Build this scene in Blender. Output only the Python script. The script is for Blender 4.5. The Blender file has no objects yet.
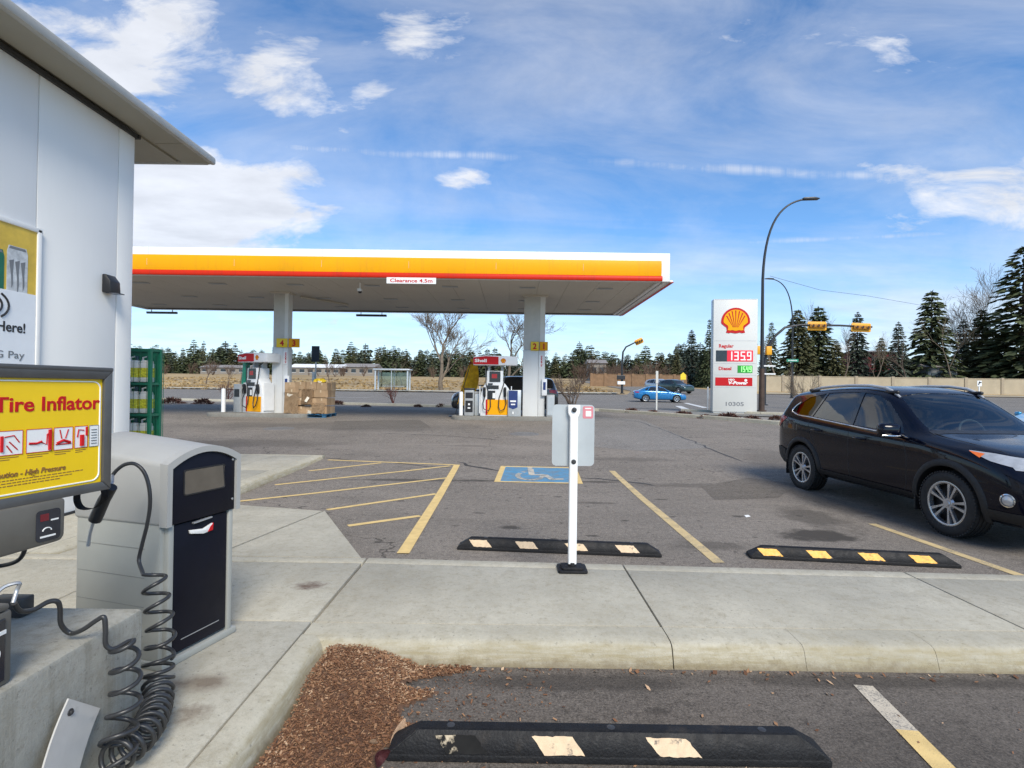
import bpy, bmesh, math, random
from mathutils import Vector, Matrix, Euler
from mathutils.bvhtree import BVHTree
R = math.radians
PI = math.pi
rnd = random.Random(7)
scene = bpy.context.scene
C = scene.collection

# ------------------------------------------------------------------ camera
FPX, PITCH, ROLL, EYE = 540.0, R(0.42), R(0.75), 1.6
CAMP = Vector((0, 0, EYE))
fwd = Vector((0, math.cos(PITCH), math.sin(PITCH)))
up0 = Vector((0, -math.sin(PITCH), math.cos(PITCH)))
rt0 = Vector((1, 0, 0))
rt = rt0 * math.cos(ROLL) + up0 * math.sin(ROLL)
up = up0 * math.cos(ROLL) - rt0 * math.sin(ROLL)
cam = bpy.data.cameras.new('camera')
cam.sensor_width = 36
cam.lens = FPX / 1024 * 36
cam.clip_start = 0.05
cam.clip_end = 6000
camo = bpy.data.objects.new('camera', cam)
C.objects.link(camo)
M3 = Matrix((rt, up, -fwd)).transposed()
camo.matrix_world = Matrix.Translation(CAMP) @ M3.to_4x4()
scene.camera = camo

# ground height depends on the distance from the store only
GK = [(-60, 0), (8, 0), (10, .03), (12, .085), (14, .155), (16, .235), (18, .31), (20, .37), (22, .41), (26, .44), (32, .455), (46, .47), (50, .55),
      (60, 1.0), (75, 1.6), (110, 2.7), (200, 5.4), (300, 7.2), (420, 8.6), (1500, 12.0)]
def gz(y):
    if y <= GK[0][0]: return 0.0
    for (a, za), (b, zb) in zip(GK, GK[1:]):
        if y <= b: return za + (zb - za) * (y - a) / (b - a)
    return GK[-1][1]
def ray(px, py):
    return (rt * (px - 512) + up * (384 - py) + fwd * FPX).normalized()
def G(px, py, off=0.0):
    """the point of the ground (raised by off) seen at a spot of the photograph"""
    d = ray(px, py)
    t = 0.5
    while t < 900:
        p = CAMP + d * t
        if p.z <= gz(p.y) + off: break
        t *= 1.01
    lo, hi = t / 1.01, t
    for _ in range(40):
        m = (lo + hi) / 2
        p = CAMP + d * m
        if p.z <= gz(p.y) + off: hi = m
        else: lo = m
    return CAMP + d * hi
def P(px, py, Y):
    d = ray(px, py)
    return CAMP + d * (Y / d.y)

# ------------------------------------------------------------------ object helpers
def obj(name, bm, mat, parent=None, smooth=None, **props):
    me = bpy.data.meshes.new(name)
    if isinstance(bm, bmesh.types.BMesh):
        bm.normal_update()
        bm.to_mesh(me); bm.free()
    else:
        me = bm; me.name = name
    mats = mat if isinstance(mat, (list, tuple)) else [mat]
    if not me.materials:
        for m in mats: me.materials.append(m)
    if smooth is not None:
        me.polygons.foreach_set('use_smooth', [True] * len(me.polygons))
        me.set_sharp_from_angle(angle=R(smooth))
    o = bpy.data.objects.new(name, me)
    C.objects.link(o)
    if parent: o.parent = parent
    for k, v in props.items(): o[k] = v
    return o
def thing(name, label, cat, loc=(0, 0, 0), rotz=0, group=None):
    o = bpy.data.objects.new(name, None)
    o.empty_display_size = .2
    C.objects.link(o)
    o.location = loc; o.rotation_euler = (0, 0, rotz)
    o['label'] = label; o['category'] = cat
    if group: o['group'] = group
    return o
def tag(o, label, cat, group=None):
    o['label'] = label; o['category'] = cat
    if group: o['group'] = group
    return o
def struct(name, bm, mat, smooth=None):
    return obj(name, bm, mat, None, smooth, kind='structure')
def dup(root, loc, rotz=0, scale=1, label=None, group=None):
    r = root.copy(); C.objects.link(r)
    r.location = loc; r.rotation_euler = (0, 0, rotz)
    r.scale = (scale, scale, scale) if not isinstance(scale, tuple) else scale
    if label: r['label'] = label
    if group: r['group'] = group
    for ch in list(root.children):
        c = ch.copy(); C.objects.link(c); c.parent = r
        for g in ch.children:
            d = g.copy(); C.objects.link(d); d.parent = c
    return r
def B(): return bmesh.new()
def merge(bm, src, M=None):
    me = bpy.data.meshes.new('tmp')
    src.to_mesh(me); src.free()
    if M is not None: me.transform(M)
    bm.from_mesh(me)
    bpy.data.meshes.remove(me)
def box(bm, c, s, bev=0, rot=None, seg=2):
    t = bmesh.new()
    bmesh.ops.create_cube(t, size=1)
    for v in t.verts: v.co = Vector((v.co.x * s[0], v.co.y * s[1], v.co.z * s[2]))
    if bev:
        bmesh.ops.bevel(t, geom=list(t.edges), offset=bev, segments=seg, affect='EDGES', profile=.5)
    M = Matrix.Translation(Vector(c))
    if rot is not None: M = M @ (Euler(rot).to_matrix().to_4x4() if not isinstance(rot, Matrix) else rot.to_4x4())
    merge(bm, t, M)
def box2(bm, lo, hi, bev=0):
    box(bm, [(a + b) / 2 for a, b in zip(lo, hi)], [b - a for a, b in zip(lo, hi)], bev)
def frame_of(d):
    d = d.normalized()
    a = Vector((0, 0, 1)) if abs(d.z) < .9 else Vector((1, 0, 0))
    u = d.cross(a).normalized()
    return u, d.cross(u).normalized()
def tube(bm, pts, r, n=8, caps=True):
    pts = [Vector(p) for p in pts]
    rs = r if isinstance(r, (list, tuple)) else [r] * len(pts)
    rings = []
    u = None
    for i, p in enumerate(pts):
        d = (pts[min(i + 1, len(pts) - 1)] - pts[max(i - 1, 0)])
        if d.length < 1e-9: d = Vector((0, 0, 1))
        d.normalize()
        if u is None: u, v = frame_of(d)
        else:
            u = (u - d * u.dot(d))
            if u.length < 1e-6: u, v = frame_of(d)
            u.normalize(); v = d.cross(u)
        rings.append([bm.verts.new(p + (u * math.cos(2 * PI * k / n) + v * math.sin(2 * PI * k / n)) * rs[i]) for k in range(n)])
    for a, b in zip(rings, rings[1:]):
        for k in range(n):
            bm.faces.new((a[k], a[(k + 1) % n], b[(k + 1) % n], b[k]))
    if caps:
        bm.faces.new(rings[0][::-1]); bm.faces.new(rings[-1])
def lathe(bm, prof, n=32, M=None, close=True):
    """profile of (r, z) turned about local z"""
    t = bmesh.new()
    rings = []
    for r_, z in prof:
        if r_ < 1e-6: rings.append([t.verts.new((0, 0, z))])
        else: rings.append([t.verts.new((r_ * math.cos(2 * PI * k / n), r_ * math.sin(2 * PI * k / n), z)) for k in range(n)])
    for a, b in zip(rings, rings[1:]):
        for k in range(n):
            q = [a[k % len(a)], a[(k + 1) % len(a)], b[(k + 1) % len(b)], b[k % len(b)]]
            q2 = []
            for v in q:
                if v not in q2: q2.append(v)
            if len(q2) >= 3: t.faces.new(q2)
    bmesh.ops.recalc_face_normals(t, faces=t.faces)
    merge(bm, t, M)
def prism(bm, poly, h0, h1, M=None, bev=0, seg=2):
    """2-D polygon (x, y) extruded from z=h0 to z=h1"""
    t = bmesh.new()
    a = [t.verts.new((p[0], p[1], h0)) for p in poly]
    b = [t.verts.new((p[0], p[1], h1)) for p in poly]
    n = len(poly)
    t.faces.new(a[::-1]); t.faces.new(b)
    for k in range(n): t.faces.new((a[k], a[(k + 1) % n], b[(k + 1) % n], b[k]))
    bmesh.ops.recalc_face_normals(t, faces=t.faces)
    if bev:
        bmesh.ops.bevel(t, geom=list(t.edges), offset=bev, segments=seg, affect='EDGES', profile=.5)
    merge(bm, t, M)
def sheet(bm, poly, M=None):
    t = bmesh.new()
    t.faces.new([t.verts.new((p[0], p[1], 0)) for p in poly])
    t.normal_update()
    if next(iter(t.faces)).normal.z < 0: bmesh.ops.reverse_faces(t, faces=t.faces)
    merge(bm, t, M)
def basis(o, x, y):
    """matrix with local x and y axes given, z = x cross y"""
    x = Vector(x).normalized(); y = Vector(y); y = (y - x * x.dot(y)).normalized(); z = x.cross(y)
    m = Matrix((x, y, z)).transposed().to_4x4()
    return Matrix.Translation(Vector(o)) @ m
def drape(bm, poly, off):
    """flat polygon laid on the ground, cut at every change of its slope"""
    t = bmesh.new()
    t.faces.new([t.verts.new((p[0], p[1], 0)) for p in poly])
    ys = [p[1] for p in poly]
    for y, _ in GK:
        if min(ys) < y < max(ys):
            bmesh.ops.bisect_plane(t, geom=t.verts[:] + t.edges[:] + t.faces[:], plane_co=(0, y, 0), plane_no=(0, 1, 0))
    for v in t.verts: v.co.z = gz(v.co.y) + off
    t.normal_update()
    for f in t.faces:
        if f.normal.z < 0: f.normal_flip()
    merge(bm, t)
def strip(bm, p, q, w, off):
    """painted line from p to q on the ground"""
    p = Vector((p[0], p[1])); q = Vector((q[0], q[1]))
    d = (q - p).normalized(); n = Vector((-d.y, d.x)) * w / 2
    drape(bm, [p + n, q + n, q - n, p - n], off)
def rrect(w, h, r, n=5, cx=0, cy=0):
    out = []
    for sx, sy, a0 in ((1, 1, 0), (-1, 1, 90), (-1, -1, 180), (1, -1, 270)):
        for k in range(n + 1):
            a = R(a0 + 90 * k / n)
            out.append((cx + sx * (w / 2 - r) + r * math.cos(a), cy + sy * (h / 2 - r) + r * math.sin(a)))
    return out
def text(s, size, M, mat, parent, width=None, ext=.0012, bold=0.0, name='lettering', align='LEFT', shear=0):
    cu = bpy.data.curves.new('t', 'FONT')
    cu.body = s; cu.size = size; cu.extrude = ext; cu.offset = bold; cu.resolution_u = 3; cu.shear = shear
    o = bpy.data.objects.new('t', cu); C.objects.link(o)
    bpy.context.view_layer.update()
    me = bpy.data.meshes.new_from_object(o.evaluated_get(bpy.context.evaluated_depsgraph_get()))
    bpy.data.objects.remove(o); bpy.data.curves.remove(cu)
    xs = [v.co.x for v in me.vertices]
    w = max(xs) - min(xs); x0 = min(xs)
    sx = width / w if width else 1
    dx = {'LEFT': 0, 'CENTER': -.5, 'RIGHT': -1}[align] * w * sx
    me.transform(M @ Matrix.Translation((dx, 0, 0)) @ Matrix.Diagonal((sx, 1, 1, 1)) @ Matrix.Translation((-x0, 0, 0)))
    me.materials.clear()
    return obj(name, me, mat, parent)

# ------------------------------------------------------------------ materials
def nodes(name):
    m = bpy.data.materials.new(name); m.use_nodes = True
    nt = m.node_tree; nt.nodes.clear()
    out = nt.nodes.new('ShaderNodeOutputMaterial')
    b = nt.nodes.new('ShaderNodeBsdfPrincipled')
    nt.links.new(b.outputs[0], out.inputs[0])
    return m, nt, b
def N(nt, t, **kw):
    n = nt.nodes.new(t)
    for k, v in kw.items():
        if k in n.inputs.keys() if hasattr(n.inputs, 'keys') else False: n.inputs[k].default_value = v
        else: setattr(n, k, v)
    return n
def noise(nt, vec, scale, detail=3, rough=.5, dist=0):
    n = nt.nodes.new('ShaderNodeTexNoise')
    n.inputs['Scale'].default_value = scale; n.inputs['Detail'].default_value = detail
    n.inputs['Roughness'].default_value = rough; n.inputs['Distortion'].default_value = dist
    nt.links.new(vec, n.inputs['Vector'])
    return n.outputs['Fac']
def ramp(nt, fac, a, b, ca=0.0, cb=1.0):
    n = nt.nodes.new('ShaderNodeMapRange')
    n.inputs[1].default_value = a; n.inputs[2].default_value = b; n.inputs[3].default_value = ca; n.inputs[4].default_value = cb
    n.clamp = True
    nt.links.new(fac, n.inputs[0])
    return n.outputs[0]
def mth(nt, op, a, b=None):
    n = nt.nodes.new('ShaderNodeMath'); n.operation = op
    for i, x in enumerate((a, b)):
        if x is None: continue
        if isinstance(x, (int, float)): n.inputs[i].default_value = x
        else: nt.links.new(x, n.inputs[i])
    return n.outputs[0]
def mix(nt, fac, a, b, mode='MIX'):
    n = nt.nodes.new('ShaderNodeMix'); n.data_type = 'RGBA'; n.blend_type = mode
    if isinstance(fac, (int, float)): n.inputs[0].default_value = fac
    else: nt.links.new(fac, n.inputs[0])
    for i, x in ((6, a), (7, b)):
        if isinstance(x, (tuple, list)): n.inputs[i].default_value = (x[0], x[1], x[2], 1)
        else: nt.links.new(x, n.inputs[i])
    return n.outputs[2]
def wpos(nt): return nt.nodes.new('ShaderNodeNewGeometry').outputs['Position']
def opos(nt): return nt.nodes.new('ShaderNodeTexCoord').outputs['Object']
def scalev(nt, v, s):
    n = nt.nodes.new('ShaderNodeMapping'); n.inputs['Scale'].default_value = s
    nt.links.new(v, n.inputs[0]); return n.outputs[0]
def bump(nt, b, h, strength, dist=.01):
    n = nt.nodes.new('ShaderNodeBump'); n.inputs['Strength'].default_value = strength; n.inputs['Distance'].default_value = dist
    nt.links.new(h, n.inputs['Height']); nt.links.new(n.outputs[0], b.inputs['Normal'])
def sh(c, k): return tuple(max(0, min(1, x * k)) for x in c)
def pm(name, c, rough=.5, metal=0, var=.12, scale=6, bmp=0, bscale=120, coat=0, spec=.5, dirt=None, dscale=3, dlo=.55, dhi=.75, world=False, emit=0):
    m, nt, b = nodes(name)
    v = wpos(nt) if world else opos(nt)
    f = noise(nt, v, scale, 4, .6)
    col = mix(nt, ramp(nt, f, .3, .7), sh(c, 1 - var), sh(c, 1 + var))
    if dirt:
        col = mix(nt, ramp(nt, noise(nt, v, dscale, 6, .65), dlo, dhi), col, dirt)
    nt.links.new(col, b.inputs['Base Color'])
    nt.links.new(ramp(nt, noise(nt, v, scale * 2.3, 3), .3, .7, max(0, rough * .85), min(1, rough * 1.15)), b.inputs['Roughness'])
    b.inputs['Metallic'].default_value = metal
    b.inputs['Coat Weight'].default_value = coat
    b.inputs['Coat Roughness'].default_value = .03
    b.inputs['Specular IOR Level'].default_value = spec
    if bmp: bump(nt, b, noise(nt, v, bscale, 4), bmp)
    if emit:
        b.inputs['Emission Color'].default_value = (c[0], c[1], c[2], 1); b.inputs['Emission Strength'].default_value = emit
    return m

def blob(nt, v, cx, cy, r, soft=.5):
    """0..1 patch round a place on the ground, ragged"""
    n = nt.nodes.new('ShaderNodeVectorMath'); n.operation = 'SUBTRACT'
    n.inputs[1].default_value = (cx, cy, 0); nt.links.new(v, n.inputs[0])
    s = nt.nodes.new('ShaderNodeVectorMath'); s.operation = 'MULTIPLY'; s.inputs[1].default_value = (1 / r[0], 1 / r[1], 0)
    nt.links.new(n.outputs[0], s.inputs[0])
    l = nt.nodes.new('ShaderNodeVectorMath'); l.operation = 'LENGTH'; nt.links.new(s.outputs[0], l.inputs[0])
    d = mth(nt, 'ADD', l.outputs['Value'], ramp(nt, noise(nt, v, 2.2 / max(r), 5, .65), .2, .8, -.55, .55))
    return ramp(nt, d, 1, 1 - soft, 0, 1)
def asphalt(name, c, stains=(), cracks=True, patch=.25, light=()):
    m, nt, b = nodes(name)
    v = wpos(nt)
    grain = noise(nt, v, 75, 5, .8)
    stone = noise(nt, v, 30, 4, .7)
    col = mix(nt, ramp(nt, noise(nt, v, .35, 5, .6), .32, .68), sh(c, 1 - patch), sh(c, 1 + patch))
    col = mix(nt, ramp(nt, noise(nt, scalev(nt, v, (.5, 2.2, 1)), 1.1, 7, .7), .48, .7, 0, .5), col, sh(c, .55))
    col = mix(nt, ramp(nt, noise(nt, scalev(nt, v, (1.6, .35, 1)), .8, 6, .65), .5, .7, 0, .4), col, sh(c, .62))
    col = mix(nt, ramp(nt, noise(nt, v, 1.7, 8, .75), .56, .72, 0, .5), col, sh(c, .5))
    spk = noise(nt, v, 15, 9, .92)
    col = mix(nt, ramp(nt, spk, .48, .41, 0, .9), col, sh(c, .36))
    col = mix(nt, ramp(nt, spk, .54, .61, 0, .85), col, sh(c, 1.65))
    col = mix(nt, ramp(nt, grain, .5, .66, 0, .9), col, sh(c, 1.75), 'MIX')
    col = mix(nt, ramp(nt, grain, .48, .34, 0, .9), col, sh(c, .38))
    col = mix(nt, ramp(nt, stone, .58, .72, 0, .6), col, sh(c, 1.6))
    col = mix(nt, ramp(nt, stone, .42, .3, 0, .55), col, sh(c, .6))
    if cracks:
        vo = nt.nodes.new('ShaderNodeTexVoronoi'); vo.feature = 'DISTANCE_TO_EDGE'; vo.inputs['Scale'].default_value = .16
        w = nt.nodes.new('ShaderNodeVectorMath'); w.operation = 'ADD'
        nz = nt.nodes.new('ShaderNodeTexNoise'); nz.inputs['Scale'].default_value = 1.1; nz.inputs['Detail'].default_value = 6
        nt.links.new(v, nz.inputs['Vector'])
        sc = nt.nodes.new('ShaderNodeVectorMath'); sc.operation = 'SCALE'; sc.inputs['Scale'].default_value = 1.6
        nt.links.new(nz.outputs['Color'], sc.inputs[0])
        nt.links.new(v, w.inputs[0]); nt.links.new(sc.outputs[0], w.inputs[1]); nt.links.new(w.outputs[0], vo.inputs['Vector'])
        cr = ramp(nt, vo.outputs['Distance'], .0025, .0008, 0, .8)
        cr = mth(nt, 'MULTIPLY', cr, ramp(nt, noise(nt, v, .5, 2), .45, .55))
        col = mix(nt, cr, col, sh(c, .22))
        spots = ramp(nt, noise(nt, v, 5.5, 3, .5), .66, .70, 0, .7)
        col = mix(nt, spots, col, sh(c, .35))
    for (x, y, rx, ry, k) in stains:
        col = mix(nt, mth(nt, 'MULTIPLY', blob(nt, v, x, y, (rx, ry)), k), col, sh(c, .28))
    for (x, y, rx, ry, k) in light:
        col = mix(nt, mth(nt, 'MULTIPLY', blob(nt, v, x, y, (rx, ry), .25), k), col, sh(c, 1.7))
    nt.links.new(col, b.inputs['Base Color'])
    b.inputs['Roughness'].default_value = .88
    b.inputs['Specular IOR Level'].default_value = .3
    bump(nt, b, mth(nt, 'ADD', grain, spk), .7, .008)
    return m
def concrete(name, c, stains=(), kerb=False, streak=False, var=.2):
    m, nt, b = nodes(name)
    v = wpos(nt)
    big = noise(nt, v, 1.1, 6, .62)
    fine = noise(nt, v, 80, 5, .8)
    mid = noise(nt, v, 11, 7, .75)
    col = mix(nt, ramp(nt, big, .3, .7), sh(c, 1 - var), sh(c, 1 + var * .7))
    col = mix(nt, ramp(nt, mid, .48, .75, 0, .75), col, (c[0] * .72, c[1] * .68, c[2] * .6))
    col = mix(nt, ramp(nt, noise(nt, scalev(nt, v, (3, 1, 1)), .9, 6, .7), .52, .72, 0, .35), col, (c[0] * .66, c[1] * .64, c[2] * .6))
    col = mix(nt, ramp(nt, fine, .52, .68, 0, .55), col, sh(c, .6))
    col = mix(nt, ramp(nt, fine, .42, .3, 0, .4), col, sh(c, 1.35))
    spk = noise(nt, v, 20, 9, .9)
    col = mix(nt, ramp(nt, spk, .47, .38, 0, .7), col, (c[0] * .6, c[1] * .57, c[2] * .52))
    col = mix(nt, ramp(nt, spk, .57, .66, 0, .35), col, sh(c, 1.25))
    pits = ramp(nt, noise(nt, v, 38, 3, .6), .63, .70, 0, .65)
    col = mix(nt, pits, col, sh(c, .45))
    if streak:
        s = noise(nt, scalev(nt, v, (9, 9, .6)), 2.2, 5, .6)
        col = mix(nt, ramp(nt, s, .5, .72, 0, .55), col, (c[0] * .5, c[1] * .48, c[2] * .42))
    if kerb:
        s = noise(nt, scalev(nt, v, (2.5, 2.5, 22)), 2.0, 5, .65)
        sep = nt.nodes.new('ShaderNodeSeparateXYZ'); nt.links.new(v, sep.inputs[0])
        hz = mth(nt, 'ADD', sep.outputs[2], ramp(nt, noise(nt, v, 6, 5, .7), .3, .7, -.012, .012))
        col = mix(nt, mth(nt, 'MULTIPLY', ramp(nt, s, .36, .66, .1, .85), ramp(nt, hz, .128, .104)), col, (c[0] * .66, c[1] * .60, c[2] * .45))
        low = mth(nt, 'ADD', sep.outputs[2], ramp(nt, noise(nt, v, 9, 5, .7), .3, .7, -.03, .03))
        col = mix(nt, ramp(nt, low, .045, .005, 0, .6), col, (c[0] * .36, c[1] * .30, c[2] * .22))
    for (x, y, rx, ry, k, sc) in stains:
        col = mix(nt, mth(nt, 'MULTIPLY', blob(nt, v, x, y, (rx, ry), .8), k), col, sc)
    nt.links.new(col, b.inputs['Base Color'])
    b.inputs['Roughness'].default_value = .85
    b.inputs['Specular IOR Level'].default_value = .3
    bump(nt, b, mth(nt, 'ADD', fine, spk), .5, .006)
    return m
def worn_paint(name, c, under, wear=(.42, .6)):
    m, nt, b = nodes(name)
    v = wpos(nt)
    w = mth(nt, 'ADD', mth(nt, 'MULTIPLY', noise(nt, v, 130, 4, .7), .6), mth(nt, 'MULTIPLY', noise(nt, v, 5, 5, .65), .5))
    col = mix(nt, ramp(nt, noise(nt, v, 9, 4), .3, .7), sh(c, .8), c)
    col = mix(nt, ramp(nt, w, wear[0] + .15, wear[1] + .1), col, under)
    nt.links.new(col, b.inputs['Base Color'])
    b.inputs['Roughness'].default_value = .8
    bump(nt, b, noise(nt, v, 170, 3), .4, .005)
    return m
def glass(name, tint, gloss=.9, rough=.01):
    m = bpy.data.materials.new(name); m.use_nodes = True
    nt = m.node_tree; nt.nodes.clear()
    out = nt.nodes.new('ShaderNodeOutputMaterial')
    tr = nt.nodes.new('ShaderNodeBsdfTransparent')
    v = opos(nt)
    nt.links.new(mix(nt, noise(nt, v, 3, 3), sh(tint, .9), tint), tr.inputs[0])
    gl = nt.nodes.new('ShaderNodeBsdfGlossy'); gl.inputs['Roughness'].default_value = rough
    gl.inputs[0].default_value = (gloss, gloss, gloss, 1)
    fr = nt.nodes.new('ShaderNodeFresnel'); fr.inputs[0].default_value = 1.55
    mx = nt.nodes.new('ShaderNodeMixShader')
    nt.links.new(mth(nt, 'ADD', mth(nt, 'MULTIPLY', fr.outputs[0], 1.2), .03), mx.inputs[0]); nt.links.new(tr.outputs[0], mx.inputs[1]); nt.links.new(gl.outputs[0], mx.inputs[2])
    nt.links.new(mx.outputs[0], out.inputs[0])
    return m
M = {}
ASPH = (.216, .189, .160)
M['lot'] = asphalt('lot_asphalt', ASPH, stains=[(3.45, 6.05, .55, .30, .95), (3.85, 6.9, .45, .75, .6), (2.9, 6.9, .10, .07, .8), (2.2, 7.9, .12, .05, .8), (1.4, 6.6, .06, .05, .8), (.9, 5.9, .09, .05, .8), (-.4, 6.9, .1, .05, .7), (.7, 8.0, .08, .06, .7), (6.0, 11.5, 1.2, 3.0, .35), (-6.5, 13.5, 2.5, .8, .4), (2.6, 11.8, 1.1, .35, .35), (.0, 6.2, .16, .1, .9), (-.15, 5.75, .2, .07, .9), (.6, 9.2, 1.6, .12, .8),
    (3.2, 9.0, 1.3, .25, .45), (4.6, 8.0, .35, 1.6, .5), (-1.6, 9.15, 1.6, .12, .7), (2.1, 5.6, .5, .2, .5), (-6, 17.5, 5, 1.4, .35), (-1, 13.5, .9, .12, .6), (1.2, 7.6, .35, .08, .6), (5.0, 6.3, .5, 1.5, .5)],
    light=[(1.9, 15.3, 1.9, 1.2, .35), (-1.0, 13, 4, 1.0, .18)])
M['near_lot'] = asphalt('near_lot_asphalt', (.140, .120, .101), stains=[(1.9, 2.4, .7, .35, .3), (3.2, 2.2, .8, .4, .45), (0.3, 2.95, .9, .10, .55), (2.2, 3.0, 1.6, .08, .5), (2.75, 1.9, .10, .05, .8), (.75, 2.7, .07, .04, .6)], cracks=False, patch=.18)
M['road'] = asphalt('road_asphalt', (.195, .178, .157), cracks=False, patch=.15)
M['concrete'] = concrete('sidewalk_concrete', (.465, .435, .355), stains=[(-1.46, 3.97, .14, .10, .8, (.10, .055, .04)), (-1.52, 2.66, .2, .12, .75, (.13, .09, .06)), (-1.42, 2.42, .12, .1, .6, (.13, .09, .06)), (2.6, 3.9, .5, .3, .15, (.2, .19, .17))])
M['kerb'] = concrete('kerb_concrete', (.50, .465, .37), kerb=True)
M['block'] = concrete('block_concrete', (.41, .395, .34), streak=True)
M['island'] = concrete('island_concrete', (.24, .23, .205))
M['yellow_line'] = worn_paint('yellow_line_paint', (.78, .56, .23), (.2, .18, .15), (.48, .66))
M['worn_line'] = worn_paint('worn_line_paint', (.66, .50, .25), (.19, .175, .15), (.40, .60))
M['pale_line'] = worn_paint('pale_line_paint', (.62, .54, .42), (.14, .135, .13), (.40, .58))
M['white_line'] = worn_paint('white_line_paint', (.7, .7, .68), (.15, .15, .145), (.45, .62))
M['blue_paint'] = worn_paint('blue_pavement_paint', (.09, .30, .50), (.19, .19, .18), (.35, .58))
M['white_panel'] = pm('white_wall_panel', (.66, .67, .68), .42, var=.03, scale=.7, dirt=(.56, .57, .58), dscale=.6, dlo=.5, dhi=.8)
M['seam'] = pm('panel_seam', (.45, .46, .47), .5)
M['soffit'] = pm('roof_soffit', (.34, .315, .25), .55, var=.05, scale=.8)
M['roof_edge'] = pm('roof_edge_metal', (.42, .41, .37), .4, var=.06)
M['dark_gap'] = pm('dark_gap', (.03, .03, .03), .7)
M['canopy_white'] = pm('canopy_white', (.80, .80, .79), .35, var=.03, scale=.5)
M['canopy_yellow'] = pm('canopy_yellow', (.84, .37, .004), .4, var=.04, scale=.6, spec=.15)
M['canopy_red'] = pm('canopy_red', (.60, .028, .008), .4, var=.05, spec=.15)
M['canopy_soffit'] = pm('canopy_soffit', (.58, .555, .50), .5, var=.05, scale=.4)
M['column'] = pm('column_cladding', (.74, .74, .72), .4, var=.04, scale=1.2, dirt=(.55, .54, .5), dscale=1.2, dlo=.58, dhi=.85)
M['column_upper'] = pm('column_upper_cladding', (.52, .51, .48), .45, var=.05)
M['black_plastic'] = pm('black_plastic', (.016, .016, .018), .42, var=.2, bmp=.1, bscale=300)
M['rubber'] = pm('black_rubber', (.010, .010, .011), .6, var=.3, scale=12, bmp=.35, bscale=90, spec=.3, dirt=(.045, .038, .032), dscale=7, dlo=.58, dhi=.85)
M['tyre'] = pm('tyre_rubber', (.018, .018, .019), .72, var=.25, bmp=.2, bscale=80)
M['hose'] = pm('hose_rubber', (.03, .031, .033), .36, var=.2)
M['cream_patch'] = pm('cream_reflector', (.62, .46, .29), .55, var=.12, scale=25, dirt=(.07, .06, .05), dscale=16, dlo=.6, dhi=.68)
M['amber_patch'] = pm('amber_reflector', (.80, .40, .03), .5, var=.12, scale=25, dirt=(.05, .045, .04), dscale=14, dlo=.6, dhi=.68)
M['scuffed_patch'] = pm('scuffed_reflector', (.008, .008, .008), .6, spec=.15, dirt=(.5, .42, .3), dscale=11, dlo=.58, dhi=.66)
M['post_white'] = pm('white_post_plastic', (.80, .80, .79), .4, var=.04, scale=3, dirt=(.6, .6, .58), dscale=9, dlo=.62, dhi=.8)
M['alu'] = pm('sign_back_aluminium', (.50, .53, .54), .42, metal=.35, var=.08, scale=4)
M['steel'] = pm('galvanised_steel', (.46, .47, .48), .4, metal=.6, var=.12, scale=14)
M['plate_steel'] = pm('painted_plate', (.60, .59, .565), .35, metal=.25, var=.08, scale=6, dirt=(.38, .38, .36), dscale=9, dlo=.6, dhi=.8)
M['dark_steel'] = pm('dark_steel', (.06, .06, .062), .4, metal=.4)
M['pole_black'] = pm('black_pole_paint', (.02, .02, .022), .4)
M['pole_brown'] = pm('weathered_pole', (.06, .035, .022), .6, var=.3, scale=2)
M['bin_grey'] = pm('bin_grey_plastic', (.35, .355, .325), .48, var=.05, scale=3, bmp=.06, bscale=350, dirt=(.32, .32, .29), dscale=4, dlo=.56, dhi=.8)
M['bin_top'] = pm('bin_hood_plastic', (.37, .37, .355), .42, var=.05, scale=3, bmp=.06, bscale=350)
M['bin_navy'] = pm('bin_navy_door', (.004, .0045, .011), .45, var=.2, scale=5, spec=.22, dirt=(.012, .012, .018), dscale=5, dlo=.6, dhi=.85)
M['bin_opening'] = pm('bin_flap', (.11, .092, .07), .5, var=.2)
M['sign_yellow'] = pm('sign_yellow', (.84, .56, .006), .35, var=.05, scale=5)
M['sign_white'] = pm('sign_white', (.80, .80, .78), .4, var=.04)
M['sign_red'] = pm('sign_red', (.50, .012, .016), .45, var=.05, spec=.2)
M['sign_brown'] = pm('sign_small_print', (.25, .12, .03), .5)
M['frame_grey'] = pm('sign_frame_grey', (.11, .108, .105), .38, metal=.35, var=.12, scale=9)
M['inflator_grey'] = pm('inflator_housing', (.135, .125, .105), .5, metal=.1, var=.1, scale=8)
M['poster_gold'] = pm('poster_gold', (.62, .42, .05), .35, var=.25, scale=3)
M['poster_paper'] = pm('poster_paper', (.78, .80, .82), .35, var=.03)
M['can_silver'] = pm('printed_can_silver', (.55, .57, .58), .4, var=.25, scale=14)
M['ink'] = pm('black_ink', (.02, .02, .022), .5)
M['ink_grey'] = pm('grey_ink', (.18, .19, .2), .5)
M['green_paint'] = pm('green_rack_paint', (.008, .135, .075), .4, var=.15)
M['green_panel'] = pm('green_dispenser_panel', (.01, .25, .14), .35, var=.1)
M['jug'] = pm('white_jug_plastic', (.72, .73, .70), .35, var=.06)
M['jug_label'] = pm('yellow_green_label', (.62, .60, .04), .4, var=.45, scale=30)
M['cap_blue'] = pm('jug_cap', (.03, .08, .1), .4)
M['cardboard'] = pm('cardboard', (.44, .30, .175), .8, var=.14, scale=5, bmp=.1, bscale=60)
M['cardboard_dark'] = pm('cardboard_dark', (.36, .235, .13), .8, var=.15, scale=5)
M['tape'] = pm('packing_tape', (.55, .42, .26), .35)
M['wrap'] = pm('torn_wrap', (.75, .68, .55), .5, var=.15, scale=20)
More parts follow.
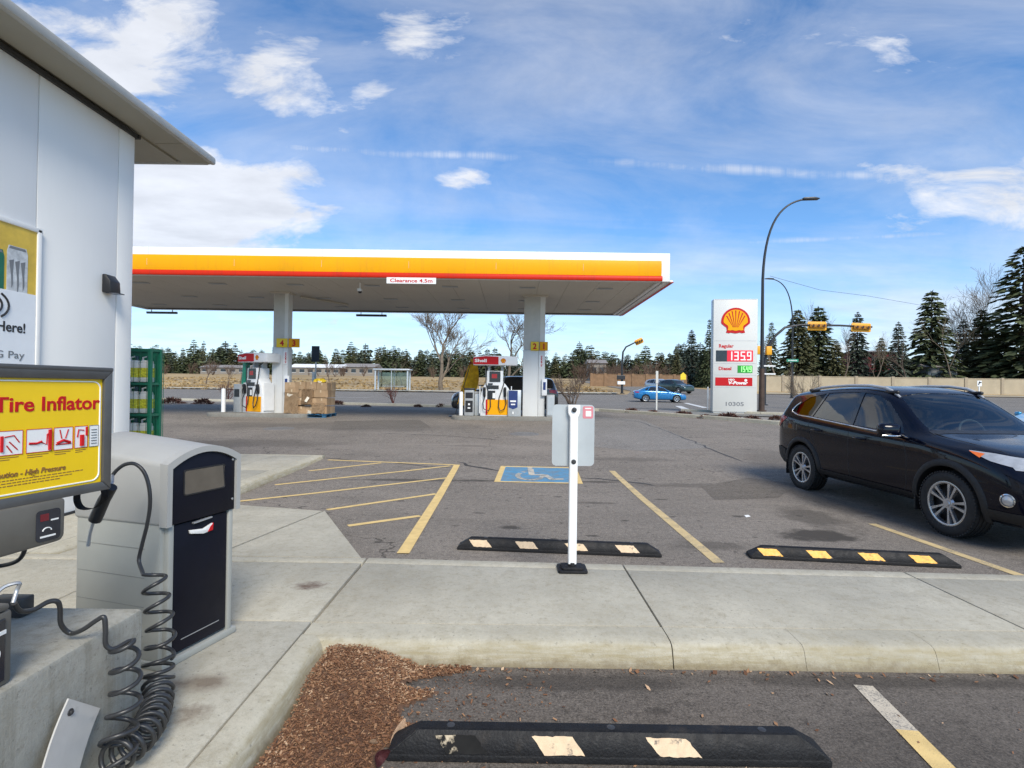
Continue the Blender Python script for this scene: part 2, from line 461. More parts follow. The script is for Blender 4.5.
M['pallet_blue'] = pm('blue_pallet_wood', (.02, .10, .19), .7, var=.3, scale=8)
M['yellow_bag'] = pm('yellow_bag', (.8, .55, .03), .4, var=.2, scale=12)
M['disp_white'] = pm('dispenser_white', (.78, .78, .77), .35, var=.04)
M['disp_grey'] = pm('dispenser_grey', (.36, .37, .37), .4, var=.08)
M['screen'] = pm('dark_screen', (.02, .022, .03), .12, var=.3, scale=9)
M['blue_panel'] = pm('navy_panel', (.02, .04, .16), .35)
M['flag'] = pm('flag_cloth', (.95, .50, .02), .7, var=.3, scale=6, dirt=(.35, .06, .03), dscale=4, dlo=.62, dhi=.66)
M['paint_black'] = None
M['glass_dark'] = pm('dark_car_glass', (.012, .016, .02), .04, var=.2, spec=.8)
M['glass_tint'] = glass('tinted_glass', (.22, .25, .27))
M['glass_quarter'] = glass('rear_quarter_glass', (.06, .065, .07), .30)
M['glass_clear'] = glass('clear_glass', (.62, .70, .70))
M['chrome'] = pm('chrome_trim', (.72, .73, .74), .15, metal=1, var=.05)
M['alloy'] = pm('alloy_wheel', (.55, .56, .58), .28, metal=.85, var=.08)
M['alloy_dark'] = pm('alloy_recess', (.04, .04, .042), .5, metal=.5)
M['cladding'] = pm('grey_cladding', (.013, .0135, .015), .6, var=.15, scale=15)
M['lamp_red'] = pm('tail_lamp_red', (.38, .01, .015), .15)
M['lamp_amber'] = pm('marker_amber', (.75, .16, .03), .15)
M['seat_grey'] = pm('seat_cloth', (.20, .205, .21), .8)
M['far_house'] = pm('far_siding', (.24, .21, .175), .7, var=.08)
M['far_roof'] = pm('far_roof', (.24, .22, .205), .8, var=.15, scale=1)
M['red_siding'] = pm('red_siding', (.16, .022, .026), .6, var=.12, scale=2)
M['grey_siding'] = pm('grey_siding', (.16, .165, .17), .6, var=.1)
M['window_dark'] = pm('house_window', (.03, .035, .045), .1)
M['fence'] = pm('fence_concrete', (.40, .335, .235), .85, var=.10, scale=.8, bmp=.2, bscale=8, world=True)
M['wood_fence'] = pm('wooden_fence', (.22, .13, .07), .85, var=.2, scale=1.5, world=True)
M['signal_dark'] = pm('signal_housing', (.36, .15, .008), .5, var=.1)
M['pylon_white'] = pm('pylon_white', (.60, .60, .57), .4, var=.04, scale=.6)
M['signal_yellow'] = pm('signal_yellow', (.78, .36, .01), .45, var=.08)
M['lens_dark'] = pm('signal_lens', (.05, .015, .01), .3)
M['street_green'] = pm('street_sign_green', (.01, .22, .13), .4)
M['warn_yellow'] = pm('warning_sign_yellow', (.8, .6, .03), .4)
M['navy_sign'] = pm('dark_sign_back', (.018, .03, .05), .5)
M['iron'] = pm('manhole_iron', (.22, .21, .20), .6, metal=.3, var=.25, scale=30, world=True)
M['bark'] = pm('bark', (.115, .092, .075), .9, var=.3, scale=4, bmp=.4, bscale=20)
M['pale_bark'] = pm('pale_bark', (.17, .132, .095), .9, var=.3, scale=3, bmp=.4, bscale=20)
M['twig'] = pm('twig_bark', (.13, .095, .072), .9, var=.25, scale=3)
M['red_twig'] = pm('red_twig', (.10, .035, .028), .9, var=.3, scale=4)
M['rust_leaf'] = pm('rusty_shrub', (.10, .045, .032), .9, var=.45, scale=9)
M['paint_blue'] = pm('blue_car_paint', (.012, .18, .44), .22, metal=.35, var=.08, coat=1)
M['paint_sky'] = pm('light_blue_car_paint', (.03, .28, .50), .25, metal=.25, var=.05, coat=1)
M['paint_silver'] = pm('silver_car_paint', (.42, .45, .48), .28, metal=.6, var=.08, coat=1)
M['paint_teal'] = pm('dark_teal_car_paint', (.02, .05, .052), .22, metal=.3, var=.1, coat=1)
M['paint_navy'] = pm('black_navy_car_paint', (.0013, .0022, .0085), .22, var=.08, coat=.5, spec=.12)
M['paint_charcoal'] = pm('charcoal_car_paint', (.02, .021, .024), .22, metal=.3, var=.1, coat=1)
M['lens_clear'] = pm('headlamp_lens', (.55, .56, .57), .12, metal=.35, var=.2, scale=9, coat=1)
def foliage(name, a, b_):
    m, nt, b = nodes(name)
    v = opos(nt)
    rn = nt.nodes.new('ShaderNodeObjectInfo').outputs['Random']
    f = noise(nt, v, 1.4, 4, .65)
    col = mix(nt, ramp(nt, f, .3, .7), a, b_)
    col = mix(nt, ramp(nt, noise(nt, v, 9, 3), .4, .7, 0, .5), col, sh(b_, 1.5))
    col = mix(nt, ramp(nt, rn, 0, 1, 0, .45), col, sh(a, .7))
    nt.links.new(col, b.inputs['Base Color'])
    b.inputs['Roughness'].default_value = .8; b.inputs['Specular IOR Level'].default_value = .2
    return m
M['spruce'] = foliage('spruce_needles', (.046, .064, .032), (.115, .128, .060))
M['spruce_olive'] = foliage('olive_needles', (.062, .066, .032), (.145, .138, .066))
M['spruce_blue'] = foliage('blue_needles', (.050, .070, .052), (.115, .13, .092))
M['dead_brush'] = foliage('brown_brush', (.085, .055, .04), (.14, .095, .068))
def grass_mat():
    m, nt, b = nodes('dry_grass')
    v = wpos(nt)
    c1 = mix(nt, ramp(nt, noise(nt, scalev(nt, v, (.4, 1.2, 1)), .09, 6, .65), .35, .65), (.35, .235, .10), (.53, .385, .19))
    c1 = mix(nt, ramp(nt, noise(nt, scalev(nt, v, (.35, 1.0, 1)), .11, 8, .75), .46, .58, 0, .9), c1, (.17, .11, .05))
    c1 = mix(nt, ramp(nt, noise(nt, v, 6, 4, .7), .4, .7, 0, .5), c1, (.30, .22, .11))
    nt.links.new(c1, b.inputs['Base Color']); b.inputs['Roughness'].default_value = .95
    bump(nt, b, noise(nt, v, 8, 4), .5, .05)
    return m
M['grass'] = grass_mat()
def gravel_mat():
    m, nt, b = nodes('verge_gravel')
    v = wpos(nt)
    c1 = mix(nt, ramp(nt, noise(nt, v, .7, 5, .6), .35, .65), (.22, .20, .175), (.30, .28, .25))
    c1 = mix(nt, ramp(nt, noise(nt, v, 14, 4, .7), .45, .7, 0, .7), c1, (.15, .12, .10))
    nt.links.new(c1, b.inputs['Base Color']); b.inputs['Roughness'].default_value = .95
    return m
M['gravel'] = gravel_mat()
def chip_mat():
    m, nt, b = nodes('wood_chips')
    at = nt.nodes.new('ShaderNodeAttribute'); at.attribute_name = 'tone'
    cr = nt.nodes.new('ShaderNodeValToRGB')
    cr.color_ramp.elements[0].color = (.095, .042, .02, 1)
    cr.color_ramp.elements[1].color = (.66, .47, .30, 1)
    e = cr.color_ramp.elements.new(.35); e.color = (.235, .108, .05, 1)
    e = cr.color_ramp.elements.new(.7); e.color = (.37, .205, .105, 1)
    nt.links.new(at.outputs['Fac'], cr.inputs[0])
    v = wpos(nt)
    col = mix(nt, ramp(nt, noise(nt, v, 120, 3), .4, .7, 0, .35), cr.outputs[0], (.09, .045, .025))
    nt.links.new(col, b.inputs['Base Color']); b.inputs['Roughness'].default_value = .85
    return m
M['chips'] = chip_mat()
M['soil'] = pm('mulch_bed', (.13, .07, .04), .95, var=.4, scale=60, bmp=.6, bscale=120, world=True)
M['leaf_red'] = pm('dry_red_leaf', (.11, .03, .035), .7, var=.3, scale=30)
M['leaf_tan'] = pm('dry_tan_leaf', (.55, .38, .25), .7, var=.2, scale=30)
M['tan_line'] = worn_paint('tan_symbol_paint', (.62, .54, .42), (.12, .22, .30), (.36, .56))
M['tar'] = pm('tar', (.05, .046, .042), .7, var=.3, scale=10, world=True)
M['bin_groove'] = pm('bin_groove', (.25, .255, .235), .5)

def streak_mat(name, c, rough, dirt, k=.5):
    m, nt, b = nodes(name); v = wpos(nt)
    col = mix(nt, ramp(nt, noise(nt, v, .5, 4), .3, .7), sh(c, .95), sh(c, 1.04))
    st = noise(nt, scalev(nt, v, (7, 7, .35)), 1.6, 6, .7)
    col = mix(nt, ramp(nt, st, .52, .78, 0, k), col, dirt)
    col = mix(nt, ramp(nt, noise(nt, v, 1.3, 7, .7), .56, .8, 0, k), col, dirt)
    nt.links.new(col, b.inputs['Base Color']); b.inputs['Roughness'].default_value = rough; b.inputs['Specular IOR Level'].default_value = .15
    return m
M['canopy_yellow'] = streak_mat('canopy_yellow', (.84, .37, .004), .4, (.60, .27, .02), .5)
M['canopy_red'] = streak_mat('canopy_red', (.58, .026, .008), .4, (.25, .03, .02), .5)
M['canopy_white'] = streak_mat('canopy_white', (.78, .78, .76), .4, (.52, .50, .46), .45)
M['canopy_soffit'] = streak_mat('canopy_soffit', (.58, .535, .45), .5, (.40, .36, .30), .4)
M['column'] = streak_mat('column_cladding', (.70, .70, .68), .4, (.46, .45, .41), .3)
M['white_panel'] = streak_mat('white_wall_panel', (.86, .845, .81), .42, (.74, .725, .69), .16)
M['rail_silver'] = pm('rail_silver', (.50, .51, .52), .38, metal=.25)
M['led_dim'] = pm('dim_led', (.16, .015, .02), .4)
M['patch'] = asphalt('patch_asphalt', (.225, .208, .188), cracks=False, patch=.12)
M['patch_dark'] = asphalt('dark_patch_asphalt', (.150, .131, .110), cracks=False, patch=.15)
# ================================================================== SETTING
def terrain():
    bm = B()
    ys = sorted(set([y for y, _ in GK] + [-10, 3, 90, 150, 250, 700, 1000]))
    xs = [-1400, -600, -300, -150, -80, -40, -20, -10, 0, 10, 20, 40, 80, 150, 300, 600, 1400]
    V = [[bm.verts.new((x, y, gz(y) - .06)) for x in xs] for y in ys]
    for j in range(len(ys) - 1):
        for i in range(len(xs) - 1):
            bm.faces.new((V[j][i], V[j][i + 1], V[j + 1][i + 1], V[j + 1][i]))
    struct('ground', bm, M['grass'])
terrain()

KERB = [(-75, 52), (-23, 37.0), (4.6, 28.2), (7.6, 23.6), (9.9, 19.9), (14, 17.6), (22, 16.4), (40, 15.6)]
ROADN = [(-75, 55), (-23, 40.0), (4.6, 33.0), (12, 32.0), (30, 30.5), (90, 28)]
ROADF = [(90, 66), (31, 66), (29, 70), (28, 140), (17, 140), (15.5, 70), (13.0, 61), (8, 60), (-30, 60), (-75, 62)]
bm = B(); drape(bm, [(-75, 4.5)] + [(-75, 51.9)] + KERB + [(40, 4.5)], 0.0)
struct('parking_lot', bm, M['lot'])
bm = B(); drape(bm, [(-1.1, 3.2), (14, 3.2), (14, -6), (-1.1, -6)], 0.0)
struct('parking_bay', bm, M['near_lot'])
bm = B(); drape(bm, ROADN + ROADF, -.01)
struct('road', bm, M['road'])
bm = B(); drape(bm, KERB + [(40, 29.9)] + [(30, 30.5), (12, 32.0), (4.6, 33.0), (-23, 40.0), (-75, 55)], -.02)
struct('verge', bm, M['gravel'])
# far side pavement of the road
bm = B(); drape(bm, [(-75, 62.2), (-30, 60.2), (8, 60.2), (12.6, 61.2), (12.2, 63.4), (-30, 62.2), (-75, 64.2)], .10)
drape(bm, [(31.5, 66.3), (90, 66.3), (90, 68.5), (31.5, 68.5)], .10)
struct('pavement', bm, M['concrete'])
# path in front of the price sign
bm = B(); drape(bm, [(8.4, 25.2), (14.2, 24.5), (14.6, 28.6), (8.9, 29.2)], .02)
struct('path', bm, M['island'])

def kerb_along(bm, pts, w=.16, h=.14):
    for (x0, y0), (x1, y1) in zip(pts, pts[1:]):
        a = Vector((x0, y0)); b_ = Vector((x1, y1)); L = (b_ - a).length; d = (b_ - a) / L; n = Vector((-d.y, d.x))
        k = max(1, int(L / 2.0))
        for i in range(k):
            p = a + d * (L * i / k + .006); q = a + d * (L * (i + 1) / k - .006)
            t = bmesh.new()
            vs = []
            for pt in (p, q):
                z = gz(pt.y)
                for off, zz in ((-w / 2 - .02, -.05), (-w / 2, h - .02), (-w / 2 + .03, h), (w / 2, h), (w / 2, -.05)):
                    vs.append(t.verts.new((pt.x + n.x * off, pt.y + n.y * off, z + zz)))
            for j in range(4): t.faces.new((vs[j], vs[j + 1], vs[j + 6], vs[j + 5]))
            t.faces.new(vs[:5]); t.faces.new(vs[5:][::-1])
            bmesh.ops.recalc_face_normals(t, faces=t.faces)
            merge(bm, t)
bm = B(); kerb_along(bm, KERB)
kerb_along(bm, [(9.3, 29.6), (12.4, 26.9), (16.5, 24.2)], .14, .13)
struct('kerb', bm, M['kerb'])

# ---- the pavement between the two bays, the slabs beside the store
def slab(bm, poly, z0=-.1, z1=.13, bev=.006):
    prism(bm, poly, z0, z1, None, bev, 2)
def yfar(x): return 4.64 - .042 * (x + 1.27)
SX = [-1.215, .948, 3.238, 5.5, 7.75, 10.0, 14.0]
bm = B()
for a, b_ in zip(SX, SX[1:]):
    a += .006; b_ -= .006
    slab(bm, [(a, 3.372), (b_, 3.372), (b_, yfar(b_) - .135), (a, yfar(a) - .135)])
    slab(bm, [(a, yfar(a) - .132), (b_, yfar(b_) - .132), (b_, yfar(b_)), (a, yfar(a))])
# slabs beside the store
YS = [-4.0, -1.4, .45, 1.9, 3.38, 4.5]
for (xa, xb) in ((-3.05, -1.232), (-4.90, -3.062)):
    for y0, y1 in zip(YS, YS[1:]):
        slab(bm, [(xa, y0 + .005), (xb, y0 + .005), (xb, y1 - .005), (xa, y1 - .005)])
slab(bm, [(-4.9, 4.51), (-1.226, 4.51), (-1.226, 4.63), (-4.9, 4.63)])
for y0, y1 in ((4.64, 7.0), (7.01, 9.3), (9.31, 11.3)):
    slab(bm, [(-4.9, y0), (-4.16, y0), (-4.16, y1), (-4.9, y1)], -.1, .13)
slab(bm, [(-16, 7.3), (-4.91, 7.3), (-4.91, 11.3), (-16, 11.3)], -.1, .13)
# dark joint bed under the slabs
struct('sidewalk', bm, M['concrete'], 40)
def rounded_kerb(bm, a, b_, out, top_w=.16, h=.13, run=.26, piece=.76):
    """kerb with a soft sloping face; 'out' points to the low side"""
    a = Vector((a[0], a[1])); b_ = Vector((b_[0], b_[1])); L = (b_ - a).length; d = (b_ - a) / L; o = Vector(out)
    prof = [(0, -.1), (0, h - .004), (.004, h), (top_w * .6, h), (top_w, h - .004), (top_w + .022, h - .012), (top_w + .038, h - .028), (top_w + .048, h - .05), (top_w + .075, .0), (top_w + .075, -.1)]
    k = max(1, round(L / piece))
    for i in range(k):
        t = bmesh.new()
        s0, s1 = L * i / k + .0012, L * (i + 1) / k - .0012
        m = 6
        rows = []
        for j in range(m + 1):
            p = a + d * (s0 + (s1 - s0) * j / m)
            rows.append([t.verts.new((p.x + o.x * u, p.y + o.y * u, z)) for u, z in prof])
        for r0, r1 in zip(rows, rows[1:]):
            for q in range(len(prof) - 1): t.faces.new((r0[q], r0[q + 1], r1[q + 1], r1[q]))
        t.faces.new(rows[0]); t.faces.new(rows[-1][::-1])
        bmesh.ops.recalc_face_normals(t, faces=t.faces)
        merge(bm, t)
bm = B()
X0 = -1.215
for x0, x1, n in ((-1.215, .946, 1), (.950, 3.235, 3), (3.239, 5.5, 3), (5.505, 14, 11)):
    rounded_kerb(bm, (x0, 3.363), (x1, 3.363), (0, -1), .185, .13, piece=(x1 - x0) / n)
rounded_kerb(bm, (-1.222, 3.2), (-1.222, -4), (1, 0), .10, .13, piece=1.6)
rounded_kerb(bm, (-4.15, 4.66), (-4.15, 11.3), (1, 0), .17, .13, piece=2.2)
rounded_kerb(bm, (-16, 11.31), (-3.95, 11.31), (0, 1), .14, .13, piece=2.4)
struct('kerb', bm, M['kerb'], 40)
# flared ramp down to the striped area
bm = B()
for poly in ([(-2.53, 4.65, .128), (-1.28, 4.65, .128), (-2.35, 6.85, .012)], [(-3.86, 4.64, .128), (-2.56, 4.64, .128), (-2.38, 6.85, .012), (-3.86, 7.2, .012)]):
    t = bmesh.new()
    top = [t.verts.new(p) for p in poly]; bot = [t.verts.new((p[0], p[1], -.1)) for p in poly]
    t.faces.new(top); t.faces.new(bot[::-1])
    for k in range(len(top)): t.faces.new((top[k], bot[k], bot[(k + 1) % len(top)], top[(k + 1) % len(top)]))
    bmesh.ops.recalc_face_normals(t, faces=t.faces)
    merge(bm, t)
struct('ramp', bm, M['concrete'])
bm = B(); sheet(bm, [(-16, -4), (14, -4), (14, 4.9), (-16, 4.9)], Matrix.Translation((0, 0, -.02)))
struct('ground', bm, M['dark_gap'])

# ---- painted markings
def pxline(bm, a, b_, w, off=.004):
    A = G(*a); Bq = G(*b_)
    strip(bm, (A.x, A.y), (Bq.x, Bq.y), w, off)
bm = B()
pxline(bm, (457, 465), (403, 554), .12, .008)
pxline(bm, (328, 460), (455, 465), .08)
pxline(bm, (309, 471), (381, 463), .08)
pxline(bm, (275, 485), (450, 466), .08)
pxline(bm, (234, 502), (447, 478), .08)
pxline(bm, (327, 510), (436, 494), .085)
pxline(bm, (348, 526), (420, 516), .09)
struct('painted_lines', bm, M['yellow_line'])
bm = B()
pxline(bm, (612, 471), (719, 563), .11)
pxline(bm, (872, 524), (1024, 577), .10)
struct('painted_lines', bm, M['worn_line'])
bm = B(); A = G(863, 686); A2 = G(907, 731); A3 = G(960, 772)
strip(bm, (A.x, A.y), (A2.x, A2.y), .10, .004)
struct('painted_lines', bm, M['pale_line'])
bm = B(); strip(bm, (A2.x, A2.y), (A2.x + (A2.x - A.x) * 2, A2.y + (A2.y - A.y) * 2), .10, .0045)
struct('painted_lines', bm, M['yellow_line'])
# accessible bay symbol
q = [G(497, 466), G(575, 467), G(583, 484), G(494, 482)]
o_ = q[3]; ux = (q[2] - q[3]); uy = (q[0] - q[3]); ux.z = uy.z = 0
W_, H_ = ux.length, uy.length
MS = basis((o_.x, o_.y, gz(o_.y) + .004), (ux.x, ux.y, 0), (uy.x, uy.y, 0))
MS = MS @ Matrix.Identity(4)
def tilt(bm):
    for v in bm.verts: v.co.z = gz(v.co.y) + (v.co.z - gz(o_.y))
bm = B(); sheet(bm, [(.1, .08), (W_ - .1, .08), (W_ - .1, H_ - .09), (.1, H_ - .09)], MS); tilt(bm)
struct('accessible_symbol', bm, M['blue_paint'])
bm = B()
for x0, y0, x1, y1 in ((0, 0, W_, .08), (0, H_ - .09, W_, H_), (0, .08, .1, H_ - .09), (W_ - .1, .08, W_, H_ - .09)):
    sheet(bm, [(x0, y0), (x1, y0), (x1, y1), (x0, y1)], MS)
tilt(bm); struct('painted_lines', bm, M['yellow_line'])
bm = B()
def poly_stroke(bm, pts, w, Mx):
    for a, b_ in zip(pts, pts[1:]):
        a = Vector(a); b_ = Vector(b_); d = (b_ - a).normalized(); n = Vector((-d.y, d.x)) * w / 2
        sheet(bm, [a + n - d * w * .2, b_ + n + d * w * .2, b_ - n + d * w * .2, a - n - d * w * .2], Mx)
MS2 = MS @ Matrix.Translation((0, 0, .004))
ring = [(W_ * .40 + W_ * .15 * math.cos(R(a)), H_ * .40 + H_ * .26 * math.sin(R(a))) for a in range(120, 400, 20)]
poly_stroke(bm, ring, .09, MS2 @ Matrix.Translation((0, 0, 0)))
poly_stroke(bm, [(W_ * .40, H_ * .80), (W_ * .42, H_ * .45), (W_ * .58, H_ * .45), (W_ * .66, H_ * .2), (W_ * .78, H_ * .22)], .11, MS2 @ Matrix.Translation((0, 0, .002)))
sheet(bm, [(W_ * .39 + W_ * .035 * math.cos(R(a)), H_ * .87 + H_ * .07 * math.sin(R(a))) for a in range(0, 360, 30)], MS2 @ Matrix.Translation((0, 0, .003)))
tilt(bm); struct('accessible_symbol', bm, M['tan_line'])
# repaired areas of the lot
def patch(pts, mat):
    bm = B(); q = [G(*p) for p in pts]; drape(bm, [(p.x, p.y) for p in q], .0022); struct('asphalt_patch', bm, M[mat])
patch([(588, 416.5), (640, 419.5), (676, 434), (712, 448), (640, 451), (583, 446), (592, 430)], 'patch')
patch([(700, 486), (748, 478), (800, 484), (778, 498), (715, 500)], 'patch_dark')
patch([(335, 421), (420, 420), (432, 428), (330, 430)], 'patch_dark')
# tar seams in the lot
def seam(pts, w, sd):
    rm = random.Random(sd); bm = B(); q = [G(*p) for p in pts]
    L = []
    for a, b_ in zip(q, q[1:]):
        n = max(3, int((b_ - a).length / .35))
        for i in range(n): L.append(a.lerp(b_, i / n))
    L.append(q[-1])
    up_, dn = [], []
    for i, p in enumerate(L):
        d = (L[min(i + 1, len(L) - 1)] - L[max(i - 1, 0)]); nn = Vector((-d.y, d.x, 0)).normalized()
        c = p + nn * rm.gauss(0, w * .8); ww = w * rm.uniform(.3, 1.0) * (0.15 if i in (0, len(L) - 1) else 1)
        up_.append(c + nn * ww); dn.append(c - nn * ww)
    for i in range(len(L) - 1):
        bm.faces.new([bm.verts.new((v.x, v.y, gz(v.y) + .003)) for v in (dn[i], dn[i + 1], up_[i + 1], up_[i])])
    struct('tar_seam', bm, M['tar'])
seam([(455, 462), (476, 467), (500, 471)], .06, 1)
seam([(578, 478), (605, 479), (632, 482), (655, 486)], .05, 2)
seam([(322, 458), (390, 463), (452, 468)], .05, 7)
seam([(585, 415), (640, 422), (690, 440), (742, 462)], .035, 3)
seam([(380, 433), (450, 436), (500, 440)], .03, 5)
# road markings at the crossing
bm = B()
for a, b_ in (((678, 406), (690, 411)), ((686, 403), (706, 408))):
    pxline(bm, a, b_, .45, .006)
for x in (-46, -36, -26, -16, -6, 4): strip(bm, (x, 49.5), (x + 3, 49.3), .14, .004)
struct('road_markings', bm, M['white_line'])

for (px, py, lab) in ((524, 434, 'round iron manhole cover in the asphalt near the dispenser with the red header'), (279, 428.5, 'round iron manhole cover in the asphalt in front of the cardboard pallet')):
    p = G(px, py)
    bm = B()
    lathe(bm, [(0, .010), (.33, .010), (.34, .007), (.345, .012), (.43, .010), (.45, 0)], 40)
    for k in range(-4, 5): box(bm, (k * .065, 0, .0105), (.02, .5, .003))
    sl = (gz(p.y + .5) - gz(p.y - .5))
    o = obj('manhole_cover', bm, M['iron'], None, 30)
    o.location = p; o.rotation_euler = (math.atan(sl), 0, 0)
    tag(o, lab, 'manhole cover', 'manhole covers in the lot')

# ---- wood-chip mulch in the corner of the bay
def mulch():
    rm = random.Random(3)
    def inside(x, y):
        if y > 3.10 or x < -1.03: return False
        xr = -.62 + .55 * max(0, (y - 2.35)) ** 1.1 if y < 3.0 else .02
        if y > 2.86: xr = -.52 + (y - 2.86) * .9
        if y < 2.5: xr = -.58 - .03 * math.sin(y * 20)
        return x < xr + .07 * math.sin(9 * y + 3 * x) + .05 * math.sin(23 * y)
    def hgt(x, y):
        e = min(1, max(0, (-.5 - x) / .35)); c = max(0, 1 - ((x + .95) / .45) ** 2) * max(0, 1 - ((y - 3.05) / .5) ** 2)
        return .006 + .028 * e + .085 * c + .008 * math.sin(13 * x + 5) * math.sin(11 * y) * e
    bm = B()
    nx, ny = 46, 74
    V = {}
    for i in range(nx + 1):
        for j in range(ny + 1):
            x = -1.04 + i * 1.2 / nx; y = .9 + j * 2.22 / ny
            if inside(x, y) or inside(x - .04, y): V[i, j] = bm.verts.new((x, y, hgt(x, y) - .004))
    for i in range(nx):
        for j in range(ny):
            k = [(i, j), (i + 1, j), (i + 1, j + 1), (i, j + 1)]
            if all(q in V for q in k): bm.faces.new([V[q] for q in k])
    lay = None
    nsoil = len(bm.faces)
    tones = [-1] * nsoil
    cnt = 0
    while cnt < 19000:
        x = rm.uniform(-1.06, .25); y = rm.uniform(1.2, 3.13)
        stray = rm.random() < .05 and y > 2.3 and x < -.1 + rm.random() * .5
        if not (inside(x, y) or (stray and x < .5 and y < 3.08)): continue
        cnt += 1
        z = hgt(x, y) if inside(x, y) else .003
        L = rm.choice((.004, .005, .006, .007, .009, .012, .015, .020)) * rm.uniform(.6, 1.3); w = L * rm.uniform(.18, .5); t_ = rm.uniform(.0015, .004)
        E = Euler((rm.gauss(0, .22), rm.gauss(0, .22), rm.uniform(0, PI))).to_matrix()
        c = Vector((x, y, z + rm.uniform(0, .010)))
        vs = [bm.verts.new(c + E @ Vector((sx * L * rm.uniform(.4, .55), sy * w * rm.uniform(.35, .55), sz * t_ / 2))) for sz in (-1, 1) for sx, sy in ((-1, -1), (1, -1), (1, 1), (-1, 1))]
        tn = min(1, max(0, rm.betavariate(1.3, 1.9) + .22 * math.sin(5.3 * x + 2.1) * math.sin(4.1 * y + 3 * x)))
        for f in ((4, 5, 6, 7), (0, 1, 5, 4), (1, 2, 6, 5), (2, 3, 7, 6), (3, 0, 4, 7)):
            bm.faces.new([vs[q] for q in f]); tones.append(tn)
    me = bpy.data.meshes.new('wood_chip_mulch')
    bm.to_mesh(me); bm.free()
    a = me.attributes.new('tone', 'FLOAT', 'FACE')
    a.data.foreach_set('value', [max(0, t) for t in tones])
    me.materials.append(M['chips']); me.materials.append(M['soil'])
    me.polygons.foreach_set('material_index', [1 if t < 0 else 0 for t in tones])
    o = obj('wood_chip_mulch', me, M['chips'])
    o['kind'] = 'stuff'
mulch()
def litter():
    rm = random.Random(17); bm = B()
    for k in range(620):
        if k < 360: x, y = rm.uniform(-.4, 6.5), 3.085 - abs(rm.gauss(0, .035))
        elif k < 470: x, y = rm.uniform(-.6, 1.4), 2.27 - abs(rm.gauss(0, .03))
        else: x, y = rm.uniform(-.6, 4.5), rm.uniform(2.0, 3.05)
        s = rm.choice((.006, .008, .011, .015, .022)) * rm.uniform(.6, 1.2); a = rm.uniform(0, 6.28)
        d = Vector((math.cos(a), math.sin(a), rm.gauss(0, .25))) * s; n = Vector((-math.sin(a), math.cos(a), rm.gauss(0, .3))) * s * rm.uniform(.2, .6)
        c = Vector((x, y, .005 + s * .15))
        vs = [c - d, c + n, c + d, c - n]
        bm.faces.new([bm.verts.new(p) for p in vs])
    me = bpy.data.meshes.new('leaf_litter'); bm.to_mesh(me); bm.free()
    at = me.attributes.new('tone', 'FLOAT', 'FACE'); at.data.foreach_set('value', [rm.betavariate(1.3, 1.5) for _ in me.polygons])
    o = obj('leaf_litter', me, M['chips']); o['kind'] = 'stuff'
litter()
bm = B(); sheet(bm, [(-.04, -.025), (.03, -.03), (.045, .02), (-.01, .035)])
o = obj('paper_scrap', bm, M['sign_white']); o.location = G(747, 516, .012); o.rotation_euler = (.15, -.1, .4)
tag(o, 'tiny white paper scrap on the asphalt left of the black suv', 'litter')
def tufts():
    rm = random.Random(23); bm = B(); tones = []
    for k in range(2600):
        y = 60.5 + 70 * rm.random() ** 1.8; x = rm.uniform(-75, 13)
        if y < 62.8 and x > -31: y += 2.2
        h = rm.uniform(.06, .26) * (1.5 if rm.random() < .12 else 1); z = gz(y) - .06
        for q in range(3):
            a = rm.uniform(0, 6.28); d = Vector((math.cos(a), math.sin(a), 0)) * rm.uniform(.10, .4)
            bm.faces.new([bm.verts.new(p) for p in (Vector((x, y, z)) - d, Vector((x, y, z)) + d, Vector((x + rm.gauss(0, .12), y + rm.gauss(0, .1), z + h)))])
    o = obj('dry_grass_tufts', bm, M['grass']); o['kind'] = 'stuff'
tufts()
def leaf(px, py, off, s, rot, mat, lab, curl=.3, wd=.42):
    bm = B()
    n = 6
    rows = []
    for i in range(n + 1):
        t = i / n; w = s * wd * math.sin(PI * min(1, t * .94 + .03)) ** .7
        z = curl * s * (t - .5) ** 2 * 2
        rows.append([bm.verts.new((t * s - s / 2, -w, z + curl * w * .6)), bm.verts.new((t * s - s / 2, 0, z)), bm.verts.new((t * s - s / 2, w, z + curl * w * .6))])
    for a, b_ in zip(rows, rows[1:]):
        for k in range(2): bm.faces.new((a[k], b_[k], b_[k + 1], a[k + 1]))
    bmesh.ops.solidify(bm, geom=bm.faces[:], thickness=.0012)
    o = obj('fallen_leaf', bm, mat, None, 60)
    o.location = G(px, py, off); o.rotation_euler = rot
    tag(o, lab, 'leaf')
leaf(378, 757, .02, .075, (1.1, -.5, .9), M['leaf_red'], 'dark red curled leaf at the end of the nearest wheel stop', 1.5, .34)
leaf(373, 744, .02, .05, (.3, .9, 1.9), M['leaf_tan'], 'small tan leaf standing above the dark red leaf', .4)
leaf(398, 733, .035, .12, (.5, -.7, 1.0), M['leaf_tan'], 'long pale tan leaf leaning on the end of the nearest wheel stop', .25, .16)
leaf(333, 649, .05, .075, (.6, .3, 1.4), M['leaf_tan'], 'pale tan leaf on the mulch in the kerb corner', .3)
leaf(319, 688, .045, .06, (.3, .1, 2.4), M['leaf_tan'], 'pale leaf lying on the mulch halfway along the kerb', .3)
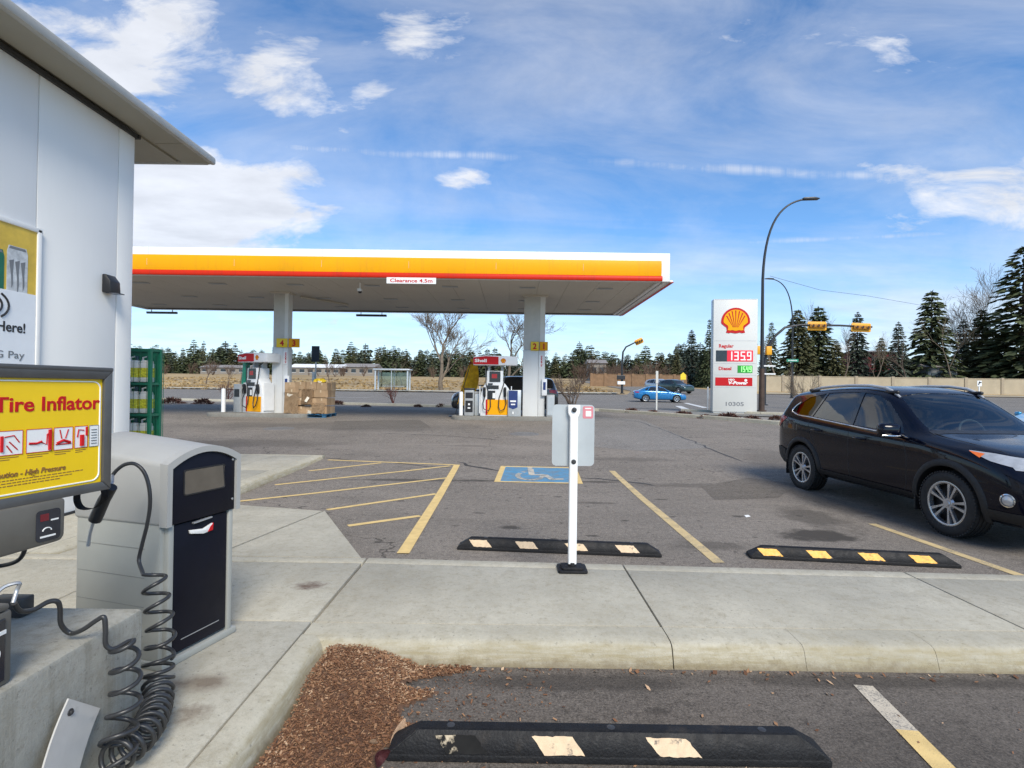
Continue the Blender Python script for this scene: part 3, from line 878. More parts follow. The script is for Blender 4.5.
# ================================================================== STORE, INFLATOR, BIN
XW, YC, ZW = -4.9, 6.94, 4.80
def store():
    t = thing('store_building', 'white panelled store building with a wide grey flat roof overhang', 'building', (XW, YC, 0))
    bm = B()
    xs0, ys0 = -11.0, -11.0
    # long side wall: separate cladding panels with real gaps
    cuts = [-11.0, -9.2, -7.2, -5.2, -3.2, -1.2, .8, 2.85, 4.85 - .15, 6.35, 7.0]
    cuts = [-11, -8.6, -6.2, -3.8, -1.3, 1.0, 3.25, 5.53, 6.66, 6.94]
    for a, b_ in zip(cuts, cuts[1:]):
        box(bm, (-.03, (a + b_) / 2 - YC, (ZW + .1) / 2), (.06, b_ - a - .012, ZW - .1), .004)
    box(bm, (-3.3, -.03, (ZW + .1) / 2), (6.47, .06, ZW - .1), .004)
    obj('wall', bm, M['white_panel'], t, 30)
    bm = B(); box2(bm, (-6.4, -17.9, .0), (-.05, -.05, ZW)); obj('wall_core', bm, M['seam'], t)
    bm = B(); box2(bm, (-6.4, -17.9, .1), (.012, .012, .16)); obj('base_flashing', bm, M['dark_gap'], t)
    # roof overhang: tapered edge
    ox, oy = .50, .98
    zt = ZW + .02
    obj_b = B()
    # soffit panels with gaps (side run then the corner)
    segs = [-18, -14.6, -11.4, -8.2, -5.0, -2.35, .30, oy]
    for a, b_ in zip(segs, segs[1:]):
        box(obj_b, ((ox - .08) / 2 + .04, (a + b_) / 2, zt + .02), (ox - .10, b_ - a - .012, .03))
    box(obj_b, (-3.2, (oy - .05) / 2 + .03, zt + .021), (6.36, oy - .10, .03))
    obj('soffit', obj_b, M['soffit'], t)
    bm = B(); box2(bm, (-6.4, -18, zt + .036), (ox - .09, oy - .09, zt + .10)); obj('roof', bm, M['soffit'], t)
    bm = B()
    box(bm, (ox - .03, (-18 + oy) / 2, zt + .045), (.08, 18 + oy, .11), .03)
    box(bm, ((ox - 6.4) / 2 - .04, oy - .03, zt + .045), (ox + 6.3, .08, .108), .03)
    obj('roof_edge', bm, M['roof_edge'], t, 40)
    bm = B(); box(bm, (.018, -9, ZW - .02), (.036, 18, .05)); box(bm, (-3.2, .018, ZW - .021), (6.5, .036, .05)); obj('soffit_trim', bm, M['dark_gap'], t)
store()

def wall_y(px):
    """depth of the point of the store's side wall seen in image column px near the horizon"""
    d = ray(px, 384); return XW / d.x * d.y
def on_wall(px, py, off=0.0):
    d = ray(px, py); s = (XW + off) / d.x
    return CAMP + d * s
# wall light
p = on_wall(107, 285)
t = thing('wall_light', 'small black wedge shaped wall light on the white store wall', 'wall light', (XW, p.y, p.z))
bm = B(); prism(bm, [(0.0, -.10), (.0, .12), (.04, .12), (.10, .04), (.11, -.10)], -.085, .085, basis((0, 0, 0), (1, 0, 0), (0, 0, 1)), .012)
obj('housing', bm, M['black_plastic'], t, 40)
bm = B(); box(bm, (.10, 0, -.103), (.12, .15, .01)); obj('lens', bm, M['screen'], t)

# poster
def poster():
    yr = on_wall(36, 300).y
    zt_ = on_wall(36, 232).z; zb = on_wall(36, 367).z - .35
    t = thing('advertising_poster', 'golden framed drinks poster with tap to pay notice on store wall', 'poster', (XW, yr, zb))
    W, H = 1.5, zt_ - zb
    Mx = basis((.03, 0, 0), (0, 1, 0), (0, 0, 1))   # local x along +y
    bm = B(); box(bm, (.015, -W / 2, H / 2), (.03, W, H), .004); obj('backing', bm, M['poster_gold'], t)
    bm = B()
    for c, s in (((.022, -.012, H / 2), (.044, .05, H + .05)), ((.022, -W / 2, H + .012), (.044, W + .05, .05)), ((.022, -W / 2, -.01), (.044, W + .05, .05))): box(bm, c, s, .008)
    obj('frame', bm, M['white_panel'], t, 40)
    # paper notice
    q = on_wall(31, 296).z - zb; y1 = on_wall(32.5, 300).y - yr
    bm = B(); box(bm, (.033, y1 - .55, q - .42), (.005, 1.1, .86), .002); obj('notice', bm, M['poster_paper'], t)
    def wl(px, py): w = on_wall(px, py); return w.y - yr, w.z - zb
    def put(s, px0, px1, py, size, mat, bold=0):
        y0, z = wl(px0, py); y1_, _ = wl(px1, py)
        text(s, size, basis((.038, y0, z), (0, 1, 0), (0, 0, 1)), mat, t, width=y1_ - y0, bold=bold)
    put('Tap Here!', -34, 21.5, 327, .135, M['ink'], .0025)
    put('G Pay', -9, 20.5, 357, .10, M['ink_grey'])
    bm = B()
    for rr in (.10, .17, .24):
        y0, z0 = wl(-2, 305)
        pts = [(.038, y0 - .17 + rr * math.cos(R(a)), z0 + rr * .62 * math.sin(R(a))) for a in range(-48, 50, 12)]
        tube(bm, pts, .010, 6)
    obj('contactless_symbol', bm, M['ink'], t)
    # printed drink cans
    for pa, pb, mat in ((3.5, 24.5, M['can_silver']), (-22, .8, M['green_paint'])):
        ya, zc = wl(pa, 262); yb, _ = wl(pb, 262); z1 = wl((pa + pb) / 2, 250)[1]
        w = yb - ya; bm = B()
        cx = (ya + yb) / 2
        prism(bm, [(cx - w * .5, q - .02), (cx + w * .5, q - .02), (cx + w * .5, z1 - .03), (cx + w * .42, z1 + .03), (cx - w * .42, z1 + .03), (cx - w * .5, z1 - .03)], .031, .0335, basis((0, 0, 0), (0, 1, 0), (0, 0, 1)))
        obj('printed_can', bm, mat, t)
        bm = B()
        prism(bm, [(cx - w * .42, z1 - .0), (cx + w * .42, z1), (cx + w * .36, z1 + .025), (cx - w * .36, z1 + .025)], .0336, .035, basis((0, 0, 0), (0, 1, 0), (0, 0, 1)))
        if mat is M['can_silver']:
            for k, s_ in ((-.3, .26), (-.02, .34), (.25, .28)):
                zz = z1 - .12
                prism(bm, [(cx + w * (k - .10), zz), (cx + w * (k + .12), zz + .02), (cx + w * (k + .08), zz - .12), (cx + w * (k + .1), zz - .22), (cx + w * (k + .02), zz - s_), (cx + w * k, zz - .15)], .0336, .035, basis((0, 0, 0), (0, 1, 0), (0, 0, 1)))
        obj('can_print', bm, M['ink_grey'], t)
poster()

# concrete block
bm = B(); box2(bm, (-2.75, -.6, 0), (-1.53, 2.27, .53), .018)
o = obj('concrete_block', bm, M['block'], None, 40); o.location = (0, 0, .13)
tag(o, 'weathered concrete block carrying the tire inflator', 'concrete block')

# steel plate hanging on the block
def plate():
    t = thing('steel_plate', 'bent grey steel plate hanging by one bolt on the concrete block', 'metal plate', (-1.515, 1.93, .45))
    bm = B()
    e1 = Vector((0, .14, -.115)).normalized(); e2 = Vector((0, -.635, -.77)).normalized()
    n = 10; rows = []
    for i in range(n + 1):
        s = i / n * .45; bend = .10 * (i / n) ** 2
        rows.append([bm.verts.new(Vector((.004 + bend, -.07, .065)) + e1 * w + e2 * s + Vector((0, .03 * (i / n) ** 2, 0))) for w in (0, .06, .125, .185)])
    for a, b_ in zip(rows, rows[1:]):
        for k in range(3): bm.faces.new((a[k], a[k + 1], b_[k + 1], b_[k]))
    bmesh.ops.recalc_face_normals(bm, faces=bm.faces)
    bmesh.ops.solidify(bm, geom=bm.faces[:], thickness=.006)
    obj('plate', bm, M['plate_steel'], t, 40)
    bm = B()
    c = Vector((.012, -.07, .065)) + e1 * .035 + e2 * .035
    lathe(bm, [(0, .008), (.006, .008), (.006, .002), (.012, .002), (.012, -.012)], 14, Matrix.Translation(c) @ Matrix.Rotation(PI / 2, 4, 'Y'))
    obj('bolt', bm, M['dark_steel'], t, 40)
plate()

# ---- tire inflator
SD = Vector((.211, .977, 0)).normalized()          # along the sign towards the far end
SN = Vector((SD.y, -SD.x, 0))                       # outward normal of the face
SR = Vector((-1.54, 2.08, 0))                      # far lower corner line
def inflator():
    ZB, ZT = 1.192, 1.645
    t = thing('tire_inflator', 'grey tire inflator with a yellow sign and black coiled hoses', 'tire inflator', (SR.x, SR.y, .66))
    O = Vector((0, 0, -.66))
    Mx = basis(O, SD, (0, 0, 1))                     # local x along sign (0 at far end, negative nearer), y up, z = outward
    H = ZT - ZB; L = 1.25
    def pl(bm, poly, z0, z1, bev=0): prism(bm, poly, z0, z1, Mx, bev)
    bm = B()
    pl(bm, [(0, ZB), (0, ZT), (-L, ZT), (-L, ZB)], -.16, -.012, .006)
    f = .033
    for poly in ([(0, ZB), (0, ZT), (-f, ZT - f), (-f, ZB + f)], [(0, ZT), (-L, ZT), (-L + f, ZT - f), (-f, ZT - f)], [(0, ZB), (-f, ZB + f), (-L + f, ZB + f), (-L, ZB)]):
        pl(bm, poly, -.013, .004, .004)
    pl(bm, [(.001, ZT - .004), (.001, ZT + .012), (-L, ZT + .012), (-L, ZT - .004)], -.16, .006, .004)
    obj('sign_frame', bm, M['frame_grey'], t, 40)
    bm = B()
    pl(bm, [(-f + .001, ZB + f), (-f + .001, ZT - f), (-L, ZT - f), (-L, ZB + f)], -.0125, -.008)
    face = obj('sign_face', bm, M['sign_yellow'], t)
    bm = B()
    w_, h_ = L - .05 - f, H - 2 * f - .018
    ring = [(-f - .008 - w_ / 2 + x, (ZB + ZT) / 2 + y) for x, y in rrect(w_, h_, .028)]
    ring3 = [Mx @ Vector((x, y, -.0075)) for x, y in ring]
    tube(bm, ring3 + [ring3[0]], .0028, 5)
    obj('border', bm, M['sign_white'], face)
    def put(s, x0, x1, y, size, mat, bold=0, shear=0):
        text(s, size, Mx @ Matrix.Translation((x0, y, -.0075)), mat, face, width=x1 - x0, bold=bold, shear=shear)
    put('Tire Inflator', -.392, -.042, 1.502, .068, M['sign_red'], .0013)
    yb, yt = 1.362, 1.440
    cells = [(-.49, -.425), (-.405, -.322), (-.312, -.243), (-.233, -.167), (-.157, -.106), (-.096, -.054)]
    cells = [(-.39, -.305), (-.292, -.213), (-.203, -.135), (-.126, -.076), (-.066, -.028)]
    cells = [(-.40, -.294), (-.283, -.203), (-.195, -.130), (-.123, -.076), (-.069, -.034)]
    cells = [(a - .012, b_ - .012) for a, b_ in cells]
    for i, (a, b_) in enumerate(cells):
        bm = B(); pl(bm, [(a, yb), (b_, yb), (b_, yt), (a, yt)], -.008, -.0068); pc = obj('pictogram', bm, M['sign_white'], face)
        bm = B()
        for p0, p1 in (((a, yb), (b_, yb)), ((b_, yb), (b_, yt)), ((b_, yt), (a, yt)), ((a, yt), (a, yb))):
            tube(bm, [Mx @ Vector((p0[0], p0[1], -.0065)), Mx @ Vector((p1[0], p1[1], -.0065))], .0011, 4)
        w = b_ - a
        def st(pts, r_): tube(bm, [Mx @ Vector((a + w * x, yb + (yt - yb) * y, -.006)) for x, y in pts], r_, 5)
        if i == 0:
            st([(.42, .15), (.42, .8)], .005)
            st([(.5, .75), (.75, .8), (.9, .5)], .002); st([(.55, .4), (.7, .1)], .002); st([(.62, .55), (.85, .2)], .002)
        if i == 1:
            st([(.93, .05), (.93, .95)], .006); st([(.1, .4), (.4, .38), (.6, .45)], .004); st([(.6, .4), (.8, .3), (.82, .75), (.93, .8)], .0022)
        if i == 2:
            st([(.15, .3), (.5, .42), (.85, .3)], .005); st([(.3, .9), (.4, .5)], .002); st([(.75, .9), (.6, .5)], .002); st([(.1, .25), (.9, .25)], .0022)
        if i == 3:
            st([(.55, .08), (.55, .6)], .008); st([(.2, .5), (.3, .85), (.7, .8)], .0022); st([(.92, .55), (.92, .95)], .004)
        if i == 4:
            for k in range(6): st([(.2, .15 + k * .13), (.8, .15 + k * .13)], .0016)
        obj('drawing', bm, M['ink_grey'] if i == 4 else M['sign_red'], face)
        if i < 4:
            bm = B()
            for k in range(2): box(bm, Mx @ Vector((a + w * .42, yb - .009 - k * .007, -.0075)), (.001, .001, .001))
            bm.free(); bm = B()
            for k in range(2):
                pl(bm, [(a + .004, yb - .007 - k * .007), (a + w * (.9 - .25 * k), yb - .007 - k * .007), (a + w * (.9 - .25 * k), yb - .0095 - k * .007), (a + .004, yb - .0095 - k * .007)], -.008, -.0074)
            obj('small_print', bm, M['sign_brown'], face)
    put('Caution - High Pressure', -.392, -.165, 1.290, .026, M['sign_brown'], .0005, .2)
    bm = B()
    for k, xe in ((0, -.10), (1, -.15), (2, -.185)):
        y = 1.281 - k * .009
        x = -.43
        while x < xe:
            l = rnd.uniform(.006, .018); pl(bm, [(x, y), (x + l, y), (x + l, y - .0032), (x, y - .0032)], -.008, -.0074); x += l + .003
    obj('small_print', bm, M['sign_brown'], face)
    # coin / control box under the sign
    bm = B()
    pl(bm, [(-.175, ZB + .002), (-.62, ZB + .002), (-.60, 1.035), (-.19, 1.045), (-.175, 1.06)], -.15, .012, .012)
    hb = obj('control_box', bm, M['inflator_grey'], t, 40)
    bm = B(); prism(bm, [(x - .235, y + 1.112) for x, y in rrect(.078, .105, .012)], .0115, .0145, Mx); obj('display', bm, M['screen'], hb)
    bm = B()
    for x0, x1, y0, y1 in ((-.262, -.235, 1.128, 1.152),): pl(bm, [(x0, y0), (x1, y0), (x1, y1), (x0, y1)], .0146, .0156)
    obj('display_icon', bm, M['led_dim'], hb)
    put2 = lambda s, x0, x1, y, size: text(s, size, Mx @ Matrix.Translation((x0, y, .015)), M['sign_white'], hb, width=x1 - x0)
    bm = B()
    pl(bm, [(-.262, 1.072), (-.212, 1.072), (-.212, 1.078), (-.262, 1.078)], .0146, .0156); pl(bm, [(-.228, 1.125), (-.203, 1.125), (-.203, 1.130), (-.228, 1.130)], .0146, .0156)
    tube(bm, [Mx @ Vector((-.24 + .014 * math.cos(R(a)), 1.094 + .010 * math.sin(R(a)), .015)) for a in range(0, 181, 20)], .002, 5)
    obj('display_icon', bm, M['sign_white'], hb)
    # post
    bm = B(); pl(bm, [(-.85, .66), (-.72, .66), (-.72, ZB + .01), (-.85, ZB + .01)], -.13, -.03, .008); obj('post', bm, M['inflator_grey'], t, 40)
    # cable from the box
    w = lambda pts: [Vector(p) - Vector((SR.x, SR.y, .66)) for p in pts]
    def curve(pts, k=6):
        pts = [Vector(p) for p in pts]; out = []
        for i in range(len(pts) - 1):
            p0, p1, p2, p3 = pts[max(i - 1, 0)], pts[i], pts[i + 1], pts[min(i + 2, len(pts) - 1)]
            for j in range(k):
                s = j / k
                out.append(.5 * ((2 * p1) + (-p0 + p2) * s + (2 * p0 - 5 * p1 + 4 * p2 - p3) * s * s + (-p0 + 3 * p1 - 3 * p2 + p3) * s ** 3))
        out.append(pts[-1]); return out
    bm = B(); tube(bm, w(curve([P(25, 541, 1.85), P(24, 552, 1.85), P(17, 561, 1.85), P(0, 566, 1.85), P(-30, 568, 1.8)])), .007, 8); obj('cable', bm, M['hose'], t, 60)
    # second housing on the block
    bm = B()
    for c, s in (((-1.735, 1.49, .775), (.36, .42, .23)),): box(bm, Vector(c) - Vector((SR.x, SR.y, .66)), s, .012)
    prism(bm, [(0, 0), (.40, 0), (.40, .02), (.24, .045), (0, .05)], 0, .33, basis(Vector((-1.565, 1.29, .89)) - Vector((SR.x, SR.y, .66)), (0, 1, 0), (0, 0, 1)) @ Matrix.Translation((0, 0, -.32)), .008)
    hs = obj('hose_housing', bm, M['inflator_grey'], t, 40)
    bm = B(); box(bm, Vector((-1.553, 1.560, .775)) - Vector((SR.x, SR.y, .66)), (.006, .22, .19), .002); obj('panel', bm, M['screen'], hs)
    bm = B(); box(bm, Vector((-1.5495, 1.63, .83)) - Vector((SR.x, SR.y, .66)), (.003, .08, .012)); lathe(bm, [(0, .002), (.022, .002), (.022, 0)], 20, Matrix.Translation(Vector((-1.5495, 1.63, .77)) - Vector((SR.x, SR.y, .66))) @ Matrix.Rotation(PI / 2, 4, 'Y')); obj('panel_print', bm, M['sign_white'], hs)
    bm = B(); box(bm, Vector((-2.0, 2.18, .698)) - Vector((SR.x, SR.y, .66)), (.13, .06, .075), .006); obj('hose_bracket', bm, M['dark_steel'], t, 40)
    bm = B(); tube(bm, w(curve([P(-8, 598, 1.72), P(4, 587, 1.75), P(19, 583, 1.78), P(17, 590, 1.78), P(13, 603, 1.76)], 5)), .006, 6); obj('wire_handle', bm, M['steel'], t, 60)
    # hoses
    HR = .0125
    def helix(center, turns, rad, n=16, ph=0, wob=0):
        c = curve(center, 12); out = []
        tot = len(c) - 1
        acc = [0]
        for a, b_ in zip(c, c[1:]): acc.append(acc[-1] + (b_ - a).length)
        steps = int(turns * n)
        for i in range(steps + 1):
            s = acc[-1] * i / steps
            k = 0
            while k < tot - 1 and acc[k + 1] < s: k += 1
            f_ = (s - acc[k]) / max(1e-6, acc[k + 1] - acc[k])
            p = c[k].lerp(c[k + 1], f_); d = (c[min(k + 1, tot)] - c[max(k - 1, 0)]).normalized()
            u, v = frame_of(d)
            # keep a stable frame
            u = Vector((1, 0, 0)) - d * d.x; u.normalize(); v = d.cross(u)
            r_ = rad[0] + (rad[1] - rad[0]) * i / steps
            a = ph + 2 * PI * i / n
            out.append(p + (u * math.cos(a) + v * math.sin(a)) * r_ * (1 + wob * math.sin(i * .37)))
        return out
    YA = 2.55
    arc = curve([P(112, 476, YA), P(117, 470, YA), P(125, 464.5, YA), P(135, 464, YA), P(144, 472, YA), P(149, 487, YA), P(150, 505, YA), P(147, 525, YA), P(142, 545, YA), P(139, 560, YA), P(142, 571, 2.52)], 6)
    A = helix([P(153, 572, 2.5), P(157, 600, 2.48), P(161, 632, 2.46), P(159, 658, 2.45)], 4.5, (.045, .058), 20, PI)
    A2 = helix([P(159, 658, 2.45), P(158, 682, 2.42), P(156, 702, 2.34), P(150, 722, 2.20), P(139, 738, 2.09), P(126, 750, 2.02), P(110, 762, 1.95)], 13, (.058, .054), 18, 2 * PI, .07)
    bm = B(); tube(bm, w(arc + A + A2), .0088, 8); obj('hose', bm, M['hose'], t, 60)
    YB = 2.12
    wav = curve([P(14, 603, 1.76), P(20, 611, 1.8), P(33, 610, 1.85), P(48, 602, 1.9), P(57, 601.5, 1.92), P(60, 608, 1.93), P(61, 624, 1.94), P(70, 633, 1.96), P(82, 630, 1.96), P(97, 620, 1.97), P(104, 617.5, 1.975), P(105.5, 630, 1.975), P(106, 645, 1.975), P(114, 649, 1.99), P(127, 642, 2.03), P(134, 640, 2.05)], 6)
    Bc = helix([P(124, 640, 2.02), P(125, 662, 2.03), P(126, 690, 2.03), P(123, 718, 2.01), P(118, 742, 1.98), P(119, 766, 1.96)], 5.4, (.042, .056), 18, 0.2)
    bm = B(); tube(bm, w(wav + Bc), .0085, 8); obj('hose', bm, M['hose'], t, 60)
    # nozzle handle and the strap loop it hangs in
    bm = B(); tube(bm, w([P(112, 487, 2.34), P(104, 500, 2.36), P(95, 520, 2.38)]), [.021, .024, .026], 10); obj('nozzle_grip', bm, M['black_plastic'], t, 60)
    bm = B(); tube(bm, w([P(93, 523, 2.38), P(90, 534, 2.38), P(88, 546, 2.38)]), [.007, .006, .008], 8)
    obj('nozzle_tip', bm, M['steel'], t, 60)
    bm = B(); tube(bm, w([P(110, 489, 2.34), P(112, 482, 2.4), P(112, 476, YA)]), [.008, .008, .010], 8); obj('hose_fitting', bm, M['steel'], t, 60)
    bm = B()
    lp = curve([P(104, 488, 2.1), P(104, 499, 2.1), P(95, 508, 2.1), P(82, 508, 2.1), P(77, 500, 2.1), P(78, 489, 2.1)], 6)
    for a, b_ in ((0, 0),):
        rows = []
        pts = w(lp)
        for p in pts: rows.append([bm.verts.new(p + Vector((0, -.018, 0))), bm.verts.new(p + Vector((0, .018, 0)))])
        for r0, r1 in zip(rows, rows[1:]): bm.faces.new((r0[0], r0[1], r1[1], r1[0]))
        bmesh.ops.solidify(bm, geom=bm.faces[:], thickness=.006)
    obj('strap', bm, M['rubber'], t, 40)
inflator()

# ---- waste bin
def waste_bin():
    t = thing('waste_bin', 'tall grey waste bin with navy door and small upper flap', 'waste bin', (0, 0, 0))
    n = Vector((.959, -.283, 0)).normalized(); u = Vector((.283, .959, 0)).normalized()
    fc = Vector((-1.694, 2.985, .13))
    t.location = fc - n * .3
    Mx = basis(n * .3, (u.x, u.y, 0), (0, 0, 1))      # x along the face, y up, z outward
    Wd, Dp = .45, .60
    hw = Wd / 2
    bm = B()
    prism(bm, [(-hw - .010, .035), (hw - .012, .035), (hw - .012, .76), (-hw - .010, .76)], -Dp - .02, -.03, Mx, .016)
    for s in (-1, 1): prism(bm, [(s * (hw - .012), .03), (s * (hw - .045), .03), (s * (hw - .045), .745), (s * (hw - .012), .745)], -.05, .0, Mx, .006)
    body = obj('body', bm, M['bin_grey'], t, 40)
    bm = B()
    for y in (.16, .31, .46, .61, .74):
        prism(bm, [(-hw - .0115, y), (-hw + .0, y), (-hw + .0, y + .004), (-hw - .0115, y + .004)], -Dp + .0, -.13, Mx)
    obj('groove', bm, M['bin_groove'], body)
    bm = B(); prism(bm, [(-hw - .018, 0), (hw + .02, 0), (hw + .02, .04), (-hw - .018, .04)], -Dp - .03, .006, Mx, .008); obj('base', bm, M['bin_grey'], t, 40)
    # hood with arched top
    bm = B()
    def arch(w, yb, ye, rise, m=14): return [(-w, yb), (w, yb)] + [(w * math.cos(PI * k / m), ye + rise * math.sin(PI * k / m) ** .8) for k in range(m + 1)]
    def arch(w, yb, ye, rise, m=14): return [(-w, yb), (w, yb)] + [(w - 2 * w * k / m, ye + rise * (1 - (2 * k / m - 1) ** 2)) for k in range(m + 1)]
    prism(bm, arch(hw + .018, .735, 1.055, .075), -Dp - .03, -.015, Mx, .02, 3)
    ro = arch(hw + .018, .735, 1.055, .075); ri = arch(hw - .012, .735, 1.030, .068)
    tt = bmesh.new()
    A = [[tt.verts.new((p[0], p[1], z)) for p in ro] for z in (-.03, .022)]; Bi = [[tt.verts.new((p[0], p[1], z)) for p in ri] for z in (-.03, .022)]
    m = len(ro)
    for k in range(1, m):
        j = (k + 1) % m
        if k == m - 0: break
        tt.faces.new((A[0][k], A[0][j], A[1][j], A[1][k])); tt.faces.new((Bi[0][k], Bi[1][k], Bi[1][j], Bi[0][j])); tt.faces.new((A[1][k], A[1][j], Bi[1][j], Bi[1][k]))
    tt.faces.new((A[0][1], A[1][1], Bi[1][1], Bi[0][1])); tt.faces.new((A[0][0], Bi[0][0], Bi[1][0], A[1][0]))
    bmesh.ops.recalc_face_normals(tt, faces=tt.faces)
    merge(bm, tt, Mx)
    Mi = Mx.inverted()
    for v in bm.verts:
        q = Mi @ v.co
        if q.y > .9: v.co.z += .055 * min(1, max(0, -q.z / .45)) * min(1, (q.y - .9) / .15)
    hood = obj('hood', bm, M['bin_top'], t, 35)
    bm = B(); prism(bm, arch(hw - .014, .738, 1.028, .066), -.02, .008, Mx, .003); pnl = obj('front_panel', bm, M['bin_navy'], t, 40)
    bm = B(); prism(bm, rrect(.262, .125, .01, 3, .0, .945), .0085, .0115, Mx); obj('flap', bm, M['bin_opening'], pnl)
    bm = B(); tube(bm, [Mx @ Vector((x, y, .010)) for x, y in rrect(.27, .133, .012, 3, .0, .945)] + [Mx @ Vector((.123, 1.0115, .010))], .004, 5); obj('flap_frame', bm, M['black_plastic'], pnl)
    bm = B(); prism(bm, [(-hw + .05, .055), (hw - .05, .055), (hw - .05, .73), (-hw + .05, .73)], -.045, -.006, Mx, .006); dr = obj('door', bm, M['bin_navy'], t, 40)
    bm = B(); prism(bm, [(-hw + .10, .115), (hw - .10, .115), (hw - .10, .119), (-hw + .10, .119)], -.007, -.004, Mx); obj('scuff_line', bm, M['steel'], dr)
    bm = B(); prism(bm, [(-.09, .685), (-.085, .665), (.0, .645), (.055, .65), (.06, .69), (.0, .672)], -.006, .006, Mx, .002); obj('handle', bm, M['sign_white'], dr, 40)
    bm = B(); prism(bm, [(.025, .648), (.062, .65), (.066, .69), (.045, .676)], -.006, .0075, Mx, .002); obj('handle_tag', bm, M['sign_red'], dr)
    bm = B(); prism(bm, [(-.07, .715), (.05, .722), (.05, .73), (-.07, .723)], -.006, .014, Mx, .002); obj('latch', bm, M['steel'], dr)
    for y in (.80, 1.03):
        bm = B(); lathe(bm, [(0, .004), (.006, .003), (.007, 0)], 10, Mx @ Matrix.Translation((hw - .03, y, .0085))); obj('screw', bm, M['steel'], pnl)
waste_bin()

# ---- rack of jugs beyond the corner
def rack():
    x1, y0 = -5.33, 7.95
    w, d, h = 1.15, .22, 1.98
    t = thing('display_rack', 'green wire rack of washer fluid jugs beyond the store corner', 'display rack', (x1 - w / 2, y0 + d / 2, .13))
    bm = B()
    for sx in (-w / 2, w / 2):
        for sy in (-d / 2, d / 2): box(bm, (sx, sy, h / 2), (.045, .045, h), .004)
    for z in (.06, .53, 1.0, 1.46, h - .02):
        for sy in (-d / 2, d / 2): box(bm, (0, sy, z), (w - .046, .03, .035))
        for sx in (-w / 2, w / 2): box(bm, (sx, 0, z), (.03, d - .046, .035))
    obj('frame', bm, M['green_paint'], t)
    for z in (.08, .55, 1.02, 1.48):
        bm = B()
        for k in range(9): box(bm, (-w / 2 + .05 + k * (w - .1) / 8, 0, z), (.008, d - .04, .008))
        obj('shelf', bm, M['green_paint'], t)
    bm = B()
    for k in range(12): box(bm, (-w / 2 + .05 + k * (w - .1) / 11, -d / 2, h / 2), (.004, .004, h - .1))
    for k in range(8): box(bm, (w / 2, -d / 2 + .05 + k * .037, h / 2), (.006, .006, h - .1))
    obj('wire_side', bm, M['green_paint'], t)
    bm = B(); box(bm, (0, d / 2 + .012, h / 2), (w, .014, h - .02)); obj('back_panel', bm, M['green_paint'], t)
    def jug():
        j = thing('fluid_jug', 'white washer fluid jug with a yellow label on the green rack', 'jug')
        bm = B(); prism(bm, rrect(.172, .14, .035, 3), 0, .28, None, .012)
        prism(bm, rrect(.15, .12, .04, 3), .27, .325, None, .02)
        tube(bm, [(-.06, 0, .28), (-.06, 0, .365), (0, 0, .38), (.02, 0, .35)], .014, 6)
        obj('bottle', bm, M['jug'], j, 40)
        bm = B(); lathe(bm, [(.026, .33), (.026, .39), (0, .39)], 12, Matrix.Translation((.03, 0, 0))); obj('cap', bm, M['cap_blue'], j)
        bm = B(); prism(bm, rrect(.175, .144, .036, 3), .07, .21); obj('label', bm, M['jug_label'], j)
        return j
    first = jug(); k = 0
    for z in (.085, .555, 1.025, 1.485):
        for i in range(6):
            o = (x1 - w / 2 - w / 2 + .12 + i * .182, y0 + d / 2, .13 + z)
            lv = {.085: 'lowest', .555: 'second lowest', 1.025: 'second highest', 1.485: 'highest'}[z]
            lab = 'white washer fluid jug with yellow label on the %s shelf of the green rack' % lv
            if k == 0: first.location = o; first['label'] = lab; first['group'] = 'jugs on the ' + lv + ' rack shelf'
            else: dup(first, o, 0, 1, lab, 'jugs on the ' + lv + ' rack shelf')
            k += 1
rack()

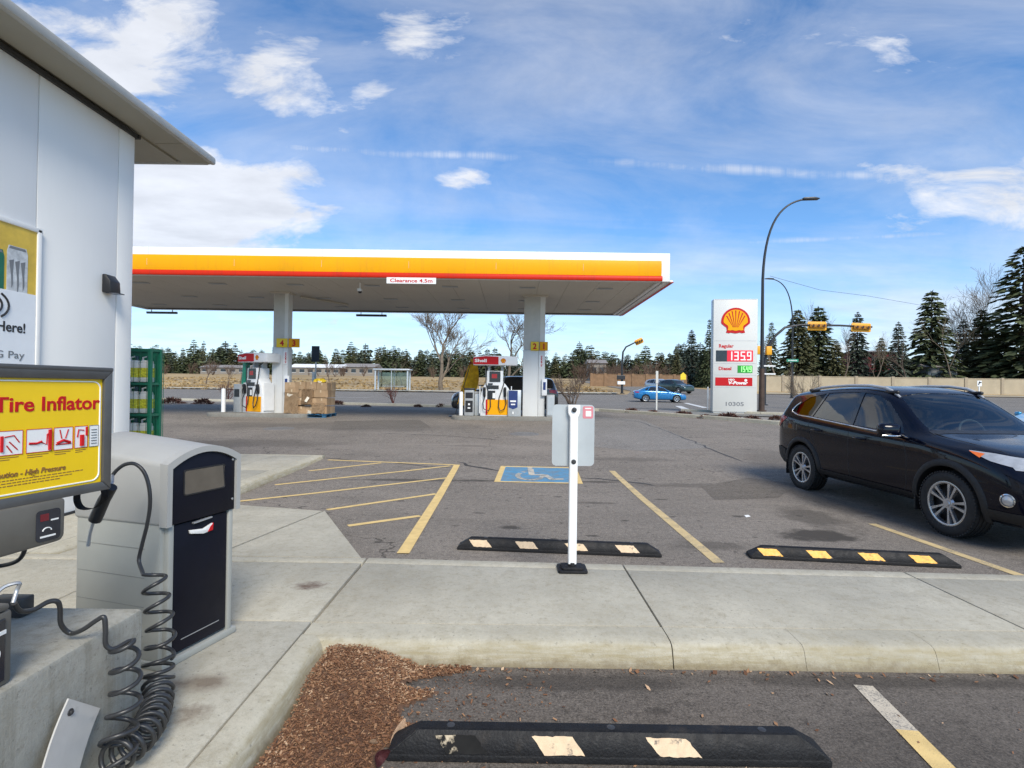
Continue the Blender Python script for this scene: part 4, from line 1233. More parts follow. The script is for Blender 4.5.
# ---- wheel stops
def wheel_stop(pa, pb, lab, patches, L=None):
    A, Bq = G(*pa), G(*pb)
    d = (Bq - A); L = d.length; ang = math.atan2(d.y, d.x)
    t = thing('wheel_stop', lab, 'wheel stop', ((A.x + Bq.x) / 2, (A.y + Bq.y) / 2, 0), ang, 'rubber wheel stops')
    H, D = .112, .155
    bm = B()
    # chamfered block: bottom rectangle, top smaller
    def ring(z, ex, y0, y1): return [(-L / 2 + ex, y0, z), (L / 2 - ex, y0, z), (L / 2 - ex, y1, z), (-L / 2 + ex, y1, z)]
    rings = [ring(0, 0, 0, D), ring(.03, .0, 0, D), ring(H - .012, .11, .042, D - .035), ring(H, .125, .055, D - .045)]
    tt = bmesh.new()
    V = [[tt.verts.new(p) for p in r] for r in rings]
    for a, b_ in zip(V, V[1:]):
        for k in range(4): tt.faces.new((a[k], a[(k + 1) % 4], b_[(k + 1) % 4], b_[k]))
    tt.faces.new(V[-1]); tt.faces.new(V[0][::-1])
    bmesh.ops.recalc_face_normals(tt, faces=tt.faces)
    bmesh.ops.bevel(tt, geom=[e for e in tt.edges], offset=.005, segments=2, affect='EDGES')
    merge(bm, tt)
    obj('block', bm, M['rubber'], t, 40)
    # sloping face frame: y from 0 at z .03 to .042 at z H-.012
    def onface(x, s): return Vector((x, .0 + .042 * s, .03 + (H - .042) * s)) + Vector((0, -.0035, .002))
    for f_, mat in patches:
        x = -L / 2 + L * f_ - .01; w = .175; skew = -.055
        bm = B()
        nu, nv = 10, 5
        rm = random.Random(int(f_ * 1000) + len(lab))
        V = [[bm.verts.new(onface(x + w * i / nu + skew * (j / nv) + (rm.uniform(-.004, .004) if i in (0, nu) or j in (0, nv) else 0), .1 + .82 * j / nv + (rm.uniform(-.03, .03) if j in (0, nv) else 0))) for i in range(nu + 1)] for j in range(nv + 1)]
        for j in range(nv):
            for i in range(nu): bm.faces.new((V[j][i], V[j][i + 1], V[j + 1][i + 1], V[j + 1][i]))
        bmesh.ops.recalc_face_normals(bm, faces=bm.faces)
        obj('reflective_patch', bm, mat, t)
    for x in (-L * .36, 0.02, L * .36):
        bm = B(); lathe(bm, [(.0, .003), (.010, .003), (.018, .001), (.018, -.01)], 14, Matrix.Translation((x, D * .52, H))); obj('anchor_bolt', bm, M['dark_steel'], t, 40)
    return t
cr, am, sc = M['cream_patch'], M['amber_patch'], M['scuffed_patch']
wheel_stop((386, 762), (833, 769), 'black rubber wheel stop nearest the camera beside the wood chip mulch', [(.14, sc), (.36, cr), (.62, cr)])
wheel_stop((457, 550), (662, 558), 'black rubber wheel stop with cream patches behind the white post', [(.09, cr), (.32, cr), (.565, cr), (.81, cr)])
wheel_stop((751, 559), (962, 569), 'black rubber wheel stop with amber patches in front of the black car', [(.07, am), (.31, am), (.56, am), (.80, am)])

# ---- white sign post seen from behind
def sign_post():
    b0 = G(572, 570, .13)
    t = thing('parking_sign', 'parking sign seen from behind on a white post with black rubber foot', 'sign post', (b0.x, b0.y, .13))
    bm = B()
    prism(bm, rrect(.235, .20, .02, 3), 0, .022, None, .006)
    prism(bm, rrect(.18, .15, .02, 3), .02, .038, None, .008); lathe(bm, [(.035, .03), (.03, .065), (0, .065)], 16)
    obj('foot', bm, M['rubber'], t, 40)
    Ht = 1.34
    bm = B()
    prism(bm, rrect(.068, .05, .012, 3), .055, Ht - .22, None)
    tt = bmesh.new()
    lo = [tt.verts.new((x, y, Ht - .22)) for x, y in rrect(.068, .05, .012, 3)]; mid = [tt.verts.new((x, y, Ht - .10)) for x, y in rrect(.068, .046, .012, 3)]
    m2 = [tt.verts.new((x, y, Ht - .065)) for x, y in rrect(.10, .03, .01, 3)]; hi = [tt.verts.new((x, y, Ht)) for x, y in rrect(.104, .026, .01, 3)]
    for a, b_ in ((lo, mid), (mid, m2), (m2, hi)):
        for k in range(len(a)): tt.faces.new((a[k], a[(k + 1) % len(a)], b_[(k + 1) % len(a)], b_[k]))
    tt.faces.new(hi)
    merge(bm, tt)
    obj('post', bm, M['post_white'], t, 40)
    bm = B()
    for z in (Ht - .04, Ht - .49 + .03):
        lathe(bm, [(0, .010), (.011, .010), (.012, .004), (.02, .003), (.02, 0)], 12, Matrix.Translation((0, -.026, z)) @ Matrix.Rotation(PI / 2, 4, 'X'))
    obj('bolt', bm, M['dark_steel'], t, 40)
    bm = B(); prism(bm, rrect(.345, .50, .035, 5, .0, Ht - .25), .0, .003, basis((.0, .030, 0), (1, 0, 0), (0, 0, 1)))
    pn = obj('sign_panel', bm, M['alu'], t)
    bm = B(); prism(bm, rrect(.085, .10, .012, 3, .118, Ht - .062), .003, .0045, basis((0, .030, 0), (1, 0, 0), (0, 0, 1))); obj('sticker', bm, M['pink'], pn)
    bm = B(); prism(bm, rrect(.045, .045, .004, 2, .122, Ht - .072), .0046, .0056, basis((0, .030, 0), (1, 0, 0), (0, 0, 1))); box(bm, (.118, .0248, Ht - .03), (.05, .0012, .009)); obj('sticker_print', bm, M['sign_white'], pn)
M['pink'] = pm('pink_sticker', (.62, .22, .25), .5)
sign_post()
# ================================================================== FUEL STATION
SHELL = [(0, 1.0), (.22, .975), (.43, .90), (.62, .78), (.78, .62), (.90, .43), (.98, .20), (1.0, -.02), (.985, -.14), (.80, -.30), (.64, -.42), (.60, -.62), (.66, -.80), (.45, -.84), (.30, -.80), (.12, -.84)]
SHELL = SHELL + [(0, -.86)] + [(-x, y) for x, y in SHELL[:0:-1]]
def emblem(parent, Mx, s, th=.004):
    """red and yellow scallop emblem in the local xy plane"""
    bm = B(); prism(bm, [(x * s, y * s) for x, y in SHELL], 0, th, Mx); obj('emblem_outline', bm, M['sign_red'], parent)
    bm = B(); prism(bm, [(x * .84 * s, (y * .82 + .035) * s) for x, y in SHELL], th + .0005, th * 1.6, Mx); obj('emblem_shell', bm, M['canopy_yellow'], parent)
    bm = B()
    for k in range(-3, 4):
        a = k * .235
        p0 = Vector((k * .055 * s, -.42 * s)); r1 = .80 - .015 * abs(k)
        p1 = Vector((math.sin(a * 1.42) * r1 * s, (math.cos(a * 1.42) * r1 * 1.0 + .0) * s))
        d = (p1 - p0).normalized(); n = Vector((-d.y, d.x))
        prism(bm, [p0 + n * .012 * s, p1 + n * .04 * s, p1 - n * .04 * s, p0 - n * .012 * s], th * 1.6 + .0005, th * 2, Mx)
    obj('emblem_rib', bm, M['sign_red'], parent)

YF, YB_, XR, XL = 17.5, 25.8, 5.08, -17.5
ZS = EYE + 108.5 / 540 * YF - .0      # underside of the canopy
def canopy():
    t = thing('fuel_canopy', 'long white yellow and red fuel canopy on two square columns', 'canopy', ((XL + XR) / 2, (YF + YB_) / 2, gz(21)))
    o = Vector(t.location)
    zb = ZS - o.z
    w, d = XR - XL, YB_ - YF
    hx, hy = w / 2, d / 2
    FH = .92
    def bx(bm, lo, hi, bev=0): box2(bm, lo, hi, bev)
    bm = B(); bx(bm, (-hx + .15, -hy + .15, zb + .10), (hx - .15, hy - .15, zb + .14))
    # soffit of long panels with shallow seams
    for k in range(22):
        x0 = -hx + .16 + k * (w - .32) / 22
        bx(bm, (x0 + .004, -hy + .16, zb + .06), (x0 + (w - .32) / 22 - .004, hy - .16, zb + .11))
    obj('soffit', bm, M['canopy_soffit'], t)
    bm = B(); bx(bm, (-hx + .1, -hy + .1, zb + .14), (hx - .1, hy - .1, zb + FH - .1)); obj('deck', bm, M['canopy_soffit'], t)
    bm = B()
    bx(bm, (-hx, -hy, zb), (hx, -hy + .16, zb + FH), .012); bx(bm, (-hx, hy - .16, zb), (hx, hy, zb + FH), .012)
    bx(bm, (hx - .16, -hy + .161, zb), (hx - .002, hy - .161, zb + FH - .002), .012); bx(bm, (-hx + .002, -hy + .161, zb), (-hx + .16, hy - .161, zb + FH - .002), .012)
    fas = obj('fascia', bm, M['canopy_white'], t, 40)
    # joints in the fascia
    bm = B()
    for k in range(1, 8): bx(bm, (-hx + w * k / 8 - .004, -hy - .002, zb + .66), (-hx + w * k / 8 + .004, -hy + .01, zb + FH - .01))
    obj('joint', bm, M['seam'], fas)
    bm = B()
    prism(bm, [(0, .17), (.05, .17), (.075, .30), (.075, .54), (.05, .66), (0, .66)], 0, w - .30, basis((-hx + .01, -hy + .004, zb), (0, -1, 0), (0, 0, 1)) @ Matrix.Translation((0, 0, 0)) @ Matrix.Diagonal((1, 1, -1, 1)))
    yb_ = obj('yellow_band', bm, M['canopy_yellow'], t, 40)
    bm = B()
    for k in range(1, 8): bx(bm, (-hx + w * k / 8 - .003, -hy - .0725, zb + .31), (-hx + w * k / 8 + .003, -hy - .06, zb + .53))
    obj('band_joint', bm, M['seam'], yb_)
    bm = B()
    prism(bm, [(0, .005), (.07, .005), (.085, .03), (.08, .13), (.052, .168), (0, .168)], 0, w - .27, basis((-hx + .01, -hy + .004, zb), (0, -1, 0), (0, 0, 1)) @ Matrix.Diagonal((1, 1, -1, 1)))
    obj('red_band', bm, M['canopy_red'], t, 40)
    bm = B()
    bx(bm, (hx - .0, -hy + .0, zb - .02), (hx + .10, hy, zb + .05), .015)
    bx(bm, (hx - .34, -hy + .30, zb + .0), (hx - .22, hy - .1, zb + .055))
    obj('drip_edge', bm, M['canopy_white'], t, 40)
    bm = B(); bx(bm, (hx + .02, -hy - .05, zb - .035), (hx + .12, hy - .3, zb - .021), .004); obj('red_lip', bm, M['canopy_red'], t)
    bm = B(); bx(bm, (hx - .215, -hy + .3, zb + .03), (hx - .165, hy - .12, zb + .058)); bx(bm, (-hx + .2, hy - .20, zb + .02), (hx - .2, hy - .162, zb + .058)); obj('soffit_gap', bm, M['dark_gap'], t)
    # recessed lights
    for ix in range(8):
        for iy in (-.30, .05, .33):
            lx = -hx + 1.5 + ix * 2.75
            bm = B(); bx(bm, (lx - .28, iy * d - .12, zb + .040), (lx + .28, iy * d + .12, zb + .059), .006)
            bx(bm, (lx - .2, iy * d - .08, zb + .034), (lx + .2, iy * d + .08, zb + .041), .003)
            obj('downlight', bm, M['disp_grey'], t)
    # columns
    for cx, nums, cw, sw, s0 in ((-8.95, ('4', '3'), .28, .42, -.10), (.84, ('2', '1'), .40, .31, -.12)):
        lx = cx - o.x; ly = 21.0 + .0 - o.y
        zg = gz(21) - o.z + .12
        bm = B(); bx(bm, (lx - cw, ly - .19, 2.68), (lx + cw, ly + .19, zb + .06), .01)
        col = obj('column', bm, M['column_upper'], t, 40)
        bm = B()
        bx(bm, (lx - cw - .02, ly - .21, zg - .12), (lx + cw * .4, ly + .21, 2.675), .012)
        bx(bm, (lx + cw * .4 + .006, ly - .206, zg - .12), (lx + cw + .02, ly + .206, 2.675), .012)
        bx(bm, (lx + cw * .55, ly - .196, 2.685), (lx + cw + .01, ly + .196, zb + .061))
        obj('cladding', bm, M['column'], col, 40)
        bm = B(); bx(bm, (lx - cw - .1, ly - .29, zb + .01), (lx + cw + .1, ly + .29, zb + .062), .01); obj('column_head', bm, M['canopy_soffit'], col)
        for k, (dx, s_) in enumerate(((s0 + sw / 2 - .02, nums[0]), (s0 + sw * 1.5 + .02, nums[1]))):
            bm = B(); bx(bm, (lx + dx - sw / 2, ly - .27 + .012 * k, 2.66), (lx + dx + sw / 2, ly - .23 + .012 * k, 3.0), .008)
            pl = obj('pump_number_sign', bm, M['sign_yellow'] if k == 0 else M['canopy_yellow'], col, 40)
            text(s_, .30, basis((lx + dx, ly - .2705 + .012 * k, 2.72), (1, 0, 0), (0, 0, 1)), M['sign_red'], pl, align='CENTER', bold=.01)
        bm = B(); bx(bm, (lx + cw * .5, ly - .222, 2.02), (lx + cw * .5 + .14, ly - .207, 2.50)); vs = obj('warning_strip', bm, M['sign_white'], col)
        text('NO SMOKING', .085, basis((lx + cw * .5 + .115, ly - .2225, 2.05), (0, 0, 1), (-1, 0, 0)), M['sign_red'], vs, width=.42, bold=.004)
        bm = B(); bx(bm, (lx + cw * .75, ly - .35, .93), (lx + cw * .75 + .2, ly - .211, 1.57), .02); bxo = obj('call_box', bm, M['disp_white'], col, 40)
        bm = B(); bx(bm, (lx + cw * .75 + .05, ly - .354, 1.15), (lx + cw * .75 + .15, ly - .349, 1.45)); obj('call_panel', bm, M['blue_panel'], bxo)
    # diagonal downpipe of the first column
    bm = B(); tube(bm, [(-8.85 - o.x + .41, 21.4 - o.y, zb - .02), (-8.85 - o.x + 1.6, 23.6 - o.y, zb + .03)], .05, 8); obj('drain_pipe', bm, M['canopy_soffit'], t, 60)
    return t
canopy()
# clearance sign hung on the fascia, and the lane bars at the far edge
p = P(386.5, 281.5, YF - .12); q = P(436, 281.5, YF - .12)
W = q.x - p.x
t = thing('clearance_sign', 'narrow white clearance sign hung under the canopy edge', 'clearance sign', ((p.x + q.x) / 2, YF - .05, ZS - .10))
bm = B(); box(bm, (0, -.055, 0), (W, .03, .20), .005); box(bm, (-W * .35, .0, .16), (.02, .02, .16)); box(bm, (W * .35, .0, .16), (.02, .02, .16)); pl = obj('board', bm, M['sign_white'], t)
text('Clearance 4.5m', .165, basis((0, -.0705, -.055), (1, 0, 0), (0, 0, 1)), M['sign_red'], pl, width=W * .86, align='CENTER', bold=.004)
for px, lab in ((162, 'dark lane bar under the canopy edge left of the left column'), (371.5, 'dark lane bar under the canopy edge between the two columns')):
    q = P(px, 313, YB_ - .02)
    t = thing('lane_bar', lab, 'lane sign', (q.x, YB_ - .02, ZS - .14))
    bm = B(); box(bm, (0, 0, .0), (1.45, .10, .10), .01); obj('bar', bm, M['dark_steel'], t)
    bm = B(); [box(bm, (s * .5, 0, .10), (.03, .03, .12)) for s in (-1, 1)]; obj('bracket', bm, M['steel'], t)
q = P(360, 286, 18.6)
t = thing('dome_camera', 'small white security camera hanging under the canopy', 'security camera', (q.x, 18.6, ZS + .05))
bm = B(); tube(bm, [(0, 0, 0), (0, 0, -.22)], .03, 8); box(bm, (0, 0, -.26), (.14, .2, .10), .02); obj('mount', bm, M['disp_white'], t, 40)
bm = B(); lathe(bm, [(.07, -.30), (.06, -.35), (0, -.38)], 16); obj('dome', bm, M['screen'], t, 60)

# islands
for cx, x0, x1 in ((-8.85, -11.6, -7.7), (.84, -2.3, 1.75)):
    bm = B(); z = gz(21)
    prism(bm, rrect(x1 - x0, 1.5, .5, 6, (x0 + x1) / 2, 20.95), z - .1, z + .13, None, .03, 2)
    struct('pump_island', bm, M['island'], 40)
ZI = gz(21) + .13

def dispenser(loc, rz, lab, side_mat):
    t = thing('fuel_dispenser', lab, 'fuel dispenser', loc, rz, 'fuel dispensers')
    # front faces -y
    bm = B(); prism(bm, [(-.58, 0), (.58, 0), (.58, .75), (.50, 1.05), (.28, 1.32), (.28, 1.72), (-.34, 1.72), (-.34, 1.36), (-.50, 1.05), (-.58, .75)], -.26, .26, basis((0, 0, 0), (1, 0, 0), (0, 0, 1)), .03)
    obj('cabinet', bm, M['disp_white'], t, 40)
    bm = B()
    for x in (-.27, .24): box(bm, (x, .05, 1.86), (.09, .2, .32), .01)
    obj('canopy_post', bm, M['disp_grey'], t)
    bm = B(); prism(bm, [(-.86, 1.93), (.82, 1.93), (.82, 2.27), (-.4, 2.31), (-.86, 2.24)], -.30, .30, basis((0, 0, 0), (1, 0, 0), (0, 0, 1)), .025)
    hd = obj('header', bm, M['disp_white'], t, 40)
    bm = B(); prism(bm, [(-.85, 1.96), (.10, 1.96), (.10, 2.255), (-.4, 2.275), (-.85, 2.215)], .30, .312, basis((0, 0, 0), (1, 0, 0), (0, 0, 1)), .003)
    prism(bm, [(.265, 0), (-.265, 0), (-.265, .235), (.265, .235)], 0, .01, basis((-.862, 0, 1.965), (0, 1, 0), (0, 0, 1)) @ Matrix.Diagonal((1, 1, -1, 1)))
    rp = obj('header_panel', bm, M['sign_red'], hd)
    text('Shell', .16, basis((-.80, -.3125, 2.05), (1, 0, 0), (0, 0, 1)), M['sign_white'], rp, width=.45, bold=.005)
    emblem(hd, basis((.28, -.301, 2.10), (1, 0, 0), (0, 0, 1)), .10)
    bm = B(); box(bm, (-.03, -.272, 1.50), (.42, .03, .40), .012); sc_ = obj('screen', bm, M['screen'], t)
    bm = B(); box(bm, (-.05, -.289, 1.52), (.2, .006, .16)); obj('screen_image', bm, M['lamp_red'], sc_)
    bm = B(); box(bm, (-.10, -.268, 1.10), (.44, .03, .14), .01); box(bm, (-.20, -.275, 1.22), (.18, .04, .06), .01); obj('price_display', bm, M['screen'], t)
    bm = B(); box(bm, (-.16, -.275, .80), (.30, .03, .34), .01); kp = obj('payment_panel', bm, M['screen'], t)
    bm = B(); box(bm, (-.06, -.293, .78), (.10, .008, .2)); obj('payment_label', bm, M['sign_white'], kp)
    bm = B(); box(bm, (.10, -.266, .34), (.80, .025, .58), .008); yp = obj('yellow_panel', bm, M['canopy_yellow'], t)
    bm = B(); box(bm, (-.335, -.268, .34), (.06, .03, .585), .004); obj('red_edge', bm, M['sign_red'], yp)
    for x in (-.42, .36):
        bm = B(); box(bm, (x, -.30, .92), (.10, .11, .36), .02, (.25, 0, 0)); tube(bm, [(x, -.34, 1.0), (x, -.40, .86), (x, -.36, .72)], .022, 6); nz = obj('nozzle', bm, M['black_plastic'], t, 50)
        bm = B(); s = 1 if x > 0 else -1
        hp = [(x + .02, -.32, .74), (x + .05 * s, -.36, .5), (x - .02, -.38, .28), (x - .16 * s, -.36, .20), (x - .24 * s, -.33, .36), (x - .22 * s, -.29, .7), (x - .06 * s, -.27, 1.2), (x + .03, -.26, 1.75), (x + .03, -.1, 1.95)]
        tube(bm, hp, .02, 6); obj('hose', bm, M['hose'], t, 60)
    for x in (-.60, .60):
        bm = B(); box(bm, (x, 0, .62), (.035, .44, 1.05), .008); obj('side_panel', bm, side_mat, t)
    return t
p = G(497, 416)
dispenser((-.62, 20.75, ZI), 0, 'white fuel dispenser with red header on the right pump island', M['disp_white'])
dl = dispenser((-9.75, 20.8, ZI), -.5, 'white fuel dispenser on the left pump island beside the cardboard pallet', M['disp_white'])
bm = B(); prism(bm, [(-.12, 0), (.12, 0), (.20, 1.25), (.02, 1.25)], -.10, .10, basis((-.86, 0, .70), (1, 0, 0), (0, 0, 1)), .02)
obj('green_panel', bm, M['green_panel'], dl)

def station_bin(loc, lab, rz=0):
    t = thing('service_bin', lab, 'waste bin', loc, rz)
    bm = B(); box(bm, (0, 0, .5), (.36, .40, 1.0), .025); obj('body', bm, M['disp_grey'], t, 40)
    bm = B(); box(bm, (0, -.203, .78), (.28, .012, .22), .004); box(bm, (0, -.203, .36), (.28, .012, .44), .004); pn = obj('front', bm, M['black_plastic'], t)
    bm = B(); box(bm, (0, -.211, .30), (.1, .004, .05)); box(bm, (0, -.211, .44), (.07, .004, .07)); obj('print', bm, M['sign_white'], pn)
    bm = B(); box(bm, (0, 0, 1.02), (.40, .44, .07), .02); obj('lid', bm, M['black_plastic'], t, 40)
    return t
station_bin((-1.62, 20.7, ZI), 'grey service bin with black front between white bollard and right dispenser')
t = thing('washer_stand', 'low grey windshield washer stand left of the right dispenser', 'washer stand', (-1.28, 20.9, ZI))
bm = B(); box(bm, (0, 0, .42), (.30, .36, .84), .02); obj('tank', bm, M['alu'], t, 40)
bm = B(); box(bm, (0, 0, .88), (.33, .38, .1), .02); obj('lid', bm, M['disp_grey'], t, 40)
bm = B(); tube(bm, [(.05, 0, .8), (.08, 0, 1.15)], .012, 6); box(bm, (.08, 0, 1.16), (.2, .03, .05)); obj('squeegee', bm, M['black_plastic'], t)
t = thing('service_stand', 'pale service stand with navy sign between dispenser and right column', 'service stand', (.10, 20.55, ZI))
bm = B(); box(bm, (0, 0, .5), (.50, .34, 1.0), .02); obj('cabinet', bm, M['alu'], t, 40)
bm = B(); prism(bm, [(-.17, .35), (0, .28), (.17, .35), (.17, .98), (-.17, .98)], .171, .182, basis((-.05, 0, 0), (1, 0, 0), (0, 0, 1))); ns = obj('navy_panel', bm, M['blue_panel'], t)
bm = B(); box(bm, (-.05, -.185, .58), (.22, .006, .06)); box(bm, (-.05, -.185, .46), (.16, .006, .05)); box(bm, (-.05, -.185, .14), (.05, .006, .1)); obj('print', bm, M['sign_white'], ns)
t = thing('utility_cabinet', 'grey utility cabinet on the island right of the right column', 'cabinet', (1.48, 20.75, ZI))
bm = B(); box(bm, (0, 0, .42), (.30, .40, .84), .015); obj('body', bm, M['disp_grey'], t, 40)
bm = B(); box(bm, (0, -.203, .42), (.24, .008, .7), .003); obj('door', bm, M['alu'], t)
def bollard(loc, lab, h=.92, r=.075):
    t = thing('bollard', lab, 'bollard', loc, 0, 'white steel bollards')
    bm = B(); lathe(bm, [(r, 0), (r, h - .04), (r * .8, h - .01), (0, h)], 18); obj('tube', bm, M['post_white'], t, 40)
    bm = B(); lathe(bm, [(r * 1.5, 0), (r * 1.5, .012), (r * 1.02, .018)], 18); obj('flange', bm, M['island'], t, 40)
bollard((-1.93, 20.55, ZI), 'white bollard at the left end of the right pump island')
bollard((-11.05, 20.7, ZI), 'white bollard at the left end of the left pump island')
t = thing('service_bin', 'grey service bin behind the left bollard', 'waste bin', (-10.55, 21.1, ZI), -.5)
bm = B(); box(bm, (0, 0, .55), (.42, .42, 1.1), .02); obj('body', bm, M['disp_grey'], t, 40)
bm = B(); box(bm, (0, -.214, .75), (.3, .012, .3)); obj('front', bm, M['black_plastic'], t)

# flag leaning beside the right island
def flag():
    base = G(458, 412); base.y = 21.8; base.x = (455 - 512) / 540 * 21.8; base.z = gz(21.8)
    t = thing('promotional_flag', 'leaning yellow feather flag behind the right pump island', 'flag', base)
    top = Vector((.66, .1, 2.35))
    bm = B(); tube(bm, [(0, 0, 0), top * .6, top, top + Vector((.12, 0, .08))], .016, 6); lathe(bm, [(.25, 0), (.24, .05), (.03, .07)], 14); obj('pole', bm, M['dark_steel'], t, 50)
    bm = B(); n = 10; rows = []
    for i in range(n + 1):
        s = i / n; c = top * (.22 + .78 * s); w = .50 * math.sin(PI * (.12 + .80 * s)) + .06
        rows.append([bm.verts.new(c + Vector((w * u * .93, .06 * math.sin(4 * s + 5 * u), -.25 * w * u))) for u in (-.15, .15, .45, .75, 1)])
    for a, b_ in zip(rows, rows[1:]):
        for k in range(4): bm.faces.new((a[k], a[k + 1], b_[k + 1], b_[k]))
    bmesh.ops.solidify(bm, geom=bm.faces[:], thickness=.008)
    obj('cloth', bm, M['flag'], t, 60)
flag()

# pallet with cardboard boxes
def pallet():
    b0 = G(305, 417.5)
    z = b0.z
    t = thing('pallet', 'blue wooden pallet under the stack of cardboard boxes', 'pallet', (b0.x, b0.y + .55, z), -.06)
    bm = B()
    for k in range(7): box(bm, (-.75 + k * .25, 0, .125), (.17, 1.1, .025), .003)
    for y in (-.48, 0, .48):
        box(bm, (0, y, .10), (1.66, .09, .022)); box(bm, (0, y, .012), (1.66, .09, .022))
        for x in (-.75, 0, .75): box(bm, (x, y, .056), (.14, .09, .064))
    obj('deck', bm, M['pallet_blue'], t)
    rm = random.Random(5)
    rows = [('bottom', .14, 4), ('second', .46, 4), ('third', .76, 3), ('top', 1.05, 4)]
    cols = ['far left', 'middle left', 'middle right', 'far right']
    for rn, z0, n in rows:
        h = .29
        for i in range(n):
            for dep in (0, 1):
                w = 1.62 / n
                x = -.81 + w * (i + .5) + rm.uniform(-.02, .02)
                y = -.26 + dep * .5 + rm.uniform(-.02, .02)
                c = cols[i] if n == 4 else ['left', 'centre', 'right'][i]
                bt = thing('cardboard_box', 'brown cardboard box in the %s row of the pallet, %s, %s' % (rn, c, 'front side' if dep == 0 else 'rear side'), 'box', (b0.x + x, b0.y + .55 + y, z + z0), rm.uniform(-.05, .05), 'cardboard boxes on the pallet')
                bm = B(); hh = h + rm.uniform(-.03, .02); ww = w - .004 - rm.uniform(0, .012)
                box(bm, (0, 0, hh / 2), (ww, .46, hh), .006)
                # bulging sides
                for v in bm.verts: v.co.y *= 1 + rm.uniform(-.02, .02); v.co.x *= 1 + rm.uniform(-.015, .015)
                obj('carton', bm, M['cardboard'] if rm.random() < .6 else M['cardboard_dark'], bt)
                bm = B(); box(bm, (0, 0, hh + .001), (ww * .98, .05, .003)); box(bm, (0, -.236, hh - .05), (.05, .004, .1)); obj('tape', bm, M['tape'], bt)
                if rm.random() < .5 and dep == 0:
                    bm = B(); box(bm, (rm.uniform(-.08, .08), -.248, hh * .2), (ww * .5, .02, .12), .004, (.3, .2, .15)); obj('torn_flap', bm, M['wrap'] if rm.random() < .5 else M['cardboard'], bt)
    for i, (fx, fz, fw, fh, an) in enumerate(((-.52, .15, .52, .80, .07), (.06, .52, .42, .55, -.09), (.50, .16, .48, .40, .05))):
        ft = thing('flattened_carton', ('flattened carton leaning on the left front of the boxes', 'creased carton sheet leaning on the middle of the boxes', 'wide carton sheet leaning on the right front of the boxes')[i], 'carton', (b0.x + fx, b0.y - .02, z + fz), an)
        bm = B(); nx, nz = 6, 6
        V = [[bm.verts.new((fw * (u / nx - .5), -.045 + .10 * w_ / nz + rm.uniform(-.02, .02), fh * w_ / nz + rm.uniform(-.015, .015))) for u in range(nx + 1)] for w_ in range(nz + 1)]
        for w_ in range(nz):
            for u in range(nx): bm.faces.new((V[w_][u], V[w_][u + 1], V[w_ + 1][u + 1], V[w_ + 1][u]))
        bmesh.ops.solidify(bm, geom=bm.faces[:], thickness=.01)
        obj('sheet', bm, M['cardboard'] if i != 1 else M['cardboard_dark'], ft)
        if i == 1:
            bm = B(); box(bm, (fw * .1, -.065, fh * .3), (.10, .02, .20), .005, (-.2, .5, .1)); obj('torn_paper', bm, M['wrap'], ft)
    t = thing('plastic_bag', 'yellow plastic bag lying on top of the cardboard boxes', 'bag', (b0.x + .38, b0.y + .40, z + 1.33))
    bm = B(); bmesh.ops.create_icosphere(bm, subdivisions=3, radius=1)
    for v in bm.verts:
        k = 1 + .25 * math.sin(v.co.x * 7 + v.co.z * 5) * math.sin(v.co.y * 6 + 1)
        v.co = Vector((v.co.x * .22 * k, v.co.y * .18 * k, max(-.02, v.co.z * .11 * k + .05)))
    obj('bag', bm, M['yellow_bag'], t, 60)
    bm = B(); box(bm, (.06, -.15, .02), (.14, .1, .09), .02, (.2, .3, .4)); obj('paper', bm, M['wrap'], t, 60)
pallet()
# dark sign on a pole behind the pallet
q = P(316, 354, 22.6)
t = thing('pole_sign', 'small dark rectangular sign on a thin grey pole behind the pallet', 'sign', (q.x, 22.6, gz(22.6)))
bm = B(); tube(bm, [(0, 0, 0), (0, 0, q.z - gz(22.6) + .3)], .03, 8); obj('pole', bm, M['steel'], t, 50)
bm = B(); box(bm, (0, -.05, q.z - gz(22.6)), (.33, .03, .66), .01); obj('board', bm, M['navy_sign'], t)
bm = B(); box(bm, (-.10, .05, 1.3), (.12, .12, .9), .03); obj('sleeve', bm, M['post_white'], t)

